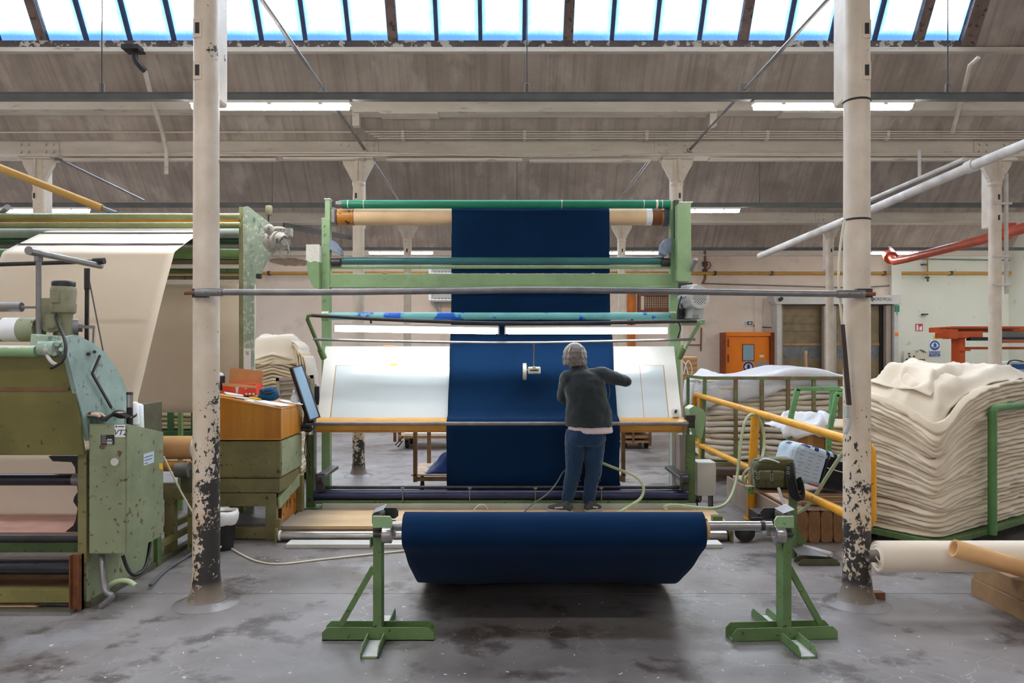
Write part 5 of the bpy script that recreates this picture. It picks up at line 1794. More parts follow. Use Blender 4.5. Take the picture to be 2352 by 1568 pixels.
xx = PX(308, 5.05) - .03
MB().lathe([(.020, zt0 - .03), (.021, zt0), (.020, PZ(935, 5.05))], (xx, 5.05, 0), 16).build('handle', M_BLACK, t)
MB().lathe([(.021, PZ(935, 5.05)), (.022, PZ(932, 5.05)), (.020, PZ(925, 5.05)), (.022, PZ(910, 5.05)), (.022, PZ(906, 5.05))], (xx, 5.05, 0), 16).build('head', M_STEEL, t)
MB().lathe([(.022, PZ(906, 5.05)), (.022, PZ(901, 5.05)), (.018, PZ(900, 5.05))], (xx, 5.05, 0), 16).build('lens_ring', M_BLACK, t)

# ------------------------------------------------------------------ overhead roller frame and the white cloth
YO = 7.3
of = thing('roller_frame', 'tall dust-caked green frame with overhead bars and a motor, left of the inspection machine', 'frame', (PX(565, YO), YO, 0))
xo0, xo1 = PX(550, YO), PX(584, YO)
MB().bx(xo0, PX(560, YO), YO - .02, YO + .22, 0, PZ(476, YO)).build('post_flange', M_OLIVEEDGE, of, bev=.004)
pts = [(560, 476), (570, 474), (660, 543), (655, 560), (618, 592), (600, 630), (588, 640), (585, 660), (585, 860), (560, 860)]
MB().prism([(PX(a, YO), PZ(b, YO)) for a, b in pts], 'y', YO - .02, YO + .0).build('gusset_plate', M_DUSTGREEN, of, bev=.005)
MB().bx(PX(560, YO), PX(584, YO), YO - .02, YO + .0, 0, PZ(860, YO)).build('lower_post', M_DUSTGREEN, of)
mc = P(640, 553, YO - .12)
m_ = MB().cyl(mc + Vector((-.10, .10, .01)), mc + Vector((.05, -.08, -.01)), .095, seg=20)
m_.cyl(mc + Vector((.05, -.08, -.01)), mc + Vector((.10, -.12, -.015)), .085, .05, seg=20)
for k in range(10):
    w = 2 * PI * k / 10
    m_.bar(mc + Vector((.05, -.09, 0)) + Vector((.05 * math.sin(w) * .6, 0, math.cos(w) * .03)), mc + Vector((.06, -.09, 0)) + Vector((.09 * math.sin(w) * .7, 0, math.cos(w) * .09)), .012, .02)
m_.ball(mc + Vector((-.07, -.06, .10)), (.05, .04, .05), 12, 8)
m_.ball(mc + Vector((.0, .0, .11)), (.08, .05, .03), 12, 8)
m_.cyl(mc + Vector((.12, -.06, .03)), mc + Vector((.12, -.06, .11)), .035, seg=12)
m_.build('motor', M_LINTGREY, of, bev=.006)
MB().tube([mc + Vector((.10, -.1, -.02)), mc + Vector((.13, -.1, -.09)), mc + Vector((.12, -.1, -.17)), mc + Vector((.06, -.1, -.18)), mc + Vector((.03, -.1, -.12)), mc + Vector((.08, -.1, -.06))], .011, 8, 2).build('motor_cable', M_LINTGREY, of)
MB().lathe([(.028, PZ(492, YO)), (.034, PZ(490, YO)), (.035, PZ(473, YO)), (.028, PZ(470, YO))], (PX(614, YO), YO + .05, 0), 16).build('terminal_cup', M_SAGE2, of)
MB().cyl((PX(613, YO), YO + .05, PZ(510, YO)), (PX(613, YO), YO + .05, PZ(490, YO)), .008, seg=8).build('cup_stem', M_IRON, of)
MB().bx(PX(562, YO), PX(578, YO), YO - .026, YO - .021, PZ(850, YO), PZ(800, YO)).build('paper_notice', M_PAPER, of)
text('N', .06, (PX(570, YO), YO - .027, PZ(811, YO)), (PI / 2, 0, 0), M_SIGNBLACK, of.children[-1], 'notice_letter', xs=.6)
MB().box(P(595, 634, YO), (.05, .05, .05)).build('end_stop', M_IRON, of, bev=.01)
s = MB()
for a, b in ((583, 500), (600, 515), (577, 575), (580, 590), (577, 605), (575, 655), (577, 560)):
    s.cyl(P(a, b, YO - .02), P(a, b, YO - .035), .012, seg=8)
s.build('gusset_bolts', M_DUSTGREEN, of)
XLm = -6.4
for y, Yb_, r, mt_, nm_ in ((497, 7.26, .030, M_BARDUST, 'top_bar'), (517, 7.24, .030, M_BARDUST, 'top_bar'), (536, 7.55, .05, M_LINTGREEN, 'back_roller'), (553, 7.6, .045, M_DEEPGREEN, 'back_roller'),
                            (582, 7.35, .048, M_BARGREEN, 'mid_roller'), (600, 7.4, .030, M_OLIVEPAINT, 'mid_bar'), (622, 7.45, .026, M_DGREEN, 'lower_bar'), (637, 7.5, .022, M_OLIVEPAINT, 'lower_bar')):
    MB().cyl((XLm, Yb_, PZ(y, Yb_)), (PX(552, Yb_), Yb_, PZ(y, Yb_)), r, seg=18).build(nm_, mt_, of)
MB().bx(XLm, PX(552, 7.32), 7.34, 7.38, PZ(513, 7.3), PZ(502, 7.3)).build('wooden_slat', M_VARN2, of)
MB().bar(P(652, 518, 7.5), P(806, 546, ROW2 - .08), .02, .06).build('brace_bar', M_IRON, of)
MB().tube([P(-60, 480, 7.3), P(5, 486, 7.3), P(18, 476, 7.2)], .03, 10).build('bent_pipe', M_GALV, of)

# long cloth falling from the frame into the winding machine
xr_, xl_ = -2.905, -4.42
cpth = [(7.5, 2.93), (7.22, 2.905), (6.9, 2.76), (6.60, 2.62), (6.53, 2.585), (6.50, 2.53), (6.3, 2.18), (6.1, 1.78), (5.9, 1.37), (5.72, 1.05), (5.68, .85), (5.66, .45)]
pv = [Vector((0, a, b)) for a, b in cpth]
for _ in range(2):
    q = [pv[0]]
    for i in range(len(pv) - 1):
        q += [pv[i] * .75 + pv[i + 1] * .25, pv[i] * .25 + pv[i + 1] * .75]
    q.append(pv[-1])
    pv = q


def cl2(u, v):
    p = pv[int(round(v * (len(pv) - 1)))]
    return Vector((xl_ + (xr_ - xl_) * u, p.y + .004 * n3(u * 5, p.z * 2, 4), p.z + .004 * n3(u * 4, p.y * 3, 8)))


cw = MB().grid(cl2, 20, len(pv) - 1).build('cream_cloth', M_CREAM, solid=.003)
tag(cw, 'wide cream cloth sloping down from the overhead bars into the winding machine', 'cloth')
for Ys, zs_ in ((7.06, 2.838), (6.72, 2.683)):
    s = MB().bar((xl_, Ys, zs_ + .003), (xr_, Ys, zs_ + .003), .035, .002)
    s.build('blue_stripe', M_STRIPE, cw)
bk = MB().grid(lambda u, v: Vector((-5.6 + 3.0 * u, 7.75 + .02 * math.sin(v * 9) + .01 * n3(u * 4, v * 5), 2.42 - 1.35 * v)), 16, 14).build('beige_cloth', M_CREAM, solid=.003)
tag(bk, 'beige cloth hanging behind the overhead bars, seen left of the front column', 'cloth')

# ------------------------------------------------------------------ desk
YD0, YD1 = 6.70, 7.42
dx0, dx1 = -2.72, PX(645, YD0)
dk = thing('desk', 'orange-brown wooden desk box on an olive green metal cabinet', 'desk', ((dx0 + dx1) / 2, 7.05, 0))
zdl, zdr, zdb = PZ(915, YD0), PZ(942, YD0), PZ(1010, YD0)
MB().prism([(dx0, zdb), (dx1, zdb), (dx1, zdr), (dx0, zdl + .02)], 'y', YD0, YD1).build('desk_box', M_VENEER, dk, bev=.004)
MB().prism([(dx0, zdl + .021), (dx1 + .005, zdr + .001), (dx1 + .005, zdr + .018), (dx0, zdl + .038)], 'y', YD0 - .006, YD1).build('desk_top', M_VENEER, dk, bev=.003)
MB().bx(dx0, dx1 + .004, YD0 - .006, YD0, zdb, zdb + .012).build('edge_strip', M_VARN2, dk)
sc = []
for i in range(9):
    sc.append(P(553 + i * 7, 972 - 6 * math.sin(i * .9) - i * .3, YD0 - .001))
MB().tube(sc, .0012, 4, 1).tube([P(566, 955, YD0 - .001), P(572, 960, YD0 - .001), P(570, 968, YD0 - .001), P(577, 958, YD0 - .001)], .0012, 4, 2).build('scratch', M_KRAFT, dk)
zg = PZ(1098, YD0)
MB().bx(dx0, dx1 - .006, YD0 + .008, YD1, zg, zdb - .012).build('cabinet_body', M_OLIVEPAINT, dk, bev=.006)
MB().bx(dx0 + .02, dx1 - .035, YD0, YD0 + .01, zg + .012, zdb - .022).build('front_panel', M_OLIVEPAINT, dk, bev=.003)
MB().bx(dx1 - .008, dx1 - .0, YD0 + .03, YD1 - .03, zg + .012, zdb - .022).build('side_panel', M_SAGE, dk, bev=.003)
MB().bx(dx0, dx1 - .01, YD0 + .0, YD1 - .02, zg - .13, zg - .005).build('middle_frame', M_OLIVEPAINT, dk, bev=.004)
zl = zg - .135
s = MB().bx(dx0, dx1 - .04, YD0, YD0 + .05, zl - .12, zl)
s.bx(dx0, dx1 - .04, YD0, YD0 + .05, .015, .11)
s.build('cross_rail', M_OLIVEPAINT, dk, bev=.004)
for xx in (dx0 + .03, dx1 - .09):
    MB().bx(xx - .05, xx + .05, YD0 - .002, YD0 + .06, 0, zl).build('leg', M_OLIVEPAINT, dk, bev=.005)
MB().bx(dx1 - .05, dx1 + .03, YD1 - .12, YD1 - .04, 0, zl + .06).build('leg', M_OLIVEPAINT, dk, bev=.004)
MB().bx(dx0, dx0 + .08, YD1 - .1, YD1 - .04, 0, zl).build('leg', M_OLIVEPAINT, dk, bev=.004)
MB().bar((dx1 - .04, YD0 + .03, zl - .10), (dx1 - .01, YD1 - .07, zl + .02), .04, .10).build('side_brace', M_SAGE, dk, bev=.004)
MB().bx(dx1 - .10, dx1 - .03, YD0 + .12, YD1 - .12, .13, zl - .05).build('inner_panel', M_VARN, dk)
MB().bx(dx0, dx1 - .1, YD0 + .1, YD1 - .1, .10, .125).build('lower_shelf', M_GALV, dk)
MB().bx(dx1 - .045, dx1 + .005, YD0 - .04, YD0 - .004, 0, .20).build('post_shoe', M_OLIVEPAINT, dk, bev=.004)


def dz(x):
    return zdl + .038 + (zdr + .018 - zdl - .038) * (x - dx0) / (dx1 + .005 - dx0)


slope = math.atan2(zdl - zdr + .02, dx1 - dx0)
# box of tools with its lid up
bxc, bxy = PX(555, 7.15), 7.18
bx0, bx1 = PX(518, 7.15), PX(594, 7.15)
t = thing('cardboard_box', 'red-orange printed box with its brown cardboard lid open, on the wooden desk', 'box', (bxc, bxy, dz(bxc)))
zb0, zb1 = dz(bxc) - .005, dz(bxc) + .115
s = MB().box((bxc, bxy, (zb0 + zb1) / 2), (bx1 - bx0, .20, zb1 - zb0 - .01))
bo = s.build('carton', M_RED, t)
lid = MB().prism([(bx0, zb1 - .005), (bx1 + .0, zb1 - .03), (bx1 + .02, zb1 + .115), (bx0 + .01, zb1 + .15)], 'y', bxy + .06, bxy + .066).build('lid', M_KRAFT, t)
MB().prism([(bx0, zb1 - .022), (bx1, zb1 - .045), (bx1, zb1 - .018), (bx0, zb1 + .006)], 'y', bxy - .108, bxy - .102).build('front_flap', M_KRAFT, t)
s = MB()
yy = bxy - .1015
s.prism([(bxc - .035, zb1 - .03), (bxc - .0, zb1 - .03), (bxc - .012, zb0 + .03), (bxc - .028, zb0 + .03)], 'y', yy - .001, yy)
s.prism([(bxc + .045, zb1 - .04), (bxc + .085, zb1 - .045), (bxc + .062, zb0 + .065)], 'y', yy - .001, yy)
s.build('tool_print', M_LGREY, t)
s = MB()
for k in range(3):
    s.bx(bxc + .06 + .034 * k, bxc + .08 + .034 * k, yy - .001, yy, zb0 + .012, zb0 + .030)
s.build('pictogram', M_PAPER, t)
# teal pouch, papers, folder, cards
def pouch(u, v):
    w = 2 * PI * u
    p = v * PI
    x = math.cos(w) * math.sin(p) ** .6
    y = math.sin(w) * math.sin(p) ** .6
    z = -math.cos(p)
    n = 1 + .16 * n3(x * 2, y * 2, z * 2 + 3)
    top = -.25 * abs(x) * (z > .4) * 0
    return Vector((PX(616, 7.05) + x * .10 * n, 7.06 + y * .07 * n, dz(PX(616, 7.05)) + .058 + z * .056 * n + top + .02 * (1 - x * x) * (z > .3)))


t = thing('pouch', 'teal blue cloth pouch with a black drawstring on the wooden desk', 'pouch', (PX(616, 7.05), 7.06, dz(PX(616, 7.05))))
MB().grid(pouch, 24, 14).build('bag', M_TEAL, t)
MB().tube([P(598, 897, 7.02), P(610, 905, 6.98), P(622, 904, 6.98), P(632, 899, 7.02), P(626, 893, 7.08), P(612, 892, 7.1), P(598, 897, 7.02)], .011, 8, 1).build('drawstring', M_BLACKCLOTH, t)


def sheet(cx_, cy_, w, d, rz, lift, mt_, nm_, lab, cat, th=.004, grp=None):
    mb = MB()
    R = Matrix.Rotation(rz, 3, 'Z')

    def f(u, v):
        q = R @ Vector(((u - .5) * w, (v - .5) * d, 0))
        x, y = cx_ + q.x, cy_ + q.y
        return Vector((x, y, dz(x) + lift + .004 * n3(x * 9, y * 9, lift * 40)))
    mb.grid(f, 8, 6)
    return tag(mb.build(nm_, mt_, solid=th), lab, cat, grp)


sheet(PX(622, 6.82), 6.86, .26, .19, -.15, .010, M_PAPER, 'paper_pad', 'thick white paper pad at the front corner of the wooden desk', 'paper', .010)
sheet(PX(600, 6.8), 6.84, .30, .16, -.1, .003, M_PAPER, 'paper_sheet', 'white paper sheet lying under the thick pad on the wooden desk', 'paper', .002)
sheet(PX(668, 7.25), 7.28, .22, .18, .2, .004, M_PAPER, 'paper_sheet', 'white paper sheet beside the clear spray bottle on the wooden desk', 'paper', .002)
sheet(PX(560, 6.9), 6.92, .20, .14, .4, .006, M_LGREY, 'grey_folder', 'grey paper folder in the middle of the wooden desk', 'folder', .003)
sheet(PX(518, 6.86), 6.88, .22, .13, .2, .005, M_KRAFT, 'paper_sheet', 'brown paper sheet beside the chipped front column on the wooden desk', 'paper', .003)
sheet(PX(583, 6.93), 6.97, .11, .06, -.1, .014, M_YELLOWBOX, 'yellow_card', 'yellow card in front of the teal pouch', 'card', .012)
sheet(PX(535, 7.0), 7.02, .16, .12, .5, .012, M_PAPER, 'crumpled_paper', 'crumpled white paper in front of the red-orange box', 'paper', .012)
t = thing('bucket', 'dark navy plastic tub between the front left column and the red-orange box', 'tub', (PX(503, 7.2), 7.2, dz(PX(503, 7.2))))
zz = dz(PX(503, 7.2))
MB().lathe([(.062, zz), (.068, zz + .13), (.066, zz + .145), (.058, zz + .145)], (PX(500, 7.2), 7.2, 0), 20).build('tub', M_NAVYPLASTIC, t)
MB().lathe([(.058, zz + .145), (.05, zz + .165), (.02, zz + .18)], (PX(500, 7.2), 7.2, 0), 14).build('rag_inside', M_PAPER, t)
t = thing('spray_bottle', 'clear spray bottle standing behind the tilted monitor', 'bottle', (PX(676, 7.3), 7.3, dz(PX(676, 7.3))))
zz = dz(PX(676, 7.3))
MB().lathe([(.032, zz + .002), (.036, zz + .02), (.034, zz + .06), (.014, zz + .09), (.012, zz + .10)], (PX(676, 7.3), 7.3, 0), 16).build('bottle', M_WRAP, t)
MB().box((PX(677, 7.3), 7.28, zz + .115), (.02, .05, .03)).build('trigger_head', M_LABEL, t, bev=.004)
# tilted monitor
t = thing('monitor', 'flat monitor tilted edge-on between the wooden desk and the white table', 'monitor', P(712, 950, 7.45))
p_top, p_bot = P(672, 842, 7.3), P(712, 962, 7.3)
d = (p_bot - p_top)
L = d.length
ang = math.atan2(d.x, -d.z)
Rm = Matrix.Rotation(-ang, 3, 'Y')
Rz = Matrix.Rotation(math.radians(-35), 3, 'Z')
cmon = (p_top + p_bot) / 2 + Vector((.03, .04, 0))
s = MB().box(cmon, (.022, .13, L), Rm @ Rz)
s.build('screen_panel', M_SCREEN, t, bev=.004)
s = MB().box(cmon + Rm @ Rz @ Vector((-.024, 0, 0)), (.028, .14, L * 1.02), Rm @ Rz)
s.build('back_shell', M_BLACK, t, bev=.008)
s = MB()
for k in (-1, 1):
    s.box(cmon + Rm @ Rz @ Vector((.008, k * .065, 0)), (.014, .014, L * 1.02), Rm @ Rz)
    s.box(cmon + Rm @ Rz @ Vector((.008, 0, k * L / 2)), (.014, .14, .014), Rm @ Rz)
s.build('bezel', M_BLACK, t)
s = MB().bar(P(713, 958, 7.45), P(722, 972, 7.55), .05, .03).box(P(700, 975, 7.4), (.16, .10, .02)).box(P(703, 985, 7.4), (.14, .10, .02)).bar(P(704, 940, 7.42), P(697, 990, 7.4), .03, .03)
s.build('mount_arm', M_IRON, t, bev=.004)
for k in range(3):
    MB().tube([P(704 + k * 3, 985, 7.38), P(702 + k * 2, 1010, 7.4), P(699 + k * 5, 1040, 7.42), P(708 + k, 1070 - k * 16, 7.46), P(712, 1090 - k * 20, 7.5)], .005, 6, 2).build('cable', M_BLACK, t)
tag(MB().box(P(728, 908, 7.9), (.05, .03, .20)).build('small_speaker', M_NAVYPLASTIC, bev=.006), 'small dark blue box between the monitor and the white table', 'speaker')
# bin
t = thing('waste_bin', 'black waste bin with a white bag behind the front left column', 'bin', (PX(510, 6.35), 6.38, 0))
bx_, by_ = PX(507, 6.35), 6.40
MB().lathe([(.085, 0), (.115, .30), (.118, .31), (.105, .31)], (bx_, by_, 0), 22).build('bin', M_BLACK, t)
bagm = MB()
vs = []
for j, (r, z) in enumerate(((.112, .22), (.128, .25), (.132, .30), (.122, .335), (.105, .335), (.10, .29), (.09, .20))):
    for i in range(26):
        w = 2 * PI * i / 26
        n = 1 + .07 * n3(math.cos(w) * 3, math.sin(w) * 3, j * .7)
        vs.append(Vector((bx_ + math.cos(w) * r * n, by_ + math.sin(w) * r * n, z + .02 * n3(math.cos(w) * 2, math.sin(w) * 2, j + 4))))
bagm.add(vs, [(j * 26 + i, j * 26 + (i + 1) % 26, (j + 1) * 26 + (i + 1) % 26, (j + 1) * 26 + i) for j in range(6) for i in range(26)], True)
bagm.build('bag', M_PLASTIC, t)
# white cord over the floor
pts = [Vector((P(470, 1195, 5.6).x, 5.6, .30)), Vector((P(490, 1225, 5.75).x, 5.8, .12)), P(503, 1240, 6.2), P(545, 1268, 6.0), P(590, 1290, 5.9), P(640, 1296, 5.9), P(720, 1286, 6.0), P(850, 1272, 6.1), P(930, 1262, 6.2), P(990, 1262, 6.25)]
pts = [pts[0], pts[1]] + [Vector((PX(x, F_PX * 1.69 / (y - CY)), F_PX * 1.69 / (y - CY), .008)) for x, y in ((512, 1246), (545, 1268), (590, 1290), (640, 1296), (720, 1286), (850, 1272), (930, 1264))]
tag(MB().tube(pts, .008, 8, 2).build('floor_cable', M_CORD), 'cream cable curving over the floor from the front left column to the green stand', 'cable')
tag(MB().tube([P(376, 1048, 5.45), P(392, 1082, 5.5), P(420, 1138, 5.6), P(446, 1182, 5.65)], .007, 8, 2).build('cable', M_CORD), 'cream cable hanging from the control cabinet to the front left column', 'cable')

# ------------------------------------------------------------------ roll cradle behind the cabinet
rc_ = thing('roll_cradle', 'olive green cradle with orange wooden rollers between the control cabinet and the front left column', 'cradle', (-2.95, 6.3, 0))
Yk = 6.25
MB().cyl((-4.6, Yk, PZ(1070, Yk)), (PX(425, Yk), Yk, PZ(1070, Yk)), .045, seg=20).build('wooden_roller', M_VARN2, rc_)
MB().cyl((-4.6, Yk + .22, PZ(1078, Yk)), (PX(425, Yk), Yk + .22, PZ(1078, Yk)), .045, seg=20).build('wooden_roller', M_VARN2, rc_)
MB().cyl((PX(412, Yk), Yk - .06, PZ(1076, Yk)), (PX(442, Yk), Yk - .06, PZ(1076, Yk)), .062, seg=20).build('felt_roller_end', M_GALV, rc_)
MB().bx(-4.6, PX(445, Yk), Yk - .04, Yk + .3, PZ(1145, Yk), PZ(1122, Yk)).build('top_rail', M_OLIVEPAINT, rc_, bev=.004)
MB().bx(PX(420, Yk), PX(448, Yk), Yk - .05, Yk + .05, PZ(1128, Yk), PZ(1075, Yk)).build('end_bearing', M_RUSTGREEN, rc_, bev=.004)
for x in (395, 448):
    MB().bx(PX(x - 13, Yk), PX(x + 10, Yk), Yk - .04, Yk + .03, 0, PZ(1145, Yk)).build('leg', M_OLIVEPAINT, rc_, bev=.004)
MB().bar(P(376, 1215, 6.3), P(448, 1180, 6.7), .04, .05).build('brace', M_OLIVEPAINT, rc_)
t = thing('paper_roll', 'brown kraft roll with a white end lying on the orange wooden rollers', 'roll', (-3.1, Yk + .1, PZ(1058, Yk)))
MB().cyl((-4.4, Yk + .1, PZ(1031, Yk)), (PX(436, Yk), Yk + .1, PZ(1031, Yk)), .100, seg=28).build('roll', M_KRAFT, t)
MB().cyl((PX(436, Yk), Yk + .1, PZ(1031, Yk)), (PX(462, Yk), Yk + .1, PZ(1031, Yk)), .098, seg=28).build('white_wrap', M_PAPER, t)
# ================================================================== RIGHT SIDE


def fabric_stack(t, c, w, d, z0, z1, n, mt, rz=0.0, warp=None, jit=.018, per=64, label_part='fabric_layer', tuck=.0, mts=None, slant=0):
    """n folded layers, each an uneven soft-edged slab of its own"""
    R = Matrix.Rotation(rz, 3, 'Z')
    c = Vector((c[0], c[1], 0))
    h = (z1 - z0) / n
    for k in range(n):
        f = (k + .5) / n
        ox, oy = jit * 1.5 * n3(k * .6, 1.3, c.x), jit * 1.5 * n3(k * .6, 7.7, c.x)
        gx, gy = 1 + .03 * n3(k * .9, 3.1, c.y) - tuck * f, 1 + .03 * n3(k * .9, 9.1, c.y) - tuck * f
        mb = MB()
        vs = []
        prof = ((-.05, .0), (-.0, .22), (.012, .5), (-.0, .80), (-.05, 1.0))
        for (inn, hz) in prof:
            for i in range(per):
                a = 2 * PI * i / per
                ca, sa = math.cos(a), math.sin(a)
                m_ = max(abs(ca), abs(sa))
                e = (abs(ca) ** 16 + abs(sa) ** 16) ** (-1 / 16)
                lx, ly = ca * e * w / 2 * gx, sa * e * d / 2 * gy
                ins = inn + jit * n3(lx * 5, ly * 5, k * 1.7 + 3) + jit * .5 * n3(lx * 19, ly * 19, k * 3.1)
                lx += ca * ins * (1 + .0) + ox
                ly += sa * ins + oy
                z = z0 + h * (k + hz) + .012 * n3(lx * 2.5, ly * 2.5, k * .35) + .009 * n3(lx * 9, ly * 9, k * 1.1)
                if warp:
                    z += warp(lx, ly, f)
                p = c + R @ Vector((lx, ly, 0))
                vs.append(Vector((p.x, p.y, max(z, z0 + .002))))
        mb.add(vs, [(j * per + i, j * per + (i + 1) % per, (j + 1) * per + (i + 1) % per, (j + 1) * per + i) for j in range(len(prof) - 1) for i in range(per)], True)
        top = vs[-per:]
        cc = sum(top, Vector()) / per
        mb.add([cc] + top, [(0, 1 + i, 1 + (i + 1) % per) for i in range(per)], True)
        mb.build(label_part, mts[k % len(mts)] if mts else mt, t)


def heap(t, c, w, d, z, hgt, mt, rz, seed, nm_='top_cloth', nu=40, nv=30, fold=.05, warp=None, drop=.06, solid=.006):
    R = Matrix.Rotation(rz, 3, 'Z')
    c = Vector((c[0], c[1], 0))

    def f(u, v):
        lx, ly = (u - .5) * w, (v - .5) * d
        e = min(u, 1 - u, v, 1 - v)
        b = min(1, e / .18)
        b = b * b * (3 - 2 * b)
        r1 = 1 - abs(n3(lx * 1.3 + ly * .7, ly * 2.6, seed))
        r2 = 1 - abs(n3(lx * 3.1 - ly * 1.2, ly * 4.0, seed + 5))
        zz = z + hgt * b + fold * (r1 ** 3) * (.25 + b) + fold * .45 * (r2 ** 4) - drop * (1 - b)
        lx += .05 * n3(u * 4, v * 4, seed + 9) * (1 - b)
        ly += .05 * n3(u * 4, v * 4, seed + 19) * (1 - b)
        if warp:
            zz += warp(lx, ly, 1.0)
        p = c + R @ Vector((lx, ly, 0))
        return Vector((p.x, p.y, zz))
    return MB().grid(f, nu, nv).build(nm_, mt, t, solid=solid)


# ---- the big stack on its cart
RZ = math.radians(34)
ux, uy = Vector((math.cos(RZ), math.sin(RZ), 0)), Vector((-math.sin(RZ), math.cos(RZ), 0))
corner = Vector((3.60, 6.12, 0))
SW, SD = 2.2, .84
cen = corner + ux * SW / 2 + uy * SD / 2


def droop(lx, ly, f):
    du, dv = max(0, lx + SW / 2), max(0, ly + SD / 2)
    k = math.exp(-(du * 2.1 + dv * 1.9))
    return -.52 * (f ** 1.1) * k


cart = thing('fabric_cart', 'green steel cart under the biggest stack of raw fabric, at the right edge', 'cart', (cen.x, cen.y, 0))
dk_ = MB()
dk_.box((cen.x, cen.y, .125), (SW + .12, SD + .10, .05), (0, 0, RZ))
dk_.build('deck', M_DGREEN, cart, bev=.004)
for a, b in ((.25, .15), (SW - .25, .15), (.25, SD - .15), (SW - .25, SD - .15)):
    q = corner + ux * a + uy * b
    MB().cyl((q - ux * .02 + Vector((0, 0, .05))), (q + ux * .02 + Vector((0, 0, .05))), .05, seg=16).build('wheel', M_RUBBER, cart)
pp_ = P(2292, 1235, 6.62)
for s_, (a, nm_) in enumerate(((.79, 'post'), (2.1, 'post'))):
    q = corner + ux * a - uy * .07
    MB().cyl((q.x, q.y, .10), (q.x, q.y, 1.19), .036, seg=14).build('post', M_STANDGREEN2, cart)
q0, q1 = corner + ux * .79 - uy * .07, corner + ux * 2.1 - uy * .07
MB().tube([(q0.x, q0.y, 1.16), (q0.x + .02, q0.y + .015, 1.205), (q0.x + .07, q0.y + .047, 1.215), (q1.x, q1.y, 1.215)], .034, 12, 1).build('top_rail', M_STANDGREEN2, cart)
stk = thing('fabric_stack', 'tallest stack of folded raw ecru fabric, drooping at its corner, at the right edge', 'fabric stack', (cen.x, cen.y, .15))
fabric_stack(stk, cen, SW, SD, .152, 1.47, 32, M_ECRU, RZ, droop, jit=.034, per=130, mts=[M_ECRU, M_ECRU2, M_ECRU, M_ECRU3])
heap(stk, cen + uy * .03, SW * .98, SD * .98, 1.47, .03, M_ECRU2, RZ, 3.3, nu=70, nv=44, fold=.065, warp=droop, drop=.03)
heap(stk, cen + ux * -.1 + uy * .12, SW * .74, SD * .62, 1.515, .02, M_ECRU2, RZ + .12, 11.7, nu=60, nv=40, fold=.075, warp=lambda x, y, f: droop(x, y, f) * .8, drop=.05)

# ---- fabric under plastic behind a green rail
c2 = thing('rail_cart', 'green rail cart in front of the plastic-covered fabric below the orange door', 'cart', (3.7, 10.0, 0))
Yr = 9.72
zr_ = PZ(868, Yr)
MB().bx(PX(1617, Yr), PX(1945, Yr), Yr - .025, Yr + .025, zr_ - .022, zr_ + .022).build('top_rail', M_RAILRUST, c2, bev=.003)
for i, x in enumerate((1619, 1690, 1750, 1810, 1869, 1930)):
    MB().bar((PX(x - (6 if i == 0 else 0), Yr), Yr, .24), (PX(x, Yr), Yr, zr_), .045, .04, (0, 1, 0)).build('post', M_DGREEN if i == 0 else M_RAILRUST, c2, bev=.003)
MB().bar((PX(1617, Yr), Yr, zr_), (PX(1584, 10.4), 10.5, zr_), .04, .04).build('side_rail', M_DGREEN, c2)
MB().bar((PX(1584, 10.4), 10.5, .24), (PX(1584, 10.4), 10.5, zr_), .04, .04, (0, 1, 0)).build('side_post', M_DGREEN, c2)
MB().bx(PX(1606, Yr), PX(1945, Yr), Yr - .04, 11.0, .20, .26).build('deck', M_RAILRUST, c2, bev=.004)
for x in (2.75, 4.3):
    MB().cyl((x - .02, 9.9, .09), (x + .02, 9.9, .09), .09, seg=18).build('wheel', M_RUBBER, c2)
    MB().bx(x - .04, x + .04, 9.86, 9.94, .09, .21).build('fork', M_IRON, c2)
s2 = thing('fabric_stack', 'stack of folded pale fabric wrapped in white plastic behind the rusty green rail', 'fabric stack', (3.7, 10.35, .26))
fabric_stack(s2, (3.66, 10.36), 1.92, 1.10, .262, 1.35, 15, M_ECRU2, 0.03, lambda x, y, f: .05 * n3(x * 1.6, f * 3, 2), jit=.04, per=90, tuck=.03, mts=[M_ECRUPALE, M_ECRU2, M_ECRUPALE])
pw_ = thing('plastic_wrap', 'white plastic sheet draped over the fabric stack below the orange door', 'plastic sheet', (3.66, 10.3, 1.4))


def drape(u, v):
    lx, ly = (u - .5) * 2.06, (v - .5) * 1.3
    e = min(u, 1 - u, v, 1 - v)
    zz = 1.36 + .145 * math.exp(-((lx - .30) / .50) ** 2) + .08 * math.exp(-((lx + .74) / .08) ** 2) * (.3 + v) + .02 * n3(lx * 4, ly * 4, 2)
    if v < .16:
        k = (.16 - v) / .16
        zz -= (.22 + .16 * (1 - u) ** 2 + .10 * n3(lx * 3, 1, 5)) * k
        ly = -.585 - .02 * n3(lx * 6, v * 8, 1)
    if u < .08:
        k = (.08 - u) / .08
        zz -= .75 * k * (.6 + .4 * n3(ly * 4, 0, 3))
        lx = -.99 - .05 * k - .02 * n3(v * 9, u * 9, 7)
    return Vector((3.68 + lx, 10.36 + ly, zz))


MB().grid(drape, 60, 30).build('sheet', M_WRAPW, pw_, solid=.002)

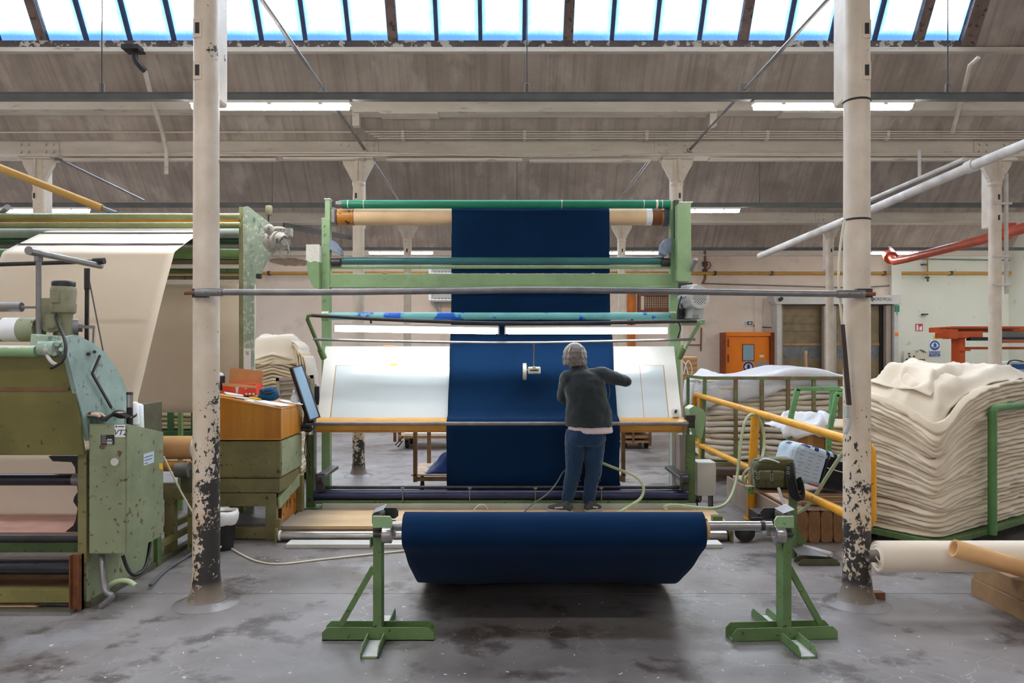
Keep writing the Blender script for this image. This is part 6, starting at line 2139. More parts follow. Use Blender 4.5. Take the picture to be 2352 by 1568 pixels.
# ---- smaller frame cart with a wrapped brown parcel
c3 = thing('frame_cart', 'small bright green frame cart holding a brown parcel behind the yellow rail', 'cart', (3.3, 8.4, 0))
Y3 = 8.2
a_ = P(1832, 893, Y3)
MB().bar(P(1812, 975, Y3), a_, .055, .04, (0, 1, 0)).build('post', M_MGREEN2, c3, bev=.003)
MB().bar(Vector((PX(1812, Y3), Y3, .12)), P(1812, 975, Y3), .05, .04, (0, 1, 0)).build('post', M_MGREEN2, c3, bev=.003)
MB().bar(a_ - Vector((.02, 0, 0)), P(1960, 892, Y3), .04, .045).build('top_rail', M_MGREEN2, c3, bev=.003)
MB().bar(P(1914, 895, Y3), P(1910, 950, Y3), .06, .04, (0, 1, 0)).build('post', M_MGREEN2, c3, bev=.003)
MB().bar(P(1922, 905, 7.9), P(1903, 1000, 7.9), .05, .04, (0, 1, 0)).bar(P(1903, 1000, 7.9), Vector((PX(1903, 7.9), 7.9, .12)), .05, .04, (0, 1, 0)).build('post', M_MGREEN2, c3, bev=.003)
MB().bar(P(1920, 906, 7.9), P(1965, 905, 7.9), .04, .045).build('top_rail', M_MGREEN2, c3, bev=.003)
MB().bx(3.13, 4.05, 7.85, 8.9, .42, .47).build('deck', M_RAILRUST, c3, bev=.004)
for x, y in ((3.2, 8.8), (3.98, 8.8), (3.98, 7.95)):
    MB().bx(x - .025, x + .025, y - .025, y + .025, 0, .42).build('leg', M_DGREEN, c3)
t = thing('parcel', 'brown paper parcel standing on the small green frame cart', 'parcel', (PX(1873, 8.3), 8.35, .47))
xa, xb = PX(1838, 8.15), PX(1904, 8.15)
MB().bx(xa, xb, 8.2, 8.6, .472, PZ(985, 8.2)).build('wrapped_block', M_KRAFTDARK, t, bev=.03)
MB().bx(xa + .10, xa + .16, 8.195, 8.2, .49, PZ(990, 8.2)).build('tape', M_KRAFT, t)


def crump(u, v):
    lx, ly = (u - .5) * .78, (v - .5) * .62
    e = min(u, 1 - u, v, 1 - v)
    zz = PZ(985, 8.2) + .005 + .17 * (1 - abs(n3(lx * 3, ly * 3, 2))) ** 2 * min(1, e / .2) - .16 * (1 - min(1, v / .12)) * (.5 + .5 * n3(lx * 7, 2, 2)) + .02 * n3(lx * 14, ly * 14, 6)
    return Vector((3.46 + lx + .02 * n3(u * 8, v * 8), 8.44 + ly, max(zz, .48 if v > .15 else .6)))


tag(MB().grid(crump, 40, 30).build('plastic_cover', M_WRAPW, solid=.002), 'crumpled clear plastic over the brown parcel on the green frame cart', 'plastic sheet')
s3 = thing('fabric_stack', 'low stack of grey-beige fabric on the small green frame cart behind the parcel', 'fabric stack', (3.82, 8.3, .47))
fabric_stack(s3, (3.80, 8.30), .46, .75, .472, .92, 10, M_ECRU_D, 0, None, jit=.02, per=40)

# ---- timbers
tm_group = 'timbers lying side by side'
for i in range(4):
    x0 = 2.615 + .112 * i
    mb = MB()

    def tf(u, v, x0=x0, i=i):
        w = 2 * PI * u
        e = (abs(math.cos(w)) ** 6 + abs(math.sin(w)) ** 6) ** (-1 / 6)
        y = 6.62 + .03 * n3(i, 3) + v * 1.85
        return Vector((x0 + .052 + .053 * math.cos(w) * e + .006 * n3(w, v * 6, i), y, .141 + .139 * math.sin(w) * e + .012 * n3(math.cos(w) * 2, v * 7, i + 3)))
    mb.grid(tf, 24, 14, True)
    for v in (0, 1):
        ring = [tf(k / 24, v) for k in range(24)]
        cc = sum(ring, Vector()) / 24 + Vector((0, -.012 if v == 0 else .01, 0))
        mb.add([cc] + ring, [(0, 1 + k, 1 + (k + 1) % 24) for k in range(24)])
    o = tag(mb.build('timber', M_TIMBER), 'rough brown timber beam under the yellow rail, %s of four from the left' % ('first', 'second', 'third', 'last')[i], 'timber', tm_group)
for i in range(4):
    x0 = 2.60 + .115 * i
    o = tag(MB().box((x0 + .06, 7.52 + .05 * n3(i, 8), .293), (.108, 1.80, .02), (0, 0, .01 * n3(i, 2))).build('plank', M_PINKTIMBER, bev=.003),
            'weathered pinkish plank on top of the brown timbers, %s from the left' % ('first', 'second', 'third', 'fourth')[i], 'plank', 'planks on the timbers')
t = thing('side_board', 'grey-beige board leaning along the left side of the brown timbers', 'board', (2.585, 7.5, 0))
MB().bx(2.575, 2.60, 6.75, 8.55, 0, .27).build('board', M_TAUPE, t, bev=.003)
# folded cardboard on the planks
t = thing('cardboard_pile', 'flattened cardboard and brown paper lying on the planks under the checked bag', 'cardboard', (3.0, 6.95, .31))
for k in range(5):
    MB().box((2.90 + .03 * n3(k, 1), 6.98 + .03 * n3(k, 2), .325 + .022 * k), (.40, .52, .018), (0, .0, .2 * n3(k, 5))).build('flattened_box', M_KRAFT if k % 2 else M_TAUPE, t)

# ---- guard rail
gr_ = thing('guard_rail', 'yellow tubular guard rail receding past the right side of the inspection machine', 'guard rail', (2.5, 7.4, 0))
n0, n1 = Vector((2.545, 5.14, PZ(1024, 5.14))), Vector((2.618, 10.15, PZ(905, 10.15)))
l0, l1 = Vector((2.545, 5.14, PZ(1206, 5.14))), Vector((2.618, 10.15, .47))
d = (n1 - n0).normalized()
rail_pts = [l0 + d * .10, l0 + d * .03, l0 + Vector((0, -.01, .04)), l0 + Vector((0, -.015, .10)), n0 + Vector((0, -.015, -.10)), n0 + Vector((0, -.01, -.04)), n0 + d * .03, n0 + d * .10,
            n1 - d * .14, n1 - d * .04, n1 + Vector((0, .02, -.06)), n1 + Vector((0, .02, -.14)), l1 + Vector((0, .02, .14)), l1 + Vector((0, .02, .05)), l1 - d * .06, l1 - d * .12]
MB().tube(rail_pts, .034, 14, 1).build('loop_rail', M_YELLOW, gr_)
MB().cyl(l0 + d * .08, l1 - d * .10, .034, seg=14).build('lower_rail', M_YELLOW, gr_)
for Yp2 in (7.55,):
    f = (Yp2 - n0.y) / (n1.y - n0.y)
    tp = n0.lerp(n1, f)
    bt = l0.lerp(l1, f)
    px = tp.x - .10
    MB().tube([(tp.x - .01, Yp2, tp.z), (tp.x - .04, Yp2, .6), (tp.x - .06, Yp2, 0)], .042, 12).build('post', M_YELLOW, gr_)
    MB().box((tp.x - .06, Yp2, .006), (.14, .14, .012)).build('base_plate', M_YELLOW, gr_)
f = .93
MB().cyl(n0.lerp(n1, f), Vector((n0.lerp(n1, f).x, n0.lerp(n1, f).y, 0)), .034, seg=12).build('post', M_YELLOW, gr_)

# ---- spare stand with a tray, bags on it
sp_ = thing('spare_stand', 'worn green spare stand with a brown tray, left of the front right column', 'stand', (2.40, 6.15, 0))
xsd, ysd = PX(1821, 6.15), 6.15
MB().cyl((xsd, ysd, .0), (xsd, ysd, .555), .034, seg=16).build('post', M_STANDGREEN, sp_)
MB().bx(xsd - .36, xsd + .05, ysd - .12, ysd + .16, .555, .572).build('tray', M_BROWNPOST, sp_, bev=.003)
MB().bx(xsd - .40, xsd - .34, ysd - .09, ysd - .05, .54, .60).build('end_lug', M_DGREEN, sp_, bev=.003)
channel_ = channel(MB(), (xsd - .05, ysd - .20, 0), (xsd + .28, ysd - .20, 0), .10, .05)
channel_.build('foot', M_RUSTGREEN, sp_)
MB().add([(xsd - .02, ysd - .16, .06), (xsd + .20, ysd - .22, .06), (xsd + .16, ysd - .05, .10), (xsd - .02, ysd + .0, .10)], [(0, 1, 2, 3)]).build('foot_plate', M_GALV, sp_, solid=.008)
MB().pipe((xsd + .08, ysd - .02, .09), (xsd + .235, ysd - .20, .075), .022, .017, 16).build('pipe_stub', M_PALEPIPE, sp_)
MB().prism([(xsd + .01, .30), (xsd + .14, .05), (xsd + .01, .05)], 'y', ysd - .01, ysd + .0).build('gusset', M_DGREEN, sp_)
MB().cyl(P(1788, 1120, 6.0), P(1805, 1172, 5.9), .012, seg=10).build('lever', M_PALEPIPE, sp_)
# low dolly
t = thing('dolly', 'low grey-green dolly with black rubber wheels beyond the right green stand', 'dolly', (2.3, 6.75, 0))
MB().bx(PX(1704, 6.7), PX(1852, 6.7), 6.68, 6.74, .075, .125).build('axle_beam', M_GALVGREEN, t, bev=.004)
for x in (1706, 1842):
    MB().pipe((PX(x, 6.7), 6.62, .085), (PX(x, 6.7), 6.67, .085), .085, .045, 24).build('tyre', M_RUBBER, t)
    MB().cyl((PX(x, 6.7), 6.63, .085), (PX(x, 6.7), 6.69, .085), .046, seg=18).build('hub', M_IRON, t)
MB().bx(PX(1740, 6.7), PX(1790, 6.7), 6.70, 6.95, .13, .24).build('deck_box', M_IRON, t, bev=.004)
MB().bx(PX(1725, 6.5), PX(1765, 6.5), 6.50, 6.52, .195, .25).build('side_lug', M_IRON, t, bev=.006)
MB().bar((PX(1770, 6.72), 6.72, .10), (PX(1770, 6.72), 6.60, .20), .04, .03).build('lug_arm', M_IRON, t)
t = thing('floor_bracket', 'dark machine foot bracket on the floor right of the plywood step', 'bracket', (PX(1640, 6.85), 6.85, 0))
MB().box((PX(1650, 6.85), 6.9, .09), (.09, .08, .18)).build('post', M_DGREEN, t, bev=.004)
MB().bar((PX(1632, 6.85), 6.8, .03), (PX(1620, 6.85), 6.85, .16), .03, .02).box((PX(1638, 6.85), 6.85, .02), (.18, .10, .03)).build('foot', M_BROWNPOST, t, bev=.003)

# olive shoulder bag
ob = thing('shoulder_bag', 'olive canvas shoulder bag with flap pockets on the brown tray', 'bag', (xsd - .17, ysd, .572))


def softbox(c, w, d, h, pw=4, nse=.02, sd=1, tilt=0, tz=0):
    R = Euler((0, tilt, tz)).to_matrix()

    def f(u, v):
        a, b = 2 * PI * u, PI * (v - .5)
        x, y, z = math.cos(a) * math.cos(b), math.sin(a) * math.cos(b), math.sin(b)
        e = (abs(x) ** pw + abs(y) ** pw + abs(z) ** pw) ** (-1 / pw)
        p = Vector((x * e * w / 2, y * e * d / 2, z * e * h / 2))
        p *= 1 + nse * 6 * n3(x * 2.3, y * 2.3, z * 2.3 + sd) * .35
        return Vector(c) + R @ p
    return f


xo = PX(1782, 6.1)
MB().grid(softbox((xo, ysd + .03, .572 + .118), .345, .17, .235, 7, .05, 3), 40, 24).build('body', M_OLIVE, ob)
MB().grid(softbox((xo + .01, ysd + .03, .572 + .225), .30, .15, .06, 4, .08, 9), 32, 12).build('top_fold', M_OLIVE2, ob)
for xc_, wd in ((1749, .085), (1781, .165)):
    MB().grid(softbox((PX(xc_, 6.02), ysd - .075, .66), wd, .06, .135, 7, .03, 5), 28, 14).build('pocket', M_OLIVE, ob)
    MB().grid(softbox((PX(xc_, 6.0), ysd - .098, .695), wd + .015, .035, .075, 7, .03, 6), 28, 10).build('pocket_flap', M_OLIVE2, ob)
MB().prism([(PX(1811, 6.05), .79), (PX(1828, 6.05), .765), (PX(1832, 6.05), .60), (PX(1817, 6.05), .59)], 'y', ysd - .04, ysd + .10).build('side_gusset', M_OLIVE, ob, bev=.012)
MB().tube([P(1745, 1058, 6.08), P(1755, 1052, 6.05), P(1775, 1056, 6.0), P(1790, 1062, 6.0)], .006, 6, 2).build('zip', M_PAPER, ob)
for x, y in ((1773, 1096), (1741, 1092), (1810, 1080)):
    MB().tube([P(x, y - 16, 5.96), P(x - 1, y - 4, 5.96), P(x + 2, y + 16, 5.97)], .006, 6).build('strap_end', M_BLACKCLOTH, ob)
    for q in (-5, 5):
        s = MB()
        for k in range(10):
            a, b = 2 * PI * k / 10, 2 * PI * (k + 1) / 10
            s.cyl(P(x, y + q, 5.95) + Vector((.010 * math.cos(a), 0, .011 * math.sin(a))), P(x, y + q, 5.95) + Vector((.010 * math.cos(b), 0, .011 * math.sin(b))), .0022, seg=5, caps=False)
        s.build('ring', M_STEEL, ob)
for dx, dy in ((0, 0), (9, 6), (-4, 10), (6, -4)):
    MB().tube([P(1812 + dx, 1068 + dy, 6.08), P(1816 + dx, 1100 + dy, 6.0), P(1822 + dx, 1136 + dy * .5, 6.0), P(1838 + dx * .6, 1146 + dy * .4, 6.02), P(1842 + dx * .5, 1122 + dy, 6.05), P(1830 + dx, 1100 + dy, 6.08)], .015, 8, 2).build('strap', M_BLACKCLOTH, ob)
# checked bag
kb = thing('checked_bag', 'pale blue and black woven shopping bag with navy checks, beside the olive bag', 'bag', (2.95, 6.9, .43))
cb_ = Vector((2.83, 6.78, .66))
tl = math.radians(17)
f = softbox(cb_, .62, .34, .34, 6, .02, 8, tl, .12)
v_all = MB()
full = [[f(i / 48, j / 24) for i in range(49)] for j in range(25)]
R_ = Euler((0, tl, .12)).to_matrix()
R_i = R_.inverted()
for j in range(24):
    for i in range(48):
        q = [full[j][i], full[j][i + 1], full[j + 1][i + 1], full[j + 1][i]]
        m_ = sum(q, Vector()) / 4
        loc = R_i @ (m_ - cb_)
        k = 1 if loc.x > .02 else 0
        if loc.z > .13 and k == 0 and int((loc.x + 1) / .055) % 2 == 0 and int((loc.y + 1) / .06) % 2 == 0:
            k = 2
        if loc.z > .12 and loc.x > .02 and int((loc.x + 1) / .04) % 2 == 0:
            k = 0
        v_all.cur = k
        v_all.add(q, [(0, 1, 2, 3)], True)
v_all.build('bag_body', [M_WOVENBLUE, M_BLACKCLOTH, M_SIGNNAVY], kb)
MB().tube([cb_ + R_ @ Vector((.02, -.172, .14)), cb_ + R_ @ Vector((.02, -.176, 0)), cb_ + R_ @ Vector((.02, -.172, -.15))], .008, 6).build('seam', M_NAVYPLASTIC, kb)
MB().tube([cb_ + R_ @ Vector((.03, -.178, .02)), cb_ + R_ @ Vector((.14, -.182, .02)), cb_ + R_ @ Vector((.28, -.178, .03))], .004, 6).build('zip', M_PAPER, kb)
MB().box(cb_ + R_ @ Vector((-.02, -.165, -.165)), (.12, .03, .012), (0, tl, .12)).build('red_tag', M_SIGNRED, kb)
s = MB()
random.seed(5)
for j in range(7):
    for i in range(3):
        a = -.26 + .085 * i + .01 * random.random()
        s.box(cb_ + R_ @ Vector((a + .03, -.1745, .10 - .033 * j)), (.05 * random.uniform(.5, 1.3), .001, .004), R_)
s.build('print_lines', M_GREYTXT, kb, kind='stuff')

# hoses over the rail
hose = [P(1530, 1168, 6.95), P(1525, 1163, 6.9), P(1545, 1158, 6.85), P(1600, 1166, 6.85), P(1650, 1168, 6.95), P(1676, 1150, 7.1), P(1692, 1105, 7.25), P(1697, 1060, 7.3), P(1703, 1000, 7.35), P(1712, 962, 7.4), P(1728, 948, 7.45), P(1746, 962, 7.55), P(1756, 1000, 7.6), P(1754, 1040, 7.5), P(1742, 1075, 7.3)]
tag(MB().tube(hose, .015, 10, 2).build('air_hose', M_CABLE), 'pale green air hose hung over the yellow guard rail beside its post', 'hose')
coil = []
for i in range(34):
    w = -i * 2 * PI / 14
    coil.append(P(1730 + 27 * math.cos(w) + i * .4, 1092 + (22 + 6 * (i > 14)) * math.sin(w) + i * .9, 7.46 + .006 * i))
tag(MB().tube(coil, .014, 8, 2).build('air_hose', M_CABLE), 'coiled pale green hose left of the olive shoulder bag', 'hose')
tag(MB().tube([P(1830, 1178, 6.2), P(1850, 1168, 6.2), P(1875, 1135, 6.1), P(1905, 1085, 5.9), P(1948, 1022, 5.6), P(1965, 985, 5.3)], .015, 8, 2).build('air_hose', M_CABLE), 'pale green hose stretched in front of the black end of the checked bag', 'hose')

# things fixed to the right front column
t = thing('cable_cover', 'dark brown strip running down the left side of the front right column', 'cable cover', (2.30, 4.93, 1.2))
MB().bar(P(1934, 745, 4.93), P(1950, 930, 4.93), .028, .02, (0, 1, 0)).build('strip', M_DARKBROWN, t)
MB().tube([P(1940, 505, 4.95), P(1930, 560, 4.94), P(1925, 640, 4.93), P(1930, 700, 4.93), P(1935, 748, 4.93)], .009, 8, 2).build('cable', M_CORD, t)
MB().bx(PX(1942, 4.92), PX(1951, 4.92), 4.90, 4.945, PZ(958, 4.92), PZ(930, 4.92)).build('socket', M_GREY, t, bev=.003)
MB().tube([P(1948, 955, 4.92), P(1950, 970, 4.9), P(1946, 985, 4.9), P(1941, 996, 4.9)], .014, 8, 1).build('plug', M_GREY, t)

# white roll on timbers, cardboard tube, little block
wr_ = thing('white_roll', 'roll of cream fabric with metal core pipe on the wood beams at the right edge', 'roll', (3.1, 4.80, .235))
Yw = 4.80
xw0 = PX(2015, Yw)
zw = PZ(1277, Yw)
rw = .099


def wroll(u, v):
    w = 2 * PI * v
    x = xw0 + u * 1.9
    n = 1 + .012 * n3(x * 3 + w, math.cos(w) * 2, 3) * min(1, u * 8)
    return Vector((x, Yw + math.cos(w) * rw * n, zw + math.sin(w) * rw * n))


mb = MB().grid(wroll, 24, 36)
ring = []
for k in range(7):
    for i in range(36):
        w = 2 * PI * i / 36
        r = .038 + (rw - .038) * k / 6
        ring.append(Vector((xw0 - (.006 if k % 2 else 0) + (.012 if k == 6 else 0), Yw + math.cos(w) * r, zw + math.sin(w) * r)))
mb.add(ring, [(k * 36 + i, k * 36 + (i + 1) % 36, (k + 1) * 36 + (i + 1) % 36, (k + 1) * 36 + i) for k in range(6) for i in range(36)])
mb.build('wound_fabric', M_CREAM, wr_)
MB().pipe((xw0 - .065, Yw, zw), (xw0 + .4, Yw, zw), .038, .032, 24).build('core_pipe', M_RUSTSTEEL, wr_)
MB().tube([(xw0 - .03, Yw - .038, zw + .01), (xw0 - .015, Yw - .05, zw - .02), (xw0 + .004, Yw - .055, zw - .03)], .005, 5).build('loose_thread', M_CORD, wr_)
ct = thing('cardboard_tube', 'brown cardboard tube leaning on the cream roll at the right edge', 'tube', P(2190, 1258, 4.62))
p0, p1 = P(2190, 1258, 4.64), P(2352, 1306, 4.60)
MB().pipe(p0, p0 + (p1 - p0) * 1.50, .055, .042, 28).build('tube', M_KRAFT, ct)
for i, (z0, z1, xo_) in enumerate(((0, .118, 0), (.120, .233, .015))):
    pts = [(3.285 + xo_, z0), (3.9, z0), (3.9, z1), (3.285 + xo_, z1)]
    mb = MB()
    nseg = 14

    def wb(u, v, z0=z0, z1=z1, xo_=xo_, i=i):
        cs = [(3.285 + xo_, z0), (3.9, z0), (3.9, z1), (3.285 + xo_, z1), (3.285 + xo_, z0)]
        k = min(3, int(u * 4))
        f_ = u * 4 - k
        x = cs[k][0] + (cs[k + 1][0] - cs[k][0]) * f_
        z = cs[k][1] + (cs[k + 1][1] - cs[k][1]) * f_
        y = 5.20 - v * 1.6
        return Vector((x + .006 * n3(y * 4, z * 9, i), y, max(.001, z + .003 * n3(y * 5, x * 5, i + 4) * (1 if z0 > 0 else (z > .01)))))
    mb.grid(wb, 8, nseg, False)
    a = [wb(k / 4, 0) for k in range(4)]
    mb.add(a, [(0, 1, 2, 3)])
    mb.add([wb(k / 4, 1) for k in range(4)], [(3, 2, 1, 0)])
    tag(mb.build('wood_block', M_BROWNBEAM), 'thick brown wood beam under the cream roll, %s one' % ('lower' if i == 0 else 'upper'), 'wood beam', 'wood beams at the right edge')
tag(MB().box((PX(2016, 5.05), 5.06, .034), (.085, .06, .066), (0, 0, .1)).build('small_block', M_BROWNFRAME2, bev=.003), 'small brown wood block at the foot of the front right column', 'block')

# ---- centre-left fabric stack on its trolley, ribbed panel
s4 = thing('fabric_stack', 'tall stack of folded beige fabric behind the wooden desk', 'fabric stack', (PX(636, 9.4), 9.5, .2))
fabric_stack(s4, (PX(632, 9.4), 9.55), .62, .8, .20, 1.70, 34, M_ECRU_D, .12, lambda x, y, f: -.10 * f * abs(x) / .3, jit=.035, per=56, mts=[M_ECRU2, M_ECRU_D, M_ECRU])
heap(s4, (PX(632, 9.4), 9.55), .66, .84, 1.70, .16, M_ECRU2, .12, 5.5, nu=26, nv=22, fold=.05, drop=.16)
MB().grid(lambda u, v: Vector((PX(664, 9.1) + .16 * v + .05 * math.sin(v * 5) + .03 * n3(u * 5, v * 6, 1), 9.15 + .5 * u, 1.84 - .10 * v - .75 * v * v)), 12, 14).build('hanging_flap', M_ECRU2, s4, solid=.01)
for k in range(4):
    MB().grid(lambda u, v, k=k: Vector((PX(668 + k * 3, 9.0) + .10 * v + .02 * k + .02 * n3(u * 5, v * 6, k), 9.05 + .02 * k + .5 * u, 1.80 - .05 * k - .05 * v - .55 * v * v)), 8, 10).build('hanging_flap', (M_ECRU_D, M_ECRU2)[k % 2], s4, solid=.012)
t = thing('flat_trolley', 'wooden trolley under the tall beige fabric stack behind the desk', 'trolley', (PX(636, 9.4), 9.5, 0))
MB().bx(PX(575, 9.4), PX(690, 9.4), 9.1, 10.0, .14, .19).build('deck', M_WOOD, t, bev=.004)
for x in (585, 680):
    for y in (9.2, 9.9):
        MB().cyl((PX(x, 9.4) - .02, y, .07), (PX(x, 9.4) + .02, y, .07), .07, seg=14).build('wheel', M_RUBBER, t)
t = thing('ribbed_panel', 'taupe ribbed metal panel standing behind the tilted monitor', 'panel', (PX(680, 8.3), 8.3, .3))
Yq = 8.3
x0, x1, z0, z1 = PX(638, Yq), PX(724, Yq), PZ(940, Yq), PZ(864, Yq)
Rk = Matrix.Rotation(-.08, 3, 'Y')
cc = Vector(((x0 + x1) / 2, Yq, (z0 + z1) / 2))
fr = MB().box((cc.x, Yq, cc.z), (x1 - x0, .02, z1 - z0))
fr.rot(Rk, cc).build('sheet', M_GREYBLIND, t)
for k in range(5):
    zz = z1 - .07 - k * (z1 - z0 - .06) / 5
    MB().box((cc.x, Yq - .02, zz), (x1 - x0 - .08, .022, .018)).rot(Rk, cc).build('rib', M_GREYBLIND, t, bev=.003)
s = MB().box((x0 + .018, Yq - .015, cc.z), (.036, .03, z1 - z0)).box((x1 - .018, Yq - .015, cc.z), (.036, .03, z1 - z0)).box((cc.x, Yq - .015, z1 - .018), (x1 - x0, .03, .036))
s.rot(Rk, cc).build('frame', M_GREYBLIND, t)
for x in (x0 + .03, x1 - .03):
    MB().bx(x - .015, x + .015, Yq + .01, Yq + .04, 0, z1 - .08).build('leg', M_GREYBLIND, t)
tag(MB().bx(PX(718, 8.35), PX(724, 8.35), 8.36, 8.42, 0, PZ(882, 8.4)).build('green_upright', M_STANDGREEN2), 'short green upright at the edge of the taupe ribbed panel', 'upright')

# ---- left fabric cart behind the winding machine
c5 = thing('fabric_cart', 'dark green rail cart with brownish fabric left of the front left column', 'cart', (PX(390, 8.4), 8.5, 0))
Y5 = 8.3
MB().bx(PX(318, Y5), PX(452, Y5), Y5 - .02, Y5 + .02, PZ(892, Y5), PZ(882, Y5)).build('top_rail', M_RAILGREEN, c5)
MB().bx(PX(386, Y5), PX(398, Y5), Y5 - .02, Y5 + .02, PZ(990, Y5), PZ(884, Y5)).build('post', M_RAILGREEN, c5)
MB().bx(PX(410, 8.0), PX(419, 8.0), 7.98, 8.02, 0, PZ(872, 8.0)).build('post', M_BARGREEN, c5)
MB().bx(PX(250, Y5), PX(452, Y5), Y5 - .04, 9.2, PZ(997, Y5) - .04, PZ(990, Y5)).build('deck', M_RAILGREEN, c5)
MB().bx(PX(318, Y5), PX(326, Y5), Y5 - .02, Y5 + .02, 0, PZ(884, Y5)).build('post', M_RAILGREEN, c5)
MB().bx(PX(440, Y5), PX(450, Y5), Y5 - .02, Y5 + .02, 0, PZ(884, Y5)).build('post', M_RAILGREEN, c5)
s5 = thing('fabric_stack', 'slumped stack of brownish fabric behind the dark green rail at the left', 'fabric stack', (PX(380, 8.6), 8.8, PZ(990, Y5)))
fabric_stack(s5, (PX(372, 8.7), 8.86), 1.15, .9, PZ(990, Y5), 1.50, 13, M_ECRU_D, 0, lambda x, y, f: .12 * f * (-x), jit=.03, per=56, mts=[M_ECRU_D, M_ECRU3])

# ---- trolleys seen under the table
wt = thing('wooden_frame_trolley', 'brown wooden frame trolley standing under the inspection table', 'trolley', (PX(1190, 8.95), 9.1, 0))
Y6 = 8.75
for x, y0 in ((954, Y6), (1431, Y6)):
    MB().bx(PX(x - 4.5, Y6), PX(x + 4.5, Y6), Y6 - .03, Y6 + .03, PZ(1106, Y6), 1.02).build('post', M_BROWNPOST, wt, bev=.003)
MB().bx(PX(973, 9.2), PX(982, 9.2), 9.6, 9.65, .2, 1.02).build('post', M_BROWNPOST, wt, bev=.003)
MB().bx(PX(1404, 9.2), PX(1413, 9.2), 9.6, 9.65, .2, 1.02).build('post', M_BROWNPOST, wt, bev=.003)
MB().bx(PX(950, Y6), PX(1435, Y6), Y6 - .02, Y6 + .02, PZ(1104, Y6), PZ(1095, Y6)).build('front_rail', M_BROWNPOST, wt, bev=.003)
bd = MB().bx(PX(946, 8.8), PX(1436, 8.8), 8.72, 9.65, PZ(1092, 8.75), PZ(1088, 8.75)).build('perforated_board', M_PINKTIMBER, wt, bev=.004)
for i in range(9):
    for j in range(4):
        xx = PX(960, 8.8) + .085 + .17 * i + (.05 if j % 2 else 0)
        yy = 8.86 + .2 * j
        MB().cyl((xx, yy, PZ(1088, 8.75) - .002), (xx, yy, PZ(1088, 8.75) + .001), .026, seg=12).build('hole', M_BLACK, bd)
for x in (970, 1420):
    MB().cyl((PX(x, 9) - .02, 9.0, .065), (PX(x, 9) + .02, 9.0, .065), .065, seg=12).build('wheel', M_RUBBER, wt)
    MB().cyl((PX(x, 9), 9.0, .06), (PX(x, 9), 9.0, PZ(1100, Y6)), .02, seg=8).build('fork', M_IRON, wt)


def pile(u, v):
    lx, ly = (u - .5) * .62, (v - .5) * .6
    b = max(0, 1 - (abs(lx) / .31) ** 1.5) * max(0, 1 - (abs(ly) / .3) ** 2)
    return Vector((PX(1040, 8.9) + lx, 9.05 + ly, PZ(1088, 8.75) + .004 + .24 * b * (1 + .8 * n3(lx * 6, ly * 6, 4)) + .05 * b * n3(lx * 18, ly * 18, 2)))


tag(MB().grid(pile, 30, 30).build('cloth_heap', M_NAVY2, solid=.004), 'crumpled heap of navy blue cloth on the perforated board under the table', 'cloth')
for xa, xb, lab in ((918, 1037, 'low wooden trolley far back under the left half of the inspection table'), (1425, 1497, 'low wooden trolley far back under the right half of the inspection table')):
    Y7 = 13.0
    t = thing('flat_trolley', lab, 'trolley', (PX((xa + xb) / 2, Y7), Y7, 0))
    zt_ = PZ(1000, Y7)
    MB().bx(PX(xa - 4, Y7), PX(xb + 60, Y7) if xa < 1000 else PX(xb, Y7), Y7, Y7 + 1.0, zt_ - .05, zt_).build('deck', M_WOOD, t, bev=.004)
    if xa > 1000:
        MB().bx(PX(xa, Y7), PX(xb, Y7), Y7, Y7 + .9, zt_ + .07, zt_ + .12).build('upper_slat', M_WOOD, t)
        MB().bx(PX(xa, Y7), PX(xb, Y7), Y7, Y7 + .9, zt_ - .13, zt_ - .09).build('lower_slat', M_WOOD, t)
        MB().bx(PX(1452, Y7), PX(1457, Y7), Y7 - .02, Y7, zt_ - .13, zt_ + .12).build('cleat', M_BROWNPOST, t)
        MB().bx(PX(1490, Y7), PX(1496, Y7), Y7 - .02, Y7 + .02, zt_ - .18, zt_ + .3).build('post', M_BROWNPOST, t)
    for x in (xa + 14, xb - 8 if xa > 1000 else xb + 40):
        MB().cyl((PX(x, Y7) - .03, Y7 + .2, .08), (PX(x, Y7) + .03, Y7 + .2, .08), .08, seg=14).build('wheel', M_RUBBER, t)
        MB().bx(PX(x, Y7) - .04, PX(x, Y7) + .04, Y7 + .15, Y7 + .25, .08, zt_ - .05).build('fork', M_WOOD, t)
        MB().cyl((PX(x, Y7) - .03, Y7 + .8, .08), (PX(x, Y7) + .03, Y7 + .8, .08), .08, seg=14).build('wheel', M_RUBBER, t)
    if xa < 1000:
        for x in (905, 916):
            MB().bar((PX(x, Y7), Y7 + .1, zt_ - .12), (PX(x, Y7), Y7 + .1, 1.2), .05, .04, (0, 1, 0)).build('post', M_BROWNPOST, t)
        MB().tube([P(925, 1003, Y7), P(908, 1022, Y7), P(914, 1026, Y7), P(925, 1012, Y7)], .012, 6).build('tow_hook', M_IRON, t)
tag(MB().bx(PX(930, 13.3), PX(1045, 13.3), 13.2, 13.9, PZ(1000, 13.0) + .002, PZ(993, 13.3)).build('white_parcel', M_PAPER, bev=.01), 'flat white parcel lying on the far trolley under the table', 'parcel')

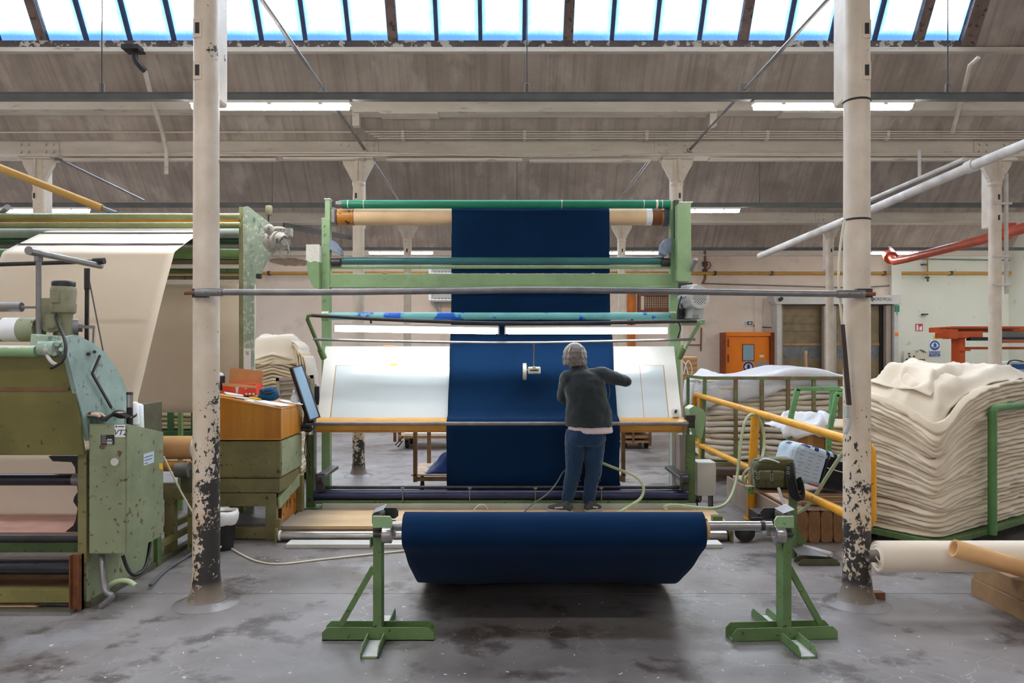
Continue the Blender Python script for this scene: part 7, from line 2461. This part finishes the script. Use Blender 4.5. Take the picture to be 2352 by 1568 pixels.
# ---- kraft tubes on a rack at the back
Y8 = 11.8
t = thing('tube_rack', 'low rack carrying the kraft tubes behind the right end of the machine', 'rack', (PX(1586, Y8), Y8, 0))
MB().bx(PX(1566, Y8), PX(1606, Y8), Y8 + .0, Y8 + .15, 0, PZ(885, Y8)).build('shelf_side', M_GREYBLIND, t)
for k in range(4):
    MB().bx(PX(1575, Y8), PX(1610, Y8), Y8 - .02, Y8, PZ(890 + k * 14, Y8) - .03, PZ(890 + k * 14, Y8)).build('slat', M_GREYBLIND, t)
for i in range(6):
    z = PZ(878.5 - i * 11, Y8)
    tag(MB().pipe((PX(1568, Y8), Y8 + .06, z), (PX(1603, Y8), Y8 + .06, z), .037, .030, 16).build('kraft_tube', M_KRAFT), 'kraft cardboard tube piled left of the orange door, %s from the bottom' % ('first', 'second', 'third', 'fourth', 'fifth')[i] if i < 5 else 'topmost kraft cardboard tube in the pile left of the orange door', 'tube', 'kraft tubes on the rack')
tag(MB().tube([P(1570, 860, Y8 - .03), P(1580, 820, Y8 - .03), P(1592, 850, Y8 - .03), P(1583, 872, Y8 - .03), P(1575, 835, Y8 - .03), P(1568, 828, Y8 - .03)], .008, 6, 2).build('white_string', M_PAPER), 'white string tied round the pile of kraft tubes', 'string')
# ================================================================== ON THE BACK WALL
YWf = WALL - .01


def wx(x):
    return PX(x, YWf)


def wz(y):
    return PZ(y, YWf)


def wall_bx(mb, xa, xb, ya, yb, d0, d1):
    return mb.bx(wx(xa), wx(xb), WALL - d1, WALL - d0, wz(yb), wz(ya))


t = thing('wall_pipe', 'ochre yellow pipe running along the whole back wall', 'pipe', (0, WALL - .1, wz(628)))
MB().cyl((XL, WALL - .10, wz(628)), (XR, WALL - .10, wz(628)), .045, seg=14).build('pipe', M_OCHRE, t)
for x in (620, 1330, 1640, 1770, 2028, 2180):
    MB().bx(wx(x) - .03, wx(x) + .03, WALL - .15, WALL - .0, wz(628) - .055, wz(628) + .055).build('bracket', M_IRON, t)
t = thing('wall_conduit', 'thin grey conduit along the back wall above the roller door', 'conduit', (wx(1800), WALL - .04, wz(650)))
MB().tube([(wx(1610), WALL - .04, wz(651)), (wx(1830), WALL - .04, wz(657)), (wx(1960), WALL - .04, wz(661)), (wx(2060), WALL - .04, wz(655)), (wx(2066), WALL - .04, wz(620))], .018, 8).build('conduit', M_GALV, t)
t = thing('wall_conduit', 'thin grey conduit high on the pale green wall below the red pipe', 'conduit', (wx(2250), WALL - .05, wz(597)))
MB().cyl((wx(2110), WALL - .05, wz(595)), (XR, WALL - .05, wz(598)), .018, seg=8).build('conduit', M_GALV, t)
t = thing('gas_valve', 'brown vertical pipe with a round hand wheel valve on the back wall', 'valve', (wx(1617), WALL - .08, wz(610)))
MB().tube([(wx(1617), WALL - .1, wz(574)), (wx(1617), WALL - .1, wz(640)), (wx(1612), WALL - .1, wz(652))], .035, 8).build('pipe', M_BROWNFRAME2, t)
s = MB().cyl((wx(1617), WALL - .1, wz(612)), (wx(1617), WALL - .1, wz(602)), .075, seg=12).cyl((wx(1617), WALL - .1, wz(624)), (wx(1617), WALL - .1, wz(619)), .07, seg=12)
s.build('valve_body', M_IRON, t)
s = MB()
for k in range(12):
    a, b = 2 * PI * k / 12, 2 * PI * (k + 1) / 12
    s.cyl((wx(1622) + .07 * math.cos(a), WALL - .22, wz(611) + .09 * math.sin(a)), (wx(1622) + .07 * math.cos(b), WALL - .22, wz(611) + .09 * math.sin(b)), .014, seg=6, caps=False)
s.bar((wx(1622) - .07, WALL - .22, wz(611)), (wx(1622) + .07, WALL - .22, wz(611)), .012, .012)
s.build('hand_wheel', M_BROWNFRAME2, t)

# door with its frame
dr = MB()
wall_bx(dr, 1653, 1660, 764, 1000, 0, .32)
wall_bx(dr, 1764, 1777, 764, 1000, 0, .26)
door = dr.build('door_1', M_BROWNFRAME, kind='structure', bev=.006)
yb_ = PZ(0, 1)
q = MB()
q.bx(wx(1660), wx(1763), WALL - .14, WALL - .08, 0.02, wz(773))
q.build('leaf', M_ORANGE, door, bev=.004)
q = MB().bx(wx(1661), wx(1668), WALL - .16, WALL - .14, .02, wz(768)).bx(wx(1661), wx(1764), WALL - .20, WALL - .08, wz(772), wz(763))
q.build('orange_jamb', M_ORANGE, door)
for y in (788, 823):
    MB().bx(wx(1667), wx(1670.5), WALL - .165, WALL - .14, wz(y + 9), wz(y - 9)).build('hinge', M_BROWNFRAME, door)
q = MB().bx(wx(1701), wx(1729), WALL - .15, WALL - .14, wz(829), wz(790))
pf = q.build('window_frame', M_BROWNFRAME, door)
MB().bx(wx(1703), wx(1727), WALL - .156, WALL - .15, wz(827), wz(792)).build('window_pane', M_BLUEPANE, door)
MB().bx(wx(1741), wx(1751), WALL - .146, WALL - .14, wz(820), wz(815)).build('door_label', M_PAPER, door)
MB().bx(wx(1731), wx(1763), WALL - .146, WALL - .14, wz(880), wz(829)).build('kick_plate', M_GREYBLIND, door)


def ear_sign(parent, x, y, r, yy, backing, face):
    """round mandatory sign: head with ear muffs"""
    c = Vector((wx(x), yy, wz(y)))
    MB().cyl(c, c + Vector((0, -.006, 0)), r, seg=36).build('sign_rim', M_PAPER, parent)
    MB().cyl(c + Vector((0, -.006, 0)), c + Vector((0, -.009, 0)), r * .93, seg=36).build('sign_disc', face, parent)
    k = r
    pts = [(-.30, .34), (-.24, .44), (.24, .44), (.30, .34), (.28, -.15), (.16, -.42), (0, -.54), (-.16, -.42), (-.28, -.15)]
    white = MB().ball(c + Vector((0, -.010, k * .02)), (k * .62, .003, k * .62), 28, 10)
    white.build('head_band', M_PAPER, parent)
    MB().ball(c + Vector((0, -.012, k * .0)), (k * .47, .003, k * .56), 28, 10).build('gap', face, parent)
    MB().prism([(c.x + a * k * 1.15, c.z + b * k * .95) for a, b in pts], 'y', c.y - .018, c.y - .012).build('head', face if False else M_PAPER, parent)
    MB().prism([(c.x + a * k * .86, c.z + b * k * .80) for a, b in pts], 'y', c.y - .021, c.y - .018).build('face', face, parent)
    for s_ in (-1, 1):
        MB().ball(c + Vector((s_ * k * .52, -.012, -k * .03)), (k * .17, .006, k * .30), 16, 8).build('ear_muff', M_PAPER, parent)


sg = thing('safety_sign', 'round navy ear protection sign on the orange door', 'sign', (wx(1715), WALL - .15, wz(842)))
ear_sign(sg, 1715, 842, .155, WALL - .147, M_PAPER, M_SIGNNAVY)
ex = thing('exit_sign', 'small green and white exit sign above the orange door', 'sign', (wx(1717), WALL - .05, wz(742)))
wall_bx(MB(), 1706.5, 1728.5, 736.5, 747.5, .0, .06).build('box', M_PAPER, ex, bev=.004)
wall_bx(MB(), 1709, 1727, 738, 746, .06, .064).build('green_panel', M_SIGNGREEN, ex)
s = MB()
wall_bx(s, 1710, 1714.5, 738.6, 745.4, .064, .066)
s.build('door_symbol', M_PAPER, ex)
s = MB().prism([(wx(1711.2), wz(745)), (wx(1712), wz(742)), (wx(1711.4), wz(741)), (wx(1713), wz(740)), (wx(1714), wz(742)), (wx(1713), wz(743)), (wx(1713.8), wz(745)), (wx(1712.6), wz(743.6))], 'y', WALL - .068, WALL - .066)
s.build('running_figure', M_SIGNGREEN, ex)
MB().prism([(wx(1718), wz(742)), (wx(1721.5), wz(738.8)), (wx(1721.5), wz(740.8)), (wx(1725), wz(740.8)), (wx(1725), wz(743.2)), (wx(1721.5), wz(743.2)), (wx(1721.5), wz(745.2))], 'y', WALL - .066, WALL - .064).build('arrow', M_PAPER, ex)
tag(MB().tube([(wx(1729), WALL - .03, wz(746)), (wx(1735), WALL - .03, wz(751)), (wx(1772), WALL - .03, wz(752)), (wx(1776), WALL - .05, wz(765)), (wx(1776), WALL - .29, wz(900))], .012, 6).build('cable', M_IRON), 'black cable from the exit sign round the orange door frame', 'cable')
tag(wall_bx(MB(), 1777, 1790, 701, 752, .0, .03).build('grey_plate', M_CONDUIT), 'grey rectangular plate left of the roller door post', 'plate')

# fast roller door
YRD = 20.05


def rx(x):
    return PX(x, YRD)


def rz_(y):
    return PZ(y, YRD)


rd = thing('roller_door', 'grey fast roller door with a dusty brown curtain on the back wall', 'roller door', (rx(1925), YRD, 0))
hd = MB().prism([(rx(1783), rz_(698)), (rx(1778), rz_(690)), (rx(1778), rz_(677)), (rx(2070), rz_(677)), (rx(2070), rz_(698))], 'y', YRD, WALL)
hd.build('header_box', M_LGREY, rd, bev=.01)
MB().cyl((rx(1792), YRD, rz_(688)), (rx(1792), YRD - .10, rz_(686)), .05, seg=16).build('shaft_end', M_BLACK, rd)
for xa, xb in ((1786, 1797), (2056, 2066)):
    MB().bx(rx(xa), rx(xb), YRD + .05, WALL, 0, rz_(698)).build('guide_post', M_LGREY, rd, bev=.006)
for xa, xb in ((1798, 1803), (2042, 2053)):
    MB().bx(rx(xa), rx(xb), YRD + .15, WALL, 0, rz_(700)).build('inner_guide', M_GREYBLIND, rd)
MB().bx(rx(1894), rx(1923), YRD + .05, YRD + .2, 0, rz_(702)).build('centre_post', M_GREYBLIND, rd)
MB().bx(rx(1803), rx(2046), YRD + .35, YRD + .37, rz_(788), rz_(700)).build('curtain', M_SHUTTER, rd)
MB().bx(rx(1803), rx(2046), YRD + .32, YRD + .37, rz_(793), rz_(788)).build('stiffener', M_WOOD, rd)
MB().bx(rx(1803), rx(2046), YRD + .35, YRD + .37, rz_(824), rz_(793)).build('clear_strip', M_SHUTTERCLEAR, rd)
MB().bx(rx(1803), rx(2046), YRD + .35, YRD + .37, 0, rz_(824)).build('curtain', M_SHUTTER, rd)
MB().bx(rx(2034), rx(2042), YRD + .30, YRD + .35, 0, rz_(700)).build('edge_brush', M_BLACK, rd)
for k in range(3):
    MB().bx(rx(1803), rx(2046), YRD + .33, YRD + .35, rz_(722 + 18 * k) - .02, rz_(722 + 18 * k)).build('curtain_fold', M_SHUTTER, rd)
hb_ = rd.children[0]
text('ORDYROLL', .122, (rx(2029), YRD - .003, rz_(687)), (PI / 2, 0, 0), M_SIGNBLACK, hb_, 'lettering', xs=.75)
lg = MB()
c = Vector((rx(2004), YRD - .003, rz_(687)))
lg.pipe(c, c + Vector((0, -.004, 0)), .045, .030, 24)
lg.cyl(c, c + Vector((0, -.004, 0)), .016, seg=14)
for k in range(4):
    a = k * PI / 2
    u = Vector((math.cos(a), 0, math.sin(a)))
    n = Vector((-math.sin(a), 0, math.cos(a)))
    lg.add([c + u * .05 + n * .02 + Vector((0, -.003, 0)), c + u * .075 + Vector((0, -.003, 0)), c + u * .05 - n * .02 + Vector((0, -.003, 0))], [(0, 1, 2)])
lg.build('emblem', M_SIGNBLACK, hb_)
MB().bx(rx(2057), rx(2067), YRD + .02, YRD + .1, rz_(716), rz_(701)).tube([(rx(2063), YRD + .05, rz_(715)), (rx(2063), YRD + .05, rz_(724))], .01, 6).build('green_box', M_BOXGREEN, rd)
MB().bx(rx(2058), rx(2066), YRD + .04, YRD + .1, rz_(771), rz_(763)).build('orange_beacon', M_ORANGE, rd, bev=.01)
tag(MB().pipe((rx(1840), YRD - .3, 0), (rx(1840), YRD - .3, rz_(805)), .045, .035, 14).build('wooden_pole', M_WOOD), 'short wooden pole standing before the roller door', 'pole')

# pale green wall furniture
cp = thing('control_panel', 'cream control panel with switches below the pale green wall pilaster', 'panel', (wx(2093), WALL - .1, wz(830)))
wall_bx(MB(), 2066, 2092, 806, 900, .16, .24).build('box', M_CREAMPL, cp, bev=.006)
wall_bx(MB(), 2093, 2121, 809, 900, .02, .22).build('box', M_CREAMPL, cp, bev=.006)
s = MB()
for a, b in ((2077, 812), (2078, 818), (2088, 818), (2072, 825), (2077, 825), (2083, 825), (2089, 825)):
    s.cyl((wx(a), WALL - .24, wz(b)), (wx(a), WALL - .27, wz(b)), .022, seg=10)
for a in (2097, 2101, 2105, 2109, 2113):
    wall_bx(s, a - 1.2, a + 1.2, 824, 828, .22, .23)
s.build('switches', M_IRON, cp)
tag(MB().grid(lambda u, v: Vector((wx(2093 + 26 * u), WALL - .26 + .2 * v, wz(808) + .05 * math.sin(u * 4) + .02)), 12, 4).build('paper_sleeve', M_WRAPW, solid=.01), 'white plastic sleeve lying on the cream control panel', 'sleeve')
ss = thing('safety_sign', 'rectangular blue ear protection sign on the pale green wall', 'sign', (wx(2145), WALL - .04, wz(800)))
wall_bx(MB(), 2133, 2158, 781, 818, .02, .035).build('plate', M_PAPER, ss)
ear_sign(ss, 2145.5, 793, .145, WALL - .036, M_PAPER, M_SIGNBLUE)
wall_bx(MB(), 2133, 2158, 806, 818, .035, .04).build('text_panel', M_SIGNBLUE, ss)
for k, w_ in enumerate(('PROTECTION', 'OBLIGATOIRE', "DE L'OUIE")):
    text(w_, .046, (wx(2145.5), WALL - .042, wz(808.3 + 3.7 * k)), (PI / 2, 0, 0), M_PAPER, ss, 'sign_text')
tag(MB().prism([(wx(2141.5), wz(778)), (wx(2149.5), wz(778)), (wx(2145.5), wz(771))], 'y', WALL - .04, WALL - .02).build('warning_triangle', M_SIGNYEL), 'small yellow warning triangle above the blue sign on the pale green wall', 'sign')
fs = thing('fire_sign', 'small red fire equipment sign on the pale green wall', 'sign', (wx(2110), WALL - .04, wz(752)))
wall_bx(MB(), 2102, 2118.5, 743.5, 760, .02, .03).build('plate', M_SIGNRED, fs)
s = MB()
wall_bx(s, 2104, 2108.5, 747, 758.5, .03, .033)
s.cyl((wx(2106.2), WALL - .033, wz(746.6)), (wx(2106.2), WALL - .03, wz(746.6)), .02, seg=10)
s.build('extinguisher_symbol', M_PAPER, fs)
s = MB().prism([(wx(2111), wz(758.5)), (wx(2110.5), wz(753)), (wx(2112.5), wz(748)), (wx(2113.5), wz(752)), (wx(2116), wz(747)), (wx(2117), wz(754)), (wx(2115.5), wz(758.5))], 'y', WALL - .033, WALL - .03)
s.build('flame_symbol', M_PAPER, fs)
t = thing('wall_tap', 'small brass tap hanging below the ochre pipe on the pale green wall', 'tap', (wx(2125), WALL - .12, wz(638)))
MB().tube([(wx(2126), WALL - .1, wz(590)), (wx(2126), WALL - .1, wz(634))], .02, 8).build('drop_pipe', M_OCHRE, t)
MB().box((wx(2125), WALL - .12, wz(638)), (.10, .06, .05)).box((wx(2125), WALL - .14, wz(644)), (.03, .05, .08)).build('tap_body', M_IRON, t, bev=.008)
for x, y, lab in ((2121, 722, 'small dark bracket high on the pale green wall above the fire sign'), (2120, 608, 'small dark hook on the pale green wall under the red pipe')):
    tag(wall_bx(MB(), x - 6, x + 6, y - 1.5, y + 1.5, .0, .12).build('wall_bracket', M_IRON), lab, 'bracket')

# grey wall heaters and the ventilation grille
for (ya, yb, lab) in ((605, 632, 'upper white framed heater on the back wall beside the navy cloth'), (672, 692, 'lower white framed heater on the back wall beside the navy cloth')):
    Yh = 17.0
    t = thing('wall_heater', lab, 'heater', (PX(1020, Yh), WALL - .3, wz(yb)))
    MB().bx(wx(988), wx(994), WALL - .45, WALL, wz(yb), wz(ya)).build('end_cap', M_PAPER, t)
    MB().bx(wx(1075), wx(1081), WALL - .45, WALL, wz(yb), wz(ya)).build('end_cap', M_PAPER, t)
    MB().bx(wx(994), wx(1075), WALL - .38, WALL, wz(yb), wz(ya) - .02).build('body', M_GREY, t)
    for k in range(9):
        x = 1000 + k * 8
        MB().bx(wx(x), wx(x + 5), WALL - .39, WALL - .38, wz(yb - 5), wz(yb - 2)).build('slot', M_BLACK, t)
    MB().bx(wx(994), wx(1075), WALL - .42, WALL - .38, wz(yb), wz(yb) + .04).build('lip', M_PAPER, t)
hs = thing('heater_shelf', 'grey shelf bracket below the lower heater on the back wall', 'shelf', (wx(1020), WALL - .2, wz(705)))
MB().bx(wx(994), wx(1075), WALL - .4, WALL, wz(695), wz(692.5)).build('shelf', M_GREY, hs)
MB().bar((wx(996), WALL - .38, wz(695)), (wx(1008), WALL - .02, wz(716)), .04, .03).build('strut', M_GREY, hs)
MB().bx(wx(1006), wx(1012), WALL - .06, WALL, wz(722), wz(695)).build('rail', M_GREY, hs)
vg = thing('vent_grille', 'brown framed ventilation grille on the back wall right of the navy cloth', 'grille', (wx(1508), WALL - .1, wz(695)))
s = MB()
wall_bx(s, 1464, 1552, 712, 718, .0, .12)
wall_bx(s, 1464, 1552, 674, 680, .0, .12)
wall_bx(s, 1464, 1470, 680, 712, .0, .12)
wall_bx(s, 1546, 1552, 680, 712, .0, .12)
s.build('frame', M_BROWNFRAME2, vg)
wall_bx(MB(), 1470, 1478, 680, 712, .0, .10).build('inner_jamb', M_CORD, vg)
wall_bx(MB(), 1478, 1546, 680, 712, .0, .03).build('back_panel', M_CORD, vg)
for k in range(13):
    wall_bx(MB(), 1480 + k * 5.1, 1481.6 + k * 5.1, 680, 706, .03, .07).build('bar', M_BROWNFRAME2, vg)
for k in range(6):
    wall_bx(MB(), 1478, 1546, 681 + k * 5, 682.2 + k * 5, .03, .06).build('cross_bar', M_BROWNFRAME2, vg)
MB().prism([(wx(1478), wz(706)), (wx(1546), wz(706)), (wx(1546), wz(713)), (wx(1478), wz(713))], 'y', WALL - .12, WALL - .03).build('lower_louvre', M_BROWNFRAME2, vg)
rs = thing('wall_pipe', 'rust-orange pipe beside the ventilation grille on the back wall', 'pipe', (wx(1449), WALL - .1, 0))
MB().cyl((wx(1448), WALL - .14, 0), (wx(1448), WALL - .14, wz(668)), .11, seg=18).build('pipe', M_RUSTORANGE, rs)
# broken plaster patch and thin wall pipe on the left
def patch(u, v):
    x = wx(618 + 96 * u)
    edge = 9 * math.sin(PI * u) ** .5 + 2.5 * n3(u * 9, v * 3, 2)
    y = 598 + (v - .5) * 2 * edge + 6 * u
    return Vector((x, WALL - .012 - .02 * n3(u * 14, v * 6, 5), wz(y)))


tag(MB().grid(patch, 30, 8).build('plaster_patch', M_TAUPE), 'broken grey plaster patch on the back wall left of the machine', 'patch')
t = thing('thin_pipe', 'thin brown pipe ending on the back wall above the kraft tubes', 'pipe', (PX(1607, 14), WALL - .05, wz(800)))
MB().tube([(wx(1610), WALL - .04, wz(752)), (wx(1609), WALL - .04, wz(806))], .018, 8).tube([(wx(1580), WALL - .04, wz(792)), (wx(1609), WALL - .04, wz(792))], .015, 8).build('pipe', M_RUST, t)

# orange lifting machine by the pale green wall
Y9 = 16.0
om = thing('orange_lift', 'orange steel machine on legs behind the biggest fabric stack', 'machine', (PX(2270, Y9), Y9, 0))


def ox(x):
    return PX(x, Y9)


def oz(y):
    return PZ(y, Y9)


MB().bx(ox(2178), ox(2258), Y9, Y9 + .5, oz(776), oz(761)).build('front_beam', M_ORANGERUST, om, bev=.01)
MB().bx(ox(2176), ox(2198), Y9 - .05, Y9 + .2, oz(778), oz(757)).build('end_plate', M_ORANGERUST, om, bev=.01)
MB().bx(ox(2206), ox(2480), Y9 + .3, Y9 + 1.2, oz(760), oz(748)).build('top_tray', M_ORANGERUST, om, bev=.01)
MB().bx(ox(2178), ox(2350), Y9 + .1, Y9 + .3, oz(755), oz(753)).build('rod', M_RUST, om)
MB().bx(ox(2210), ox(2224), Y9 + .1, Y9 + .4, 0, oz(776)).build('leg', M_ORANGERUST, om, bev=.01)
MB().bx(ox(2400), ox(2415), Y9 + .1, Y9 + .4, 0, oz(776)).build('leg', M_ORANGERUST, om, bev=.01)
MB().bx(ox(2205), ox(2228), Y9 - .02, Y9 + .05, oz(806), oz(802)).build('leg_flange', M_ORANGERUST, om)
MB().bx(ox(2224), ox(2480), Y9 + .3, Y9 + .4, oz(802), oz(796)).build('cross_rail', M_ORANGERUST, om)
MB().bx(ox(2226), ox(2285), Y9 - .05, Y9 + .1, oz(782), oz(774)).build('black_fork', M_BLACK, om)
MB().bx(ox(2290), ox(2480), Y9 - .1, Y9 + .2, oz(774), oz(763)).build('grey_slide', M_CONDUIT, om)
MB().bx(ox(2290), ox(2480), Y9 - .1, Y9 + .2, oz(780), oz(774)).build('black_slide', M_BLACK, om)
MB().bx(ox(2300), ox(2480), Y9 - .05, Y9 + .2, oz(787), oz(781)).build('lower_beam', M_ORANGERUST, om)
t = thing('scale_display', 'grey box with a blue display strip behind the stack at the right edge', 'display', (PX(2340, 12), 12, .9))
xa_, xb_ = PX(2315, 12), PX(2420, 12)
MB().bx(xa_, xb_, 12, 12.4, PZ(866, 12), PZ(830, 12)).build('body', M_LGREY, t, bev=.02)
MB().bx(PX(2324, 12), xb_ - .02, 11.99, 12.0, PZ(848, 12), PZ(836, 12)).build('display_strip', M_SIGNBLUE, t)
MB().bx(PX(2330, 12), PX(2336, 12), 12.1, 12.2, 0, PZ(866, 12)).bx(PX(2400, 12), PX(2406, 12), 12.1, 12.2, 0, PZ(866, 12)).build('stand', M_IRON, t)
tag(MB().tube([P(2314, 842, 11.9), P(2316, 830, 11.9), P(2330, 826, 11.95), P(2350, 830, 12.0)], .012, 6, 2).build('cable', M_BLACK), 'black cable arching over the grey display box at the right edge', 'cable')
# litter of lint on the floor
lf = MB()
random.seed(11)
for i in range(260):
    Yl_ = 3.6 + 5.5 * random.random() ** 1.4
    Xl_ = random.uniform(-.66, .68) * Yl_
    r = random.uniform(.002, .007)
    a = random.random() * PI
    w = Vector((math.cos(a) * r * 2, math.sin(a) * r * 2, 0))
    n = Vector((-math.sin(a) * r * .6, math.cos(a) * r * .6, 0))
    c = Vector((Xl_, Yl_, .0015))
    lf.add([c - w, c - n, c + w, c + n, c + Vector((0, 0, r * .5))], [(0, 1, 4), (1, 2, 4), (2, 3, 4), (3, 0, 4)])
tag(lf.build('lint', M_PAPER, kind='stuff'), 'white lint flecks scattered over the concrete floor', 'lint', kind='stuff')
